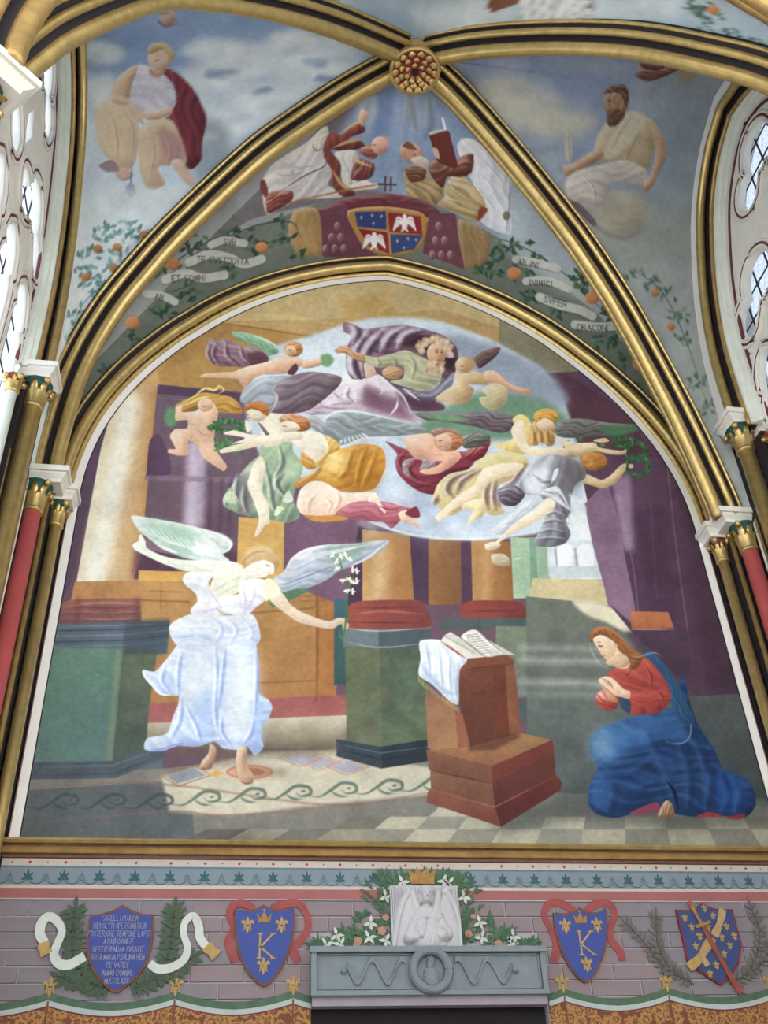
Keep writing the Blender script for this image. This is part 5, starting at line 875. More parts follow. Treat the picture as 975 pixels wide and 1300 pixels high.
# off-white band round the painting, with its thin brown line
P, N = arch_path(0); L0 = np.array([[-2.815, z] for z in np.linspace(-.0, 2.8, 12)]); R0 = L0[::-1] * (-1, 1)
P = np.vstack([L0, P, R0]); N = np.vstack([np.tile((-1, 0), (12, 1)), N, np.tile((1, 0), (12, 1))])
band = struct(mesh('trim_1', *sweep(xyz(P, 0), n3(N), np.tile((0, -1., 0), (len(P), 1)), [(0, 0), (0, .012), (.067, .014), (.067, 0)]), 'band'))
mesh('edge_line', *sweep(xyz(P, 0), n3(N), np.tile((0, -1., 0), (len(P), 1)), [(-.008, .001), (-.008, .004), (.0, .004), (.0, .001)]), 'dark', band)
mesh('brown_line', *sweep(xyz(P, 0), n3(N), np.tile((0, -1., 0), (len(P), 1)), [(.066, .0), (.066, .016), (.074, .018), (.074, 0)]), 'brown', band)

# ------------------------------------------------------------------ wall arch above the springing
P, N = arch_path(0); P3, O3, N3 = xyz(P, 0), n3(N), np.tile((0, -1., 0), (len(P), 1))
wa = thing('wall_arch', 'gilded pointed moulding arching over the large wall painting', 'arch', (0, 0, 2.9))
mesh('hollow', *sweep(P3, O3, N3, [(.06, .0), (.075, .006), (.105, .01), (.12, .04), (.17, .05), (.20, .07), (.232, .10), (.30, .115), (.30, 0)]), 'dark', wa, True)
mesh('bead', *sweep(P3, O3, N3, circ(.092, .010, .030)), 'gold', wa, True)
mesh('soffit_roll', *sweep(P3, O3, N3, circ(.142, .088, .051, 14)), 'gold', wa, True)
mesh('edge_fillet', *sweep(P3, O3, N3, circ(.246, .120, .017)), 'gold', wa, True)

# ------------------------------------------------------------------ vault ribs (measured curves: run s, rise z above springing)
SPR = 2.95; YB = -2.04; BOSS = np.array([0, YB, 6.86])
RC = {'fl': [(.06, -.05), (.07, .45), (.16, 1.2), (.40, 1.84), (.74, 2.33), (1.12, 2.76), (1.87, 3.42), (2.4, 3.70), (2.9, 3.90), (3.5, 4.04)],
      'fr': [(.20, -.05), (.26, .25), (.52, 1.1), (.96, 2.06), (1.28, 2.56), (1.65, 2.98), (2.33, 3.53), (3.03, 3.95), (3.5, 4.06)],
      'bl': [(.14, .0), (.26, .48), (.46, 1.08), (.93, 2.06), (1.35, 2.56), (1.79, 2.97), (2.3, 3.37), (2.79, 3.68), (3.5, 4.04)],
      'br': [(.20, -.05), (.3, .6), (.5, 1.2), (.77, 1.81), (1.09, 2.27), (1.61, 2.88), (2.24, 3.40), (2.95, 3.84), (3.5, 4.04)]}
RS = {'fl': (-3.05, -.25), 'fr': (3.05, -.25), 'bl': (-3.05, -3.83), 'br': (3.05, -3.83)}
RL = {'fl': 'gilded diagonal vault rib rising from the left corner of the wall painting to the boss', 'fr': 'gilded diagonal vault rib rising from the right corner of the wall painting to the boss', 'bl': 'gilded vault rib curving over the saint in a red cloak', 'br': 'gilded vault rib running from the boss over the apostle with a knife'}
RIB = {}
def rib_curve(k):
    c = smooth_pts(np.array(RC[k]), False, 8); s0 = np.array(RS[k]); d = np.array([0, YB]) - s0; d /= np.linalg.norm(d)
    P = np.stack([s0[0] + d[0] * c[:, 0], s0[1] + d[1] * c[:, 0], SPR + c[:, 1]], 1)
    T = np.gradient(P, axis=0); T /= np.linalg.norm(T, axis=1)[:, None]
    B = np.tile((-d[1], d[0], 0), (len(P), 1)); N = np.cross(T, B)
    if N[-1, 2] > 0: N = -N
    return P, B, N
for k in RC:
    P, B, N = rib_curve(k); RIB[k] = (P, B, N)
    o = thing('vault_rib', RL[k], 'vault rib', tuple(P[0]), 'diagonal ribs of the vault')
    mesh('hollow', *sweep(P, B, N, [(-.03, .03), (-.055, -.03), (-.05, -.07), (-.085, -.10), (-.11, -.13), (-.15, -.17), (-.15, -.22), (.15, -.22), (.15, -.17), (.11, -.13), (.085, -.10), (.05, -.07), (.055, -.03), (.03, .03)]), 'dark', o, True)
    mesh('soffit_roll', *sweep(P, B, N, circ(0, 0, .06, 14)), 'gold', o, True)
    for s in (-1, 1):
        mesh('side_roll', *sweep(P, B, N, circ(s * .105, -.095, .034)), 'gold', o, True)
        mesh('edge_fillet', *sweep(P, B, N, circ(s * .152, -.165, .018, 8)), 'gold', o, True)
# transverse arch towards the nave
P, N = arch_path(.03, 36); P = P + np.array([0, .12]); P3, O3, N3 = xyz(P, -3.97), n3(N), np.tile((0, 1., 0), (len(P), 1)); Ds = -O3
o = thing('transverse_arch', 'heavy gilded arch crossing overhead at the near end of the bay', 'arch', (0, -3.97, 2.9))
mesh('hollow', *sweep(P3, N3, Ds, [(-.04, .03), (-.07, -.04), (-.06, -.09), (-.13, -.14), (-.2, -.2), (-.2, -.3), (.2, -.3), (.2, -.2), (.13, -.14), (.06, -.09), (.07, -.04), (.04, .03)]), 'dark', o, True)
mesh('soffit_roll', *sweep(P3, N3, Ds, circ(0, 0, .075, 14)), 'gold_old', o, True)
for s in (-1, 1):
    mesh('side_roll', *sweep(P3, N3, Ds, circ(s * .13, -.12, .045)), 'gold_old', o, True); mesh('edge_fillet', *sweep(P3, N3, Ds, circ(s * .2, -.2, .022, 8)), 'gold_old', o, True)
TRANS = (P, N)

# ------------------------------------------------------------------ window arches of the side walls
XS = 3.15; SA = [(-.62, 3.72), (-.61, 4.2), (-.64, 4.75), (-.74, 5.25), (-.90, 5.72), (-1.2, 6.3), (-1.6, 6.68), (YB, 6.86)]
def side_path(n=7):
    h = smooth_pts(np.array(SA), False, n); b = h[::-1][1:] * (1, 1); b = np.stack([2 * YB - b[:, 0], b[:, 1]], 1); P = np.vstack([h, b])
    T = np.gradient(P, axis=0); T /= np.linalg.norm(T, axis=1)[:, None]; N = np.stack([T[:, 1], -T[:, 0]], 1); N[len(h) - 1] = (0, 1)
    return P, N, len(h)
SP, SN, SH = side_path()
def side3(P, X): return np.stack([np.full(len(P), X), P[:, 0], P[:, 1]], 1)
for s, nm in ((-1, 'left'), (1, 'right')):
    P3 = side3(SP, s * XS); O3 = side3(SN, 0); N3 = np.tile((-s, 0, 0), (len(SP), 1)).astype(float)
    o = thing('window_arch', 'gilded pointed moulding framing the traceried window on the %s' % nm, 'arch', (s * XS, YB, 3.72), 'window arches')
    mesh('white_band', *sweep(P3, O3, N3, [(.055, -.06), (.055, .0), (.215, .02), (.215, -.06)]), 'band', o)
    mesh('soffit_roll', *sweep(P3, O3, N3, circ(0, 0, .046, 12)), 'gold', o, True)
    mesh('hollow', *sweep(P3, O3, N3, [(.06, .004), (.045, .0), (0, -.05), (-.09, -.075), (-.12, -.075), (-.12, -.14), (.06, -.14)]), 'dark', o)
    mesh('bead', *sweep(P3, O3, N3, circ(-.125, -.06, .02)), 'gold_old', o, True)
    mesh('pale_splay', *sweep(P3, O3, N3, [(-.13, -.08), (-.155, -.085), (-.16, -.12), (-.19, -.125), (-.195, -.16), (-.225, -.165), (-.235, -.24), (-.13, -.24)]), 'pale', o)

# ------------------------------------------------------------------ vault cells (ruled between rib and arch), painted
def resample(P, n):
    d = np.r_[0, np.cumsum(np.linalg.norm(np.diff(P, axis=0), axis=1))]; t = np.linspace(0, d[-1], n); return np.stack([np.interp(t, d, P[:, i]) for i in range(P.shape[1])], 1)
def rib_top(k): P, B, N = RIB[k]; return P - .17 * N
def half_cell(A, D, nt, ns):
    A, D = resample(A, nt), resample(D, nt); s = np.linspace(0, 1, ns)[None, :, None]
    G = A[:, None] * (1 - s) + D[:, None] * s
    bul = np.sin(PI * s) * .05 * np.linspace(0, 1, nt)[:, None, None]; G = G + bul * np.array([0, 0, 1.]); return G
def cell(name, halves, canvas, label_map, floor_part):
    Vs, Qs, n = [], [], 0
    for G in halves:
        Vs.append(G.reshape(-1, 3)); Qs.append(grid_quads(*G.shape[:2]) + n); n += G.shape[0] * G.shape[1]
    V, Q = np.vstack(Vs), np.vstack(Qs); px, py = to_photo(V); C = canvas.sample(px, py); c4 = V[Q].mean(1); qx, qy = to_photo(c4); ID = canvas.ids(qx, qy)
    base = painted(name, V, Q[ID == 0], C)[None]; struct(base)
    ch = painted('x', V, Q[ID != 0], C, base, ID[ID != 0], canvas.names)
    for o in ch.values():
        nm = o.name.split('.')[0]
        if nm in label_map: o['label'] = label_map[nm]
    return base
PA, NA = arch_path(.275, 60); m = len(PA) // 2; FA = xyz(PA, -.118)
top = np.array([0, YB, 7.12])
def with_top(D): return np.vstack([D, top[None]])
cell('ceiling', [half_cell(FA[:m + 1], with_top(rib_top('fl')), 400, 270), half_cell(FA[m:][::-1], with_top(rib_top('fr')), 400, 270)], paint_vault_front(),
     {'painted_bishop': 'reclining bishop in white and red with staff', 'painted_monk_with_book': 'grey-haired monk raising a brown book', 'painted_coat_of_arms': 'quartered shield of gold lilies and white eagles under a cardinal hat', 'painted_garland_with_scrolls': 'leafy garland with oranges and lettered scrolls'}, None)
SPo = SP + SN * .19
def side_edge(s, back):
    h = SPo[:SH] if not back else SPo[SH - 1:][::-1]; st_ = np.array([[h[0][0], z] for z in np.linspace(2.95, 3.7, 8)]); return side3(np.vstack([st_, h]), s * (XS + .02))
cell('ceiling', [half_cell(side_edge(-1, 0), with_top(rib_top('fl')), 260, 150), half_cell(side_edge(-1, 1), with_top(rib_top('bl')), 260, 150)], paint_vault_left(), {'painted_saint_in_red_cloak': 'seated saint in white with red cloak on a cloud'}, None)
cell('ceiling', [half_cell(side_edge(1, 0), with_top(rib_top('fr')), 260, 150), half_cell(side_edge(1, 1), with_top(rib_top('br')), 260, 150)], paint_vault_right(), {'painted_apostle_with_knife': 'bearded apostle holding a knife on a cloud'}, None)
TP = xyz(TRANS[0] + TRANS[1] * .27, -3.85); mt_ = len(TP) // 2
cell('ceiling', [half_cell(TP[:mt_ + 1], with_top(rib_top('bl')), 110, 90), half_cell(TP[mt_:][::-1], with_top(rib_top('br')), 110, 90)], paint_vault_back(), {'painted_figure_in_white': 'lower part of a figure in white'}, None)

# ------------------------------------------------------------------ side walls with traceried windows
def trefoil(cy, cz, lobes, n=72):
    out = []
    for k in range(n):
        a = 2 * PI * k / n; d = (math.cos(a), math.sin(a)); best = 0
        for (lx, lz, r) in lobes:
            b = lx * d[0] + lz * d[1]; q = b * b - (lx * lx + lz * lz - r * r)
            if q > 0: best = max(best, b + math.sqrt(q))
        out.append((cy + best * d[0], cz + best * d[1]))
    return out
def lancet(cy, w, zt, zb):
    P = [(cy - w / 2, zb), (cy - w / 2, zt - .62), (cy - w / 2 + .02, zt - .5), (cy - w / 2 + .07, zt - .42), (cy - w / 2 + .01, zt - .34), (cy - w / 2 + .05, zt - .18), (cy - .08, zt - .06), (cy, zt)]
    return P + [(2 * cy - y, z) for y, z in P[::-1][1:]]
T3 = [(0, .15, .26), (-.33, -.08, .2), (.33, -.08, .2)]
HOLES = [('trefoil', trefoil(YB, 6.05, [(0, .13, .26), (-.32, -.10, .2), (.32, -.10, .2)])), ('trefoil', trefoil(-1.40, 4.90, T3)), ('trefoil', trefoil(2 * YB + 1.40, 4.90, T3)),
         ('eye', [(YB, 5.55), (YB - .12, 5.3), (YB, 4.95), (YB + .12, 5.3)]), ('eye', [(-.84, 4.62), (-.80, 4.36), (-.93, 4.48)]), ('eye', [(2 * YB + .84, 4.62), (2 * YB + .80, 4.36), (2 * YB + .93, 4.48)])]
for cy in (-1.10, -1.72, 2 * YB + 1.72, 2 * YB + 1.10): HOLES.append(('lancet', lancet(cy, .46, 4.38, -1.2)))
def fill2d(name, outlines, thick, bevel, m, X, s, parent=None):
    """flat plate with openings, in the plane of a side wall"""
    cu = bpy.data.curves.new(name, 'CURVE'); cu.dimensions = '2D'; cu.fill_mode = 'BOTH'; cu.extrude = thick / 2; cu.bevel_depth = bevel; cu.bevel_resolution = 1
    for P in outlines:
        sp = cu.splines.new('POLY'); sp.points.add(len(P) - 1); sp.use_cyclic_u = True
        for p, (y, z) in zip(sp.points, P): p.co = (y, z, 0, 1)
    t = bpy.data.objects.new(name, cu); COL.objects.link(t); dg = bpy.context.evaluated_depsgraph_get(); me = bpy.data.meshes.new_from_object(t.evaluated_get(dg)); bpy.data.objects.remove(t)
    co = np.empty(len(me.vertices) * 3); me.vertices.foreach_get('co', co); co = co.reshape(-1, 3); co = np.stack([X + s * co[:, 2], co[:, 0], co[:, 1]], 1)
    if parent is not None and '_o' in parent: co = co - np.array(parent['_o'])
    me.vertices.foreach_set('co', co.ravel()); me.update(); me.materials.clear(); me.materials.append(MT[m]); o = bpy.data.objects.new(name, me); return link(o, parent)
inner = SP - SN * .22; opening = [(p[0], p[1]) for p in inner] + [(inner[-1][0], -1.5), (inner[0][0], -1.5)]
bigger = SP - SN * .10; hole = [(p[0], p[1]) for p in bigger] + [(bigger[-1][0], -1.6), (bigger[0][0], -1.6)]
for s, side, wi in ((-1, 'left', 1), (1, 'right', 2)):
    wl = struct(fill2d('wall_' + side, [[(.1, FLOOR_Z), (.1, 7.5), (-4.3, 7.5), (-4.3, FLOOR_Z)], hole], .3, 0, 'grey', s * (XS + .30), s))
    win = struct(fill2d('window_%d' % wi, [opening] + [h for _, h in HOLES], .05, .012, 'tracery', s * (XS + .235), s))
    for kind, h in HOLES:
        H = np.array(h); c = H.mean(0); 
        if kind == 'eye': continue
        T = np.roll(H, -1, 0) - np.roll(H, 1, 0); T /= np.linalg.norm(T, axis=1)[:, None] + 1e-9; NN = np.stack([T[:, 1], -T[:, 0]], 1)
        if ((H - c) * NN).sum() < 0: NN = -NN
        for dd, rr, mm, nn in ((.028, .020, 'tracery', 'cusp_moulding'), (.058, .016, 'maroon', 'painted_hollow'), (.086, .020, 'tracery', 'hood_moulding')):
            R_ = H + NN * dd; x = s * (XS + .196); P3 = np.array([(x, y, z) for y, z in R_] + [(x, R_[0][0], R_[0][1])]); mesh(nn, *tube(P3, rr, 6), mm, win, True)
    mesh('painted_hollow', *sweep(side3(SP, s * (XS + .2)), side3(SN, 0), np.tile((-s, 0, 0), (len(SP), 1)).astype(float), [(-.24, -.01), (-.24, .012), (-.272, .012), (-.272, -.01)]), 'maroon', win)
    # leaded square panes behind the tracery
    xg = s * (XS + .29); dy, dz = .241, .255; dm = bpy.data.meshes.new('pane'); gm = 'glass' if s < 0 else 'glass_dim'; dm.from_pydata([(0, -dy / 2, -dz / 2), (0, dy / 2, -dz / 2), (0, dy / 2, dz / 2), (0, -dy / 2, dz / 2)], [], [(0, 1, 2, 3)]); dm.materials.append(MT[gm]); low = []
    for i in range(11):
        for j in range(31):
            y, z = -.77 - dy * (i + .5), -1.25 + dz * (j + .5)
            near = any(min((y - a) ** 2 + (z - b) ** 2 for a, b in h) < .034 or (min(a for a, b in h) < y < max(a for a, b in h) and min(b for a, b in h) < z < max(b for a, b in h)) for _, h in HOLES)
            if not near: continue
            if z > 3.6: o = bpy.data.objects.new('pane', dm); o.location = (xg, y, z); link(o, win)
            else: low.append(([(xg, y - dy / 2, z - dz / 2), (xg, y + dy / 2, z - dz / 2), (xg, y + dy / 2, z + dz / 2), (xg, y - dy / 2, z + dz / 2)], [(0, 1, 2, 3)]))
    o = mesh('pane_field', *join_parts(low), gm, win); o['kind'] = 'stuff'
    bars = [box(xg - .006, xg + .006, -.77 - dy * i - .008, -.77 - dy * i + .008, -1.25, 6.5) for i in range(12)] + [box(xg - .005, xg + .005, -3.4, -.7, -1.25 + dz * j - .007, -1.25 + dz * j + .007) for j in range(31)]
    mesh('lead_lattice', *join_parts(bars), 'lead', win)
# ------------------------------------------------------------------ the rest of the chapel behind the viewer (unseen plain walls, tall windows and ceiling, added to shape the daylight)
def tall(c, w, zb, zt): return [(c - w / 2, zb), (c - w / 2, zt - w * .8), (c - w * .32, zt - w * .35), (c, zt), (c + w * .32, zt - w * .35), (c + w / 2, zt - w * .8), (c + w / 2, zb)]
for s, side in ((-1, 'left'), (1, 'right')):
    struct(fill2d('wall_' + side, [[(-4.3, FLOOR_Z), (-4.3, 7.5), (-12.6, 7.5), (-12.6, FLOOR_Z)], tall(-6.35, 2.6, -.8, 6.6), tall(-10.45, 2.6, -.8, 6.6)], .3, 0, 'grey', s * (XS + .30), s))
V, F = box(-3.7, 3.7, -12.8, -4.35, 7.5, 7.7); struct(mesh('ceiling', V, F, 'grey'))
V, F = join_parts([box(-3.7, 3.7, -12.8, -12.5, FLOOR_Z, 1.2), box(-3.7, -2.2, -12.8, -12.5, 1.2, 7.5), box(2.2, 3.7, -12.8, -12.5, 1.2, 7.5), box(-2.2, 2.2, -12.8, -12.5, 6.6, 7.5)])
struct(mesh('wall_back', V, F, 'grey'))
V, F = box(-3.7, 3.7, -4.5, .4, 7.6, 7.7); struct(mesh('ceiling', V, F, 'grey'))
# ------------------------------------------------------------------ shafts and capitals
def cap_leaf(cx, cy, z0, z1, r0, r1, ang, w):
    """one curled acanthus leaf of a capital"""
    V, F = [], []; n = 6
    for i in range(n + 1):
        t = i / n; z = z0 + (z1 - z0) * (t if t < .85 else .85 + (t - .85) * -.6); r = r0 + (r1 - r0) * t ** 2.2 + (.02 if t > .85 else 0); hw = w * (1 - .55 * t) * (1 if t < .95 else .7)
        for k, q in ((-1, 0), (0, .012), (1, 0)):
            a = ang; x = cx + (r + q) * math.cos(a) - k * hw * math.sin(a); y = cy + (r + q) * math.sin(a) + k * hw * math.cos(a); V.append((x, y, z))
    for i in range(n):
        for k in (0, 1): a = i * 3 + k; F.append((a, a + 1, a + 4, a + 3))
    return V, F
def column(name, label, x, y, r, zb, zt, shaft_mat, ab, bell='green', group=None, leaves=8, hcap=.26, rot=0):
    """zt = top of abacus; ab = (half x, half y, offset x, offset y)"""
    t = thing(name, label, 'column', (x, y, zb), group); za = zt - .14; zc = za - hcap
    mesh('shaft', *lathe(x, y, [(r, zb), (r, zc)], 20), shaft_mat, t, True)
    mesh('astragal', *lathe(x, y, [(r, zc - .012), (r + .016, zc), (r + .016, zc + .014), (r, zc + .026)], 18), 'gold', t, True)
    mesh('bell', *lathe(x, y, [(r * .95, zc + .01), (r * .98, zc + hcap * .45), (r * 1.3, zc + hcap * .8), (r * 1.75, za)], 16), bell, t, True)
    for k in range(leaves):
        a = 2 * PI * k / leaves + PI / 4
        mesh('leaf', *cap_leaf(x, y, zc + .02, za - .01, r * 1.02, r * 1.8, a, r * .58), 'gold', t, True)
    for k in range(leaves):
        a = 2 * PI * (k + .5) / leaves + PI / 4
        mesh('base_leaf', *cap_leaf(x, y, zc + .02, zc + hcap * .68, r * 1.05, r * 1.5, a, r * .5), 'gold', t, True)
    for k in range(4):
        a = PI / 4 + k * PI / 2; rr = r * 1.85; cx, cy = x + rr * math.cos(a), y + rr * math.sin(a)
        V, F = lathe(cx, cy, [(.002, za - .06), (.022, za - .05), (.032, za - .026), (.022, za - .006), (.002, za)], 10); mesh('volute', V, F, 'gold', t, True)
    hx, hy, ox, oy = ab; ax, ay = x + ox, y + oy; k = [frustum(ax, ay, za, hx * .72, hy * .72, za + .035, hx * .74, hy * .74), frustum(ax, ay, za + .035, hx * .74, hy * .74, za + .07, hx * .9, hy * .9), frustum(ax, ay, za + .07, hx * .9, hy * .9, za + .085, hx * .9, hy * .9), frustum(ax, ay, za + .085, hx, hy, zt, hx, hy)]
    V, F = join_parts(k)
    if rot: V = [(ax + (q[0] - ax) * math.cos(rot) - (q[1] - ay) * math.sin(rot), ay + (q[0] - ax) * math.sin(rot) + (q[1] - ay) * math.cos(rot), q[2]) for q in V]
    mesh('abacus', V, F, 'white', t)
    return t
for s, sd in ((-1, 'left'), (1, 'right')):
    column('gilded_colonnette', 'slim gilded column with leafy capital bordering the wall painting on its %s' % sd, s * 2.945, -.105, .047, FLOOR_Z, 2.95, 'gold', (.15, .16, s * .0, .03), 'maroon' if s > 0 else 'green', 'slim gilded columns beside the wall painting', hcap=.23)
    column('red_column', 'red column with gilded capital carrying the diagonal rib at the %s of the wall painting' % sd, s * 3.105, -.31, .072, FLOOR_Z, 2.975, 'red', (.205, .19, -s * .045, .06), 'green', 'red columns in the corners', hcap=.27)
    column('window_column', 'tall gilded column with higher capital beside the %s window, next to the red column' % sd, s * 3.2, -.64 if s < 0 else -.585, .075, FLOOR_Z, 3.80 if s < 0 else 3.92, 'gold', (.19, .17, s * .02, 0), 'green', 'tall gilded columns by the windows', hcap=.27)
    column('window_colonnette', 'thin pale green column with small gilded capital on the jamb of the %s window' % sd, s * 3.33, -.86, .045, FLOOR_Z, 3.66, 'pale', (.02, .02, 0, 0), 'crimson', 'thin pale columns of the windows', leaves=6, hcap=.16)
    column('red_column', 'red column below the rib springing at the near %s end of the bay' % sd, s * 3.03, -3.88, .09, FLOOR_Z, 2.985, 'red', (.245, .245, 0, 0), 'green', 'red columns in the corners', hcap=.27, rot=PI / 4)
    column('window_column', 'tall gilded column on the near side of the %s window' % sd, s * 3.2, 2 * YB + .66, .075, FLOOR_Z, 3.74, 'gold', (.19, .17, s * .02, 0), 'green', 'tall gilded columns by the windows', hcap=.27)
    # pier mouldings between the shafts
    pr = struct(mesh('trim_%d' % (2 if s < 0 else 3), *join_parts([box(s * 2.9, s * 3.4, -.03, .05, FLOOR_Z, 2.9), box(s * 3.0, s * 3.4, -.2, 0, FLOOR_Z, 2.9), box(s * 3.17, s * 3.45, -.5, -.1, FLOOR_Z, 3.6), box(s * 3.26, s * 3.45, -.8, -.4, FLOOR_Z, 3.6)]), 'dark'))
    for nm, (x, y, r), mm in (('gilt_bead', (3.03, -.20, .024), 'gold_old'), ('pale_fillet', (3.012, -.178, .012), 'pale'), ('gilt_bead', (3.185, -.44, .024), 'gold_old'), ('pale_fillet', (3.172, -.405, .014), 'pale'), ('gilt_bead', (3.275, -.77, .022), 'gold_old')):
        mesh(nm, *lathe(s * x, y, [(r, FLOOR_Z), (r, 2.84)], 10), mm, pr, True)

# ------------------------------------------------------------------ boss
b = thing('vault_boss', 'round red and gold leafy boss where the vault ribs meet', 'boss', tuple(BOSS))
bx, by, bz = BOSS
mesh('rim', *lathe(bx, by, [(.20, bz + .0), (.235, bz - .03), (.25, bz - .01), (.25, bz + .03), (.22, bz + .07), (.16, bz + .09)], 36), 'gold', b, True)
mesh('ground', *lathe(bx, by, [(.0, bz - .012), (.215, bz - .012), (.215, bz + .05), (0, bz + .05)], 32), 'crimson', b)
mesh('collar', *lathe(bx, by, [(.16, bz + .06), (.21, bz + .10), (.19, bz + .14), (.23, bz + .19), (.20, bz + .26), (.20, bz + .4)], 8), 'gold_old', b)
def petal(a, r0, r1, w, z0, z1):
    V, F = [], []
    for i, t in enumerate((0, .3, .6, .85, 1)):
        r = r0 + (r1 - r0) * t; z = z0 - (z0 - z1) * math.sin(PI * t * .8); hw = w * (.45 + .9 * t if t < .7 else 2.6 * (1.04 - t))
        for k in (-1, 0, 1): V.append((bx + r * math.cos(a) - k * hw * math.sin(a), by + r * math.sin(a) + k * hw * math.cos(a), z - (.012 if k == 0 else 0)))
    for i in range(4):
        for k in (0, 1): q = i * 3 + k; F.append((q, q + 1, q + 4, q + 3))
    return V, F
for ring, (n, r0, r1, w_) in enumerate(((7, .05, .11, .03), (10, .10, .165, .034), (14, .15, .225, .036))):
    for k in range(n): mesh('leaf', *petal(2 * PI * (k + ring * .4) / n, r0, r1, w_, bz - .015, bz - .06 + ring * .008), 'gold', b, True)
mesh('centre_hole', *lathe(bx, by, [(0, bz - .02), (.035, bz - .02), (.035, bz)], 12), 'black', b)
# ------------------------------------------------------------------ cornice and painted frieze under the wall painting
cor = thing('cornice', 'long gilded cornice moulding running under the wall painting', 'cornice', (0, 0, -.14))
XL, XR = -3.35, 3.35
def run(prof): return sweep([(XL, 0, 0), (XR, 0, 0)], [(0, 0, 1), (0, 0, 1)], [(0, -1, 0), (0, -1, 0)], prof)
mesh('crown_moulding', *run([(0.0, 0), (0.0, .05), (-.012, .085), (-.03, .095), (-.045, .08), (-.05, 0)]), 'gold', cor)
mesh('dark_groove', *run([(-.05, 0), (-.05, .05), (-.062, .045), (-.062, 0)]), 'brown', cor)
mesh('torus_moulding', *run([(-.062, 0), (-.062, .05), (-.085, .062), (-.105, .05), (-.11, 0)]), 'gold_old', cor)
mesh('fillet', *run([(-.11, 0), (-.11, .025), (-.128, .02), (-.128, 0)]), 'brown', cor)
def strip(name, z0, z1, y, m, parent, t=.004): return mesh(name, *box(XL, XR, y - t, y + .01, z1, z0), m, parent)
def zpx(py, px=520): return on_wall(px, py)[1]
fr = thing('painted_frieze', 'painted frieze of blue stencilled palmettes between cream and rose bands', 'frieze', (0, 0, -.4))
zs = [zpx(v) for v in (1095, 1103.5, 1106, 1126.5, 1130.5, 1143)]
strip('cream_band', zs[0], zs[1], -.004, 'cream', fr); strip('grey_line', zs[1], zs[2], -.004, 'navy', fr); strip('blue_band', zs[2], zs[3], -.004, 'fbl', fr); strip('cream_line', zs[3], zs[4], -.004, 'cream', fr); strip('rose_band', zs[4], zs[5], -.004, 'rose', fr); strip('white_line', zs[5], zs[5] - .008, -.012, 'joint', fr)
def flat(name, polys, m, parent, y, t=.002): return mesh(name, *join_parts([slab(p, y, t) for p in polys]), m, parent)
def ell(cx, cz, a, b, rot=0, n=10): return [(cx + a * math.cos(u) * math.cos(rot) - b * math.sin(u) * math.sin(rot), cz + a * math.cos(u) * math.sin(rot) + b * math.sin(u) * math.cos(rot)) for u in [2 * PI * k / n for k in range(n)]]
def leafp(cx, cz, L, w, a): return [(cx, cz), (cx + L * .35 * math.cos(a) - w * math.sin(a), cz + L * .35 * math.sin(a) + w * math.cos(a)), (cx + L * .7 * math.cos(a) - w * .7 * math.sin(a), cz + L * .7 * math.sin(a) + w * .7 * math.cos(a)), (cx + L * math.cos(a), cz + L * math.sin(a)), (cx + L * .7 * math.cos(a) + w * .7 * math.sin(a), cz + L * .7 * math.sin(a) - w * .7 * math.cos(a)), (cx + L * .35 * math.cos(a) + w * math.sin(a), cz + L * .35 * math.sin(a) - w * math.cos(a))]
pitch = .118; zm = (zs[2] + zs[3]) / 2
pal = join_parts([slab(leafp(0, -.016, L_, .010, a), 0, .002) for a, L_ in ((PI / 2, .062), (PI / 2 + .7, .05), (PI / 2 - .7, .05), (PI + .25, .042), (-.25, .042))] + [slab(ell(0, -.02, .012, .006), 0, .002)])
pal2 = join_parts([slab(leafp(0, -.002, L_, .007, a), 0, .002) for a, L_ in ((PI / 2, .036), (PI + .7, .04), (-.7, .04), (PI / 2 + 1.0, .024), (PI / 2 - 1.0, .024))])
m1 = bpy.data.meshes.new('palmette'); m1.from_pydata(*[pal[0], [], pal[1]]); m1.materials.append(MT['teal']); m2 = bpy.data.meshes.new('small_palmette'); m2.from_pydata(*[pal2[0], [], pal2[1]]); m2.materials.append(MT['navy'])
dots = []; scal = []; fo = np.array(fr['_o']); k = 0; x = -2.95
while x < 3.0:
    o = bpy.data.objects.new('palmette' if k % 2 == 0 else 'small_palmette', m1 if k % 2 == 0 else m2); o.location = (x, -.009, zm + .40 + (.004 if k % 2 == 0 else 0)); link(o, fr)
    d = .0115 if k % 2 == 0 else .006; zc = (zs[0] + zs[1]) / 2; dots.append([(x - d, zc), (x, zc - d), (x + d, zc), (x, zc + d)])
    pts = [(x + pitch * f, zs[3] + .008 + .03 * (2 * f - 1) ** 2) for f in np.linspace(0, 1, 7)]; scal.append(pts + [(a, b - .005) for a, b in pts[::-1]])
    x += pitch; k += 1
o = flat('dot_row', dots, 'dot', fr, -.008); o['kind'] = 'stuff'; o = flat('scallop_line', scal, 'teal', fr, -.008); o['kind'] = 'stuff'

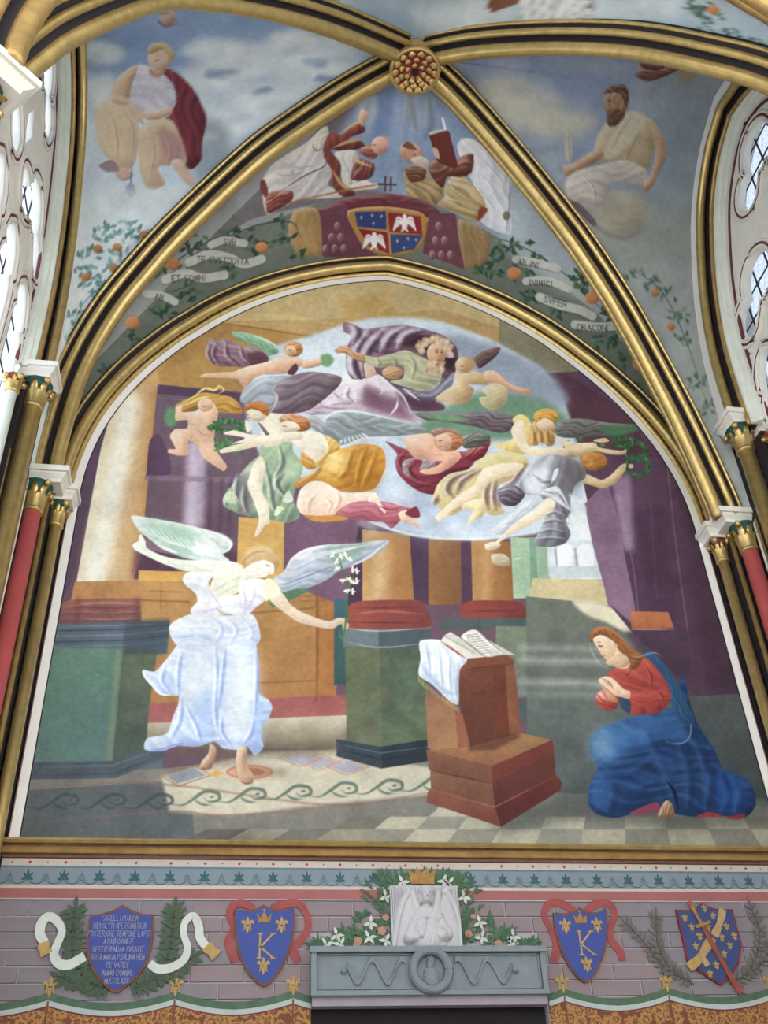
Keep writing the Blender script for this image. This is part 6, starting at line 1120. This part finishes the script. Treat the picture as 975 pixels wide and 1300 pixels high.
# ------------------------------------------------------------------ ashlar blocks of the dado
z = zs[5] - .010; rh = .1045; row = 0
bm_cache = {}
while z > -1.75:
    off = (.0, .19, .1, .27)[row % 4]; x = -3.4 + off; bw = .362
    while x < 3.35:
        x0, x1 = x + .004, x + bw - .004; segs = [(max(x0, -3.35), min(x1, 3.35))]
        if z - rh < -.72: # around the carved lintel / doorway
            segs = [(a, min(b_, -.80)) for a, b_ in segs if a < -.80] + [(max(a, .80), b_) for a, b_ in segs if b_ > .80]
        for a, b_ in segs:
            if b_ - a < .03: continue
            key = round(b_ - a, 3)
            for mm in (0, 1):
                if (key, mm) not in bm_cache:
                    V, F = frustum(0, 0, 0, key / 2, (rh - .008) / 2, .010, key / 2 - .003, (rh - .008) / 2 - .003); V = [(q[0], -q[2], q[1]) for q in V]; me = bpy.data.meshes.new('block'); me.from_pydata(V, [], F); me.materials.append(MT['block2' if mm else 'block']); bm_cache[(key, mm)] = me
            o = bpy.data.objects.new('block', bm_cache[(key, 1 if abs((a + b_) / 2) < 1.45 + .2 * random.random() else 0)]); o.location = ((a + b_) / 2, -.0, z - rh / 2); link(o, wall_front)
        x += bw
    z -= rh; row += 1

# ------------------------------------------------------------------ carved lintel, doorway
LX = .80; LZ0, LZ1 = -.735, -1.035
lt = thing('carved_lintel', 'grey stone lintel carved with a laurel wreath and fluttering ribbons above the doorway', 'lintel', (0, 0, -1.09))
mesh('block', *box(-LX, LX, -.09, .02, LZ1, LZ0), 'greystone', lt)
fz = [box(-LX - .01, LX + .01, -.135, -.09, LZ0 - .035, LZ0), box(-LX, LX, -.115, -.09, LZ1, LZ1 + .03), box(-LX, -LX + .035, -.115, -.09, LZ1 + .03, LZ0 - .035), box(LX - .035, LX, -.115, -.09, LZ1 + .03, LZ0 - .035), box(-LX + .04, LX - .04, -.102, -.09, LZ0 - .052, LZ0 - .042), box(-LX + .04, LX - .04, -.102, -.09, LZ1 + .037, LZ1 + .046), box(-LX + .042, -LX + .052, -.102, -.09, LZ1 + .04, LZ0 - .045), box(LX - .052, LX - .042, -.102, -.09, LZ1 + .04, LZ0 - .045)]
for q in fz: mesh('frame_moulding', *q, 'greystone', lt)
wc = (0.0, -.115, -.885); wp = [(wc[0] + .122 * math.cos(a), wc[1] - .01, wc[2] + .125 * math.sin(a)) for a in np.linspace(0, 2 * PI, 40)]
V, F = tube(wp, .03, 8); mesh('wreath', V, F, 'greystone', lt, True)
lv = []
for k in range(34):
    a = 2 * PI * k / 34
    for s in (-1, 1):
        rr = .122 + s * .014; cx, cz = wc[0] + rr * math.cos(a), wc[2] + rr * math.sin(a); L = leafp(cx, cz, .034, .008, a + PI / 2 + s * .45); lv.append(slab(L, wc[1] - .032, .008))
o = mesh('wreath_leaves', *join_parts(lv), 'greystone', lt); o['kind'] = 'stuff'
def relief(name, x0, x1, z0, z1, y, hf, nx, nz, m, parent):
    gx, gz = np.meshgrid(np.linspace(x0, x1, nx), np.linspace(z0, z1, nz), indexing='ij'); H = hf(gx, gz); V = np.stack([gx.ravel(), y - H.ravel(), gz.ravel()], 1)
    return mesh(name, V, [tuple(int(i) for i in q) for q in grid_quads(nx, nz)], m, parent, True)
def cap_h(gx, gz, a, b, r0, r1, k=1.0):
    a, b = np.array(a), np.array(b); e = b - a; t = np.clip(((gx - a[0]) * e[0] + (gz - a[1]) * e[1]) / (e @ e + 1e-9), 0, 1); d2 = (gx - a[0] - t * e[0]) ** 2 + (gz - a[1] - t * e[1]) ** 2; r = r0 + (r1 - r0) * t
    return np.sqrt(np.maximum(r * r - d2, 0)) * k
def bust(gx, gz):
    x, z = gx, gz - wc[2]; H = np.zeros_like(x)
    for a, b_, r0, r1, k in (((0, .035), (.005, .06), .03, .028, 1), ((0, -.02), (0, -.07), .045, .055, .7), ((.0, .02), (.0, -.02), .02, .03, .9), ((-.03, -.01), (-.04, -.06), .02, .018, .8), ((.03, -.01), (.045, -.06), .02, .018, .8), ((-.012, .085), (.02, .08), .015, .018, .9)): H = np.maximum(H, cap_h(x, z, a, b_, r0, r1, k))
    return H + .004 * np.sin(x * 260) * (H > .01) * np.cos(z * 210)
relief('bust', -.09, .09, wc[2] - .092, wc[2] + .1, -.095, bust, 46, 48, 'greystone', lt)
for s in (-1, 1):
    for j, seg in enumerate(([(.17, .02), (.20, -.06), (.26, .03)][:0], )): pass
    xs_ = np.linspace(.17, .56, 50); zr = -.885 + .075 * np.sin((xs_ - .14) * 31) * (1 - .2 * (xs_ - .17))
    mesh('ribbon', *sweep([(s * a, -.095, b_) for a, b_ in zip(xs_, zr)], [(0, 0, 1)] * 50, [(0, -1, 0)] * 50, [(-.02, 0), (-.016, .014), (.016, .02), (.02, 0)]), 'greystone', lt)
    mesh('ribbon_end', *lathe(s * .585, -.105, [(.001, -.905), (.015, -.897), (.02, -.885), (.015, -.872), (.001, -.866)], 10), 'greystone', lt, True)
mesh('sill_strip', *box(-LX + .01, LX - .01, -.08, .02, -1.093, LZ1), 'sill', lt)
dr = struct(mesh('door_1', *join_parts([box(-.79, .79, .01, .06, FLOOR_Z, -1.085)]), 'black'))
for x0 in (-.7, .06):
    for z0, z1 in ((-1.9, -1.2), (-2.9, -2.0), (-4.0, -3.0)): mesh('panel', *box(x0, x0 + .64, -.008, .01, z0, z1), 'black', dr)

# ------------------------------------------------------------------ marble relief of a half-length angel
an = thing('angel_relief', 'white marble relief of a half-length winged angel holding an orb', 'relief', (0, 0, -.735))
mesh('slab', *box(-.243, .243, -.05, .0, -.735, -.328), 'marble', an)
def tl(x, y): f = (y - 95) / 610; xl, xr = 115 + 25 * f, 800 + 55 * f; return (-.243 + .486 * (x - xl) / (xr - xl), -.328 - .407 * f)
def ang_h(gx, gz):
    H = np.zeros_like(gx)
    def C(a, b_, r0, r1, k=1.0):
        nonlocal H; q = cap_h(gx, gz, tl(*a), tl(*b_), r0, r1, k); H = np.maximum(H, q)
    for s, pts in ((-1, [(300, 130), (235, 260), (190, 420), (150, 690)]), (1, [(680, 130), (760, 250), (815, 420), (845, 690)])):   # wing edges
        for a, b_ in zip(pts, pts[1:]): C(a, b_, .022, .02, .9)
    H = np.maximum(H, 0)
    for k in range(8):
        C((300 - 4 * k + 12 * k, 150 + 20 * k), (190 + 26 * k, 690), .011, .011, .55); C((680 - 8 * k, 150 + 20 * k), (840 - 26 * k, 690), .011, .011, .55)
    C((340, 140), (395, 330), .02, .03, .7); C((600, 140), (580, 330), .02, .03, .7)
    C((480, 400), (500, 600), .085, .115, .55); C((420, 400), (590, 400), .05, .05, 1.0); C((470, 330), (475, 280), .03, .03, 1.2)        # torso, shoulders, neck
    C((370, 430), (310, 600), .04, .042, 1.2); C((310, 610), (420, 590), .046, .036, 1.6); C((420, 590), (470, 430), .034, .026, 2.2); C((470, 440), (450, 350), .016, .012, 3.6); C((475, 440), (500, 420), .014, .012, 3.8)
    C((610, 420), (690, 560), .04, .045, 1.0); C((690, 580), (600, 640), .035, .03, 1.4); C((628, 575), (630, 578), .056, .056, 1.35)
    C((300, 650), (640, 660), .03, .035, 1.1)
    hd = cap_h(gx, gz, tl(468, 170), tl(470, 215), .048, .042, 1.9); hair = cap_h(gx, gz, tl(465, 150), tl(465, 160), .056, .05, 1.5); curl = np.maximum(cap_h(gx, gz, tl(412, 190), tl(418, 250), .017, .014, 2.2), cap_h(gx, gz, tl(530, 190), tl(525, 250), .017, .014, 2.2))
    H = np.maximum(np.maximum(H, hair + .004 * np.sin(gx * 500)), np.maximum(hd, curl))
    def dent(x, y, r, d):
        nonlocal H; u = tl(x, y); q = ((gx - u[0]) ** 2 + (gz - u[1]) ** 2) / r ** 2; H = H - d * np.exp(-q)
    dent(448, 178, .009, .014); dent(496, 178, .009, .014); dent(472, 200, .007, -.016); dent(472, 185, .006, -.01); dent(473, 232, .012, .006); dent(473, 240, .008, -.006); dent(470, 430, .012, .03)
    H = H + .0012 * np.sin(gx * 200 + gz * 60 + 4 * np.sin(gz * 40)) * ((H > .03) & (gz < tl(0, 330)[1]))
    return np.maximum(H, 0)
relief('angel', -.242, .242, -.734, -.31, -.05, ang_h, 150, 130, 'marble', an)

# ------------------------------------------------------------------ painted garland with lilies, roses and crown round the relief
ga = thing('painted_garland', 'painted green garland with white lilies and pink roses round the marble angel', 'garland', (0, 0, -.73))
def W(px, py): return on_wall(px, py)
lv = []; rg = np.random.default_rng(5); base = [(1204, 400, 500), ]
for k in range(620):
    f = rg.random(); s = -1 if rg.random() < .5 else 1
    if f < .55:   # sloping shoulders
        u = rg.random() ** .8; xx = .27 + .50 * u; top_ = -.36 - .35 * min(1, (u * 1.15)) ** .75 + .03 * math.sin(u * 22); zz = -.728 + (top_ + .728) * rg.random()
        if u < .25: zz = -.728 + (-.30 + .728) * rg.random()
    elif f < .8: xx = .243 + .075 * rg.random(); zz = -.7 + .47 * rg.random()
    else: xx = .24 * rg.random(); zz = -.325 + (.10 - .02 * xx) * rg.random()
    lv.append(slab(leafp(s * xx, zz, .05 + .03 * rg.random(), .009, PI / 2 - s * .6 + 1.9 * (rg.random() - .5)), -.016 - .004 * rg.random(), .002))
o = mesh('leaves', *join_parts(lv), 'leaf3', ga); o['kind'] = 'stuff'
for px, py, a in ((510, 1121, .4), (563, 1120, -.3), (489, 1139, .2), (588, 1140, .1), (427, 1188, .3), (470, 1173, -.1), (468, 1191, .5), (490, 1195, -.4), (608, 1172, .2), (611, 1191, -.3), (651, 1190, .1), (414, 1200, .6), (432, 1200, -.5), (648, 1199, .4), (569, 1122, -.8)):
    x, zc = W(px, py); mesh('lily', *join_parts([slab(leafp(x, zc, .055, .012, a + PI / 2 + PI * .62 * q), -.023, .003) for q in (0, 1, -1, 1.7)]), 'lily', ga)
for px, py, r in ((489, 1166, .024), (484, 1183, .03), (454, 1196, .03), (452, 1203, .024), (594, 1187, .028), (632, 1200, .032), (600, 1165, .02)):
    x, zc = W(px, py); mesh('rose', *join_parts([slab(ell(x + .45 * r * math.cos(q), zc + .45 * r * math.sin(q), r * .6, r * .55), -.023 - .001 * i, .003) for i, q in enumerate(np.arange(0, 6.2, 1.25))] + [slab(ell(x, zc, r * .5, r * .5), -.03, .003)]), 'rosep', ga)
cx, cz = W(535, 1113); c0 = .085
mesh('crown', *join_parts([slab([(cx - c0, cz - .045), (cx + c0, cz - .045), (cx + c0 * 1.05, cz - .015), (cx + c0 * 1.25, cz + .05), (cx + c0 * .62, cz + .012), (cx + c0 * .45, cz + .06), (cx, cz + .02), (cx - c0 * .45, cz + .06), (cx - c0 * .62, cz + .012), (cx - c0 * 1.25, cz + .05), (cx - c0 * 1.05, cz - .015)], -.024, .004), slab([(cx - c0, cz - .06), (cx + c0, cz - .06), (cx + c0, cz - .045), (cx - c0, cz - .045)], -.026, .006)]), 'crown', ga)
# ------------------------------------------------------------------ painted shields, ribbons, sprays, drapery
def Wp(pts): return [W(a, b_) for a, b_ in pts]
def sm2(pts, n=5, closed=True): return [tuple(p) for p in smooth_pts(np.array(pts, float), closed, n)]
def inset(pts, d):
    P = np.array(pts); c = P.mean(0); return [tuple(c + (p - c) * (1 - d / max(np.linalg.norm(p - c), 1e-6))) for p in P]
def fleur(cx, cz, h, y, t=.003):
    q = lambda pts: [(cx + a * h, cz + b_ * h) for a, b_ in pts]
    P = [q([(0, .5), (.11, .25), (.09, .02), (-.09, .02), (-.11, .25)]), q([(.1, .02), (.14, .22), (.28, .3), (.38, .18), (.33, .02), (.29, .1), (.22, .1), (.2, -.04), (.1, -.04)]), q([(-.1, .02), (-.14, .22), (-.28, .3), (-.38, .18), (-.33, .02), (-.29, .1), (-.22, .1), (-.2, -.04), (-.1, -.04)]), q([(-.22, -.05), (.22, -.05), (.22, -.12), (-.22, -.12)]), q([(-.08, -.12), (.08, -.12), (.1, -.28), (0, -.5), (-.1, -.28)]), q([(.1, -.12), (.2, -.14), (.26, -.32), (.14, -.26)]), q([(-.1, -.12), (-.2, -.14), (-.26, -.32), (-.14, -.26)])]
    return join_parts([slab(p, y, t) for p in P])
def glyph_mesh(txt, x, z, h, y, w=.0035, adv=.8, wid=.62, serif=False):
    out = []; cx = 0
    for ch in txt:
        for line in GLYPH.get(ch, ()):
            for (a, b_), (c_, d) in zip(line, line[1:]):
                p0, p1 = np.array([x + (cx + a * wid) * h, z - b_ * h]), np.array([x + (cx + c_ * wid) * h, z - d * h]); e = p1 - p0; L = np.linalg.norm(e)
                if L < 1e-6: continue
                n_ = np.array([-e[1], e[0]]) / L * w / 2; e = e / L * w / 2
                out.append(slab([tuple(p0 - e + n_), tuple(p0 - e - n_), tuple(p1 + e - n_), tuple(p1 + e + n_)], y, .002))
        cx += adv if ch not in 'I ' else adv * .55
    return out, cx * h
def spray(name, label, stem_px, n, L, m, cat='laurel spray', group='painted sprays', wid=.015, sp=.75):
    S_ = np.array(sm2(Wp(stem_px), 6, False)); o0 = (S_[0][0], 0, S_[0][1]); t = thing(name, label, cat, o0, group)
    V, F = tube([(a, -.016, b_) for a, b_ in S_], .004, 5); mesh('stem', V, F, 'stem', t)
    d = np.r_[0, np.cumsum(np.linalg.norm(np.diff(S_, axis=0), axis=1))]; lm = {}
    for k in range(n):
        u = d[-1] * (k + .5) / n; x, zc = np.interp(u, d, S_[:, 0]), np.interp(u, d, S_[:, 1]); i = min(np.searchsorted(d, u), len(S_) - 1); tg = S_[i] - S_[i - 1]; a = math.atan2(tg[1], tg[0])
        for s in (-1, 1):
            for j in ((0, 1) if m != 'leaf2' else (0,)):
                if 'me' not in lm:
                    V, F = slab(leafp(0, 0, L, wid, 0), 0, .003); me = bpy.data.meshes.new('leaf'); me.from_pydata(V, [], F); me.materials.append(MT[m]); lm['me'] = me
                o = bpy.data.objects.new('leaf', lm['me']); o.location = (x - o0[0], -.016 - .0015 * ((k * 2 + j) % 5), zc - o0[2]); q = .8 + .4 * random.random(); o.scale = (q, 1, q); o.rotation_euler = (0, -(a + s * (sp + .75 * j + .2 * random.random())), 0); link(o, t)
    o = bpy.data.objects.new('leaf', lm['me']); o.location = (S_[-1][0] - o0[0], -.018, S_[-1][1] - o0[2]); o.rotation_euler = (0, -a, 0); link(o, t)
    return t
def ribbon(name, parent, pts, w0, m, y=-.022, t=.004, n=6):
    """flat painted ribbon following a path (photo points), w0 metres wide"""
    S_ = np.array(sm2(Wp(pts), n, False)); T = np.gradient(S_, axis=0); T /= np.linalg.norm(T, axis=1)[:, None]; N_ = np.stack([-T[:, 1], T[:, 0]], 1); ww = w0 / 2 * (1 + .12 * np.sin(np.linspace(0, 9, len(S_))))[:, None]
    A, B_ = S_ + N_ * ww, S_ - N_ * ww; V = [(a[0], y, a[1]) for a in A] + [(b_[0], y, b_[1]) for b_ in B_] + [(a[0], y - t, a[1]) for a in A] + [(b_[0], y - t, b_[1]) for b_ in B_]; n_ = len(S_); F = []
    for i in range(n_ - 1): F += [(2 * n_ + i, 3 * n_ + i, 3 * n_ + i + 1, 2 * n_ + i + 1), (i, 2 * n_ + i, 2 * n_ + i + 1, i + 1), (n_ + i, n_ + i + 1, 3 * n_ + i + 1, 3 * n_ + i)]
    return mesh(name, V, F, m, parent)
def shield(label, outline_px, field_m, rim_m, rim_w, cat='painted shield'):
    O = [tuple(p) for p in Wp(outline_px)]; O = sm_corner(O); cx = sum(p[0] for p in O) / len(O); zb = min(p[1] for p in O)
    t = thing('painted_shield', label, cat, (cx, 0, zb), 'painted shields on the dado'); mesh('rim', *slab(O, -.012, .018), rim_m, t); mesh('field', *slab(inset(O, rim_w), -.028, .005), field_m, t); return t
def sm_corner(P, n=5):
    """keep points flagged sharp (repeated) and round the others"""
    return P
# 1 --- shield with the Latin inscription
c1 = [(115, 1163), (128, 1162), (143, 1157), (156, 1150), (168, 1157), (182, 1162), (195.5, 1162), (195, 1185), (192, 1208), (186, 1226), (177, 1240), (164, 1251), (151, 1261), (143, 1261), (130, 1250), (119, 1236), (112, 1218), (110, 1200), (112, 1180)]
s1 = shield('blue painted shield filled with a nine-line Latin inscription, left of the doorway', c1, 'blue', 'rim', .016)
lines = ['SACELLI PRIDEM', 'HIPPOLYTI OPE PRIMATICII', 'POSTERIORE TEMPORE LAPSI', 'A PAVLO BALZE', 'RESTITVENDAM CVRAVIT', 'ROSA MARIA PAVLINA HEM', 'DE VATRY', 'ANNO DOMINI', 'MDCCCLXXV']
wd = [43, 62, 74, 36, 60, 62, 26, 35, 28]
for i, (tx, wpx) in enumerate(zip(lines, wd)):
    yy = 1163.5 + 9.9 * i; xc, zt = W(154 - .6 * i, yy); wm = wpx * .0055; _, adv = glyph_mesh(tx, 0, 0, .036, 0); g, _ = glyph_mesh(tx, xc - wm / 2, zt, .036, -.0335, .0038, adv=.8 * wm / adv, wid=.62 * wm / adv); mesh('inscription_line', *join_parts(g), 'letter', s1)
rb = thing('painted_scroll', 'white painted scroll with gilded end curling left of the inscribed shield', 'scroll', (*W(70, 1230)[:1], 0, W(70, 1230)[1]), 'white scrolls')
ribbon('band', rb, [(57, 1198), (51, 1186), (54, 1172), (63, 1165), (74, 1172), (79, 1184), (73, 1200), (69, 1213), (75, 1224), (88, 1226), (108, 1215)], .056, 'ribw'); ribbon('gilded_end', rb, [(55, 1198), (57, 1206), (60, 1213)], .07, 'ochre', -.024)
rb = thing('painted_scroll', 'white painted scroll with gilded end curling right of the inscribed shield', 'scroll', (*W(235, 1230)[:1], 0, W(235, 1230)[1]), 'white scrolls')
ribbon('band', rb, [(190, 1224), (200, 1231), (216, 1230), (233, 1220), (238, 1204), (233, 1186), (235, 1172), (245, 1164), (252, 1176), (254, 1192), (262, 1203)], .05, 'ribw'); ribbon('gilded_end', rb, [(262, 1202), (268, 1208), (275, 1215)], .07, 'ochre', -.024)
spray('painted_laurel', 'green painted laurel spray rising left of the inscribed shield', [(140, 1258), (112, 1246), (95, 1220), (92, 1190), (96, 1153)], 16, .085, 'leaf')
spray('painted_laurel', 'green painted laurel spray rising right of the inscribed shield', [(165, 1256), (195, 1244), (212, 1218), (218, 1190), (222, 1153)], 16, .085, 'leaf')
spray('painted_laurel', 'short green laurel sprig under the left scroll', [(118, 1252), (95, 1248), (75, 1240)], 5, .07, 'leaf'); spray('painted_laurel', 'short green laurel sprig under the right scroll', [(180, 1250), (215, 1238), (248, 1214)], 7, .07, 'leaf')
# 2 / 3 --- crowned K shields with red ribbons
def kshield(label, rlabel, dx, dy, side):
    c = [(298, 1155), (312, 1157), (323, 1156), (334, 1150), (345, 1155), (358, 1157), (373, 1152), (374, 1175), (371, 1197), (364, 1218), (354, 1236), (344, 1248), (335, 1254), (325, 1248), (314, 1236), (304, 1216), (299, 1195), (297, 1174)]
    if side > 0: c = [(701, 1160), (715, 1161), (724, 1159), (734, 1153), (744, 1159), (756, 1160), (768, 1154), (770, 1176), (769, 1198), (763, 1220), (755, 1236), (747, 1247), (741, 1249), (732, 1243), (722, 1230), (712, 1212), (706, 1194), (702, 1176)]
    t = shield(label, c, 'blue', 'rim', .014); ox = 0 if side < 0 else 1
    for px, py in (((314, 1176), (357, 1176), (334, 1228)) if side < 0 else ((716, 1177), (756, 1176), (743, 1226))): x, zc = W(px, py); mesh('fleur_de_lis', *fleur(x, zc, .115, -.033), 'ochre', t)
    (kx, kz), (qx, qz) = (W(330, 1187), W(335, 1167)) if side < 0 else (W(733, 1184), W(735, 1168))
    g, _ = glyph_mesh('K', kx, kz, .155, -.033, .012); hx = .155 * .62
    for a, b_ in ((0, 0), (0, 1), (.9, 0), (.95, 1)): g.append(slab([(kx + a * hx - .018, kz - b_ * .155 - .004), (kx + a * hx + .018, kz - b_ * .155 - .004), (kx + a * hx + .018, kz - b_ * .155 + .004), (kx + a * hx - .018, kz - b_ * .155 + .004)], -.033, .003))
    mesh('letter', *join_parts(g), 'ochre', t); r = .04
    mesh('crown', *join_parts([slab([(qx - r, qz - .03), (qx + r, qz - .03), (qx + r * 1.25, qz + .03), (qx + r * .6, qz + .0), (qx, qz + .045), (qx - r * .6, qz), (qx - r * 1.25, qz + .03)], -.033, .003), slab(ell(qx, qz + .05, .01, .01), -.033, .003)]), 'crown', t)
    rb = thing('painted_ribbon', rlabel, 'ribbon', (t['_o'][0], 0, t['_o'][2] + .1), 'red ribbons behind the lettered shields')
    A = [(322, 1155), (310, 1148), (297, 1150), (291, 1162), (297, 1178), (290, 1196), (296, 1214), (299, 1222)] if side < 0 else [(728, 1157), (712, 1148), (697, 1148), (690, 1162), (698, 1180), (706, 1200), (704, 1216), (702, 1222)]
    B_ = [(345, 1154), (360, 1149), (378, 1148), (388, 1160), (391, 1178), (382, 1194), (372, 1204), (378, 1222)] if side < 0 else [(744, 1157), (756, 1148), (772, 1148), (779, 1162), (774, 1180), (776, 1196), (786, 1208), (789, 1220)]
    ribbon('tail', rb, A, .05, 'ribr', -.015); ribbon('tail', rb, B_, .05, 'ribr', -.015)
kshield('blue painted shield with crown, letter K and three fleurs-de-lis, left of the doorway', 'red painted ribbon fluttering behind the letter K shield left of the doorway', 0, 0, -1)
kshield('blue painted shield with crown, letter K and three fleurs-de-lis, right of the doorway', 'red painted ribbon fluttering behind the letter K shield right of the doorway', 0, 0, 1)
# 4 --- shield with a sword
c4_ = [(856, 1156), (875, 1157), (889, 1148), (905, 1155), (928, 1156), (934, 1180), (940, 1200), (936, 1225), (927, 1240), (913, 1252), (900, 1244), (882, 1232), (870, 1220), (865, 1195), (860, 1175)]
s4 = shield('deep blue painted shield strewn with gold lilies behind a slanting sword, far right', c4_, 'blue2', 'rimred', .016)
for px, py in ((876, 1179), (892, 1155), (903, 1165), (920, 1178), (886, 1190), (881, 1203), (924, 1202), (917, 1213), (907, 1227), (899, 1238), (897, 1179), (914, 1192), (867, 1167), (930, 1190)): x, zc = W(px, py); mesh('fleur_de_lis', *fleur(x, zc, .062, -.033), 'ochre', s4)
bl = thing('painted_strap', 'buff painted sword strap crossing the deep blue shield', 'strap', (*W(890, 1225)[:1], 0, W(890, 1225)[1]))
ribbon('strap_band', bl, [(915, 1156), (911, 1174), (904, 1190)], .05, 'strap', -.036); ribbon('strap_wrap', bl, [(902, 1192), (893, 1206), (884, 1220), (872, 1230)], .058, 'ochre', -.036); ribbon('loose_end', bl, [(889, 1208), (890, 1218), (896, 1228)], .04, 'strap', -.038)
sw = thing('painted_sword', 'slanting sheathed sword painted across the deep blue shield', 'sword', (*W(937, 1262)[:1], 0, W(937, 1262)[1]))
ribbon('scabbard', sw, [(890, 1178), (903, 1203), (918, 1230), (932, 1254)], .036, 'sword', -.041); ribbon('scabbard_tip', sw, [(931, 1252), (938, 1262)], .045, 'ribr', -.042); ribbon('grip', sw, [(875, 1152), (882, 1165), (889, 1177)], .024, 'crown', -.041); ribbon('guard', sw, [(880, 1179), (889, 1176), (899, 1172)], .02, 'crown', -.045); x, zc = W(873, 1149); mesh('pommel', *slab(ell(x, zc, .018, .02), -.041, .006), 'ribr', sw)
spray('painted_olive', 'grey-green olive spray curving up left of the sword shield', [(880, 1250), (858, 1238), (840, 1215), (833, 1192), (832, 1165)], 14, .075, 'leaf2', 'olive spray', wid=.0095); spray('painted_olive', 'thin grey-green olive twig reaching left towards the letter K shield', [(862, 1243), (838, 1225), (815, 1195), (793, 1172)], 13, .065, 'leaf2', 'olive spray', wid=.0085)
spray('painted_olive', 'grey-green olive spray curving up right of the sword shield', [(925, 1250), (948, 1235), (960, 1210), (963, 1182), (952, 1152)], 14, .075, 'leaf2', 'olive spray', wid=.0095); spray('painted_olive', 'short grey-green olive twig at the right edge of the dado', [(940, 1242), (962, 1228), (980, 1200)], 9, .065, 'leaf2', 'olive spray', wid=.0085)

# ------------------------------------------------------------------ painted drapery under the dado
def drapery(label, peaks, sag, xl, xr):
    zk = -.985; t = thing('painted_drapery', label, 'drapery', ((xl + xr) / 2, 0, FLOOR_Z), 'painted wall hangings'); pts = []
    for a, b_ in zip(peaks, peaks[1:]):
        for f in np.linspace(0, 1, 13)[:-1]: pts.append((a + (b_ - a) * f, zk - sag * (1 - abs(2 * f - 1) ** 1.8)))
    pts.append((peaks[-1], zk)); pts = [p for p in pts if xl - .001 <= p[0] <= xr + .001]
    def off(d): return [(x, z_ - d) for x, z_ in pts]
    def st(name, d0, d1, m, y, th=.004): mesh(name, *slab(off(d0) + off(d1)[::-1], y, th), m, t)
    st('green_border', .0, .045, 'greenb', -.014); st('white_border', .045, .076, 'whiteb', -.016); st('dark_line', .076, .084, 'rimred', -.015); st('cloth', .08, 1.2, 'brocade', -.0125); st('white_hem', .245, .275, 'whiteb', -.018)
    for p in peaks:
        if xl <= p <= xr: mesh('fleur_de_lis', *fleur(p, zk + .035, .13, -.016), 'ochre', t); mesh('pleat', *slab([(p - .006, zk - .05), (p + .006, zk - .05), (p + .012, zk - .9), (p - .012, zk - .9)], -.0165, .004), 'rim', t)
    return t
pk = [W(px, 1255)[0] for px in (64, 223, 372, 714, 846, 978)]; g_ = pk[1] - pk[0]; h_ = pk[4] - pk[3]
drapery('brown and gold brocade hanging painted left of the doorway', [pk[0] - 2 * g_, pk[0] - g_, pk[0], pk[1], pk[2], pk[2] + g_ * .9], .065, -3.3, -.79)
drapery('brown and gold brocade hanging painted right of the doorway', [pk[3] - h_ * .9, pk[3], pk[4], pk[5], pk[5] + h_], .065, .79, 3.3)
for o in SC.objects:
    if '_o' in o: del o['_o']
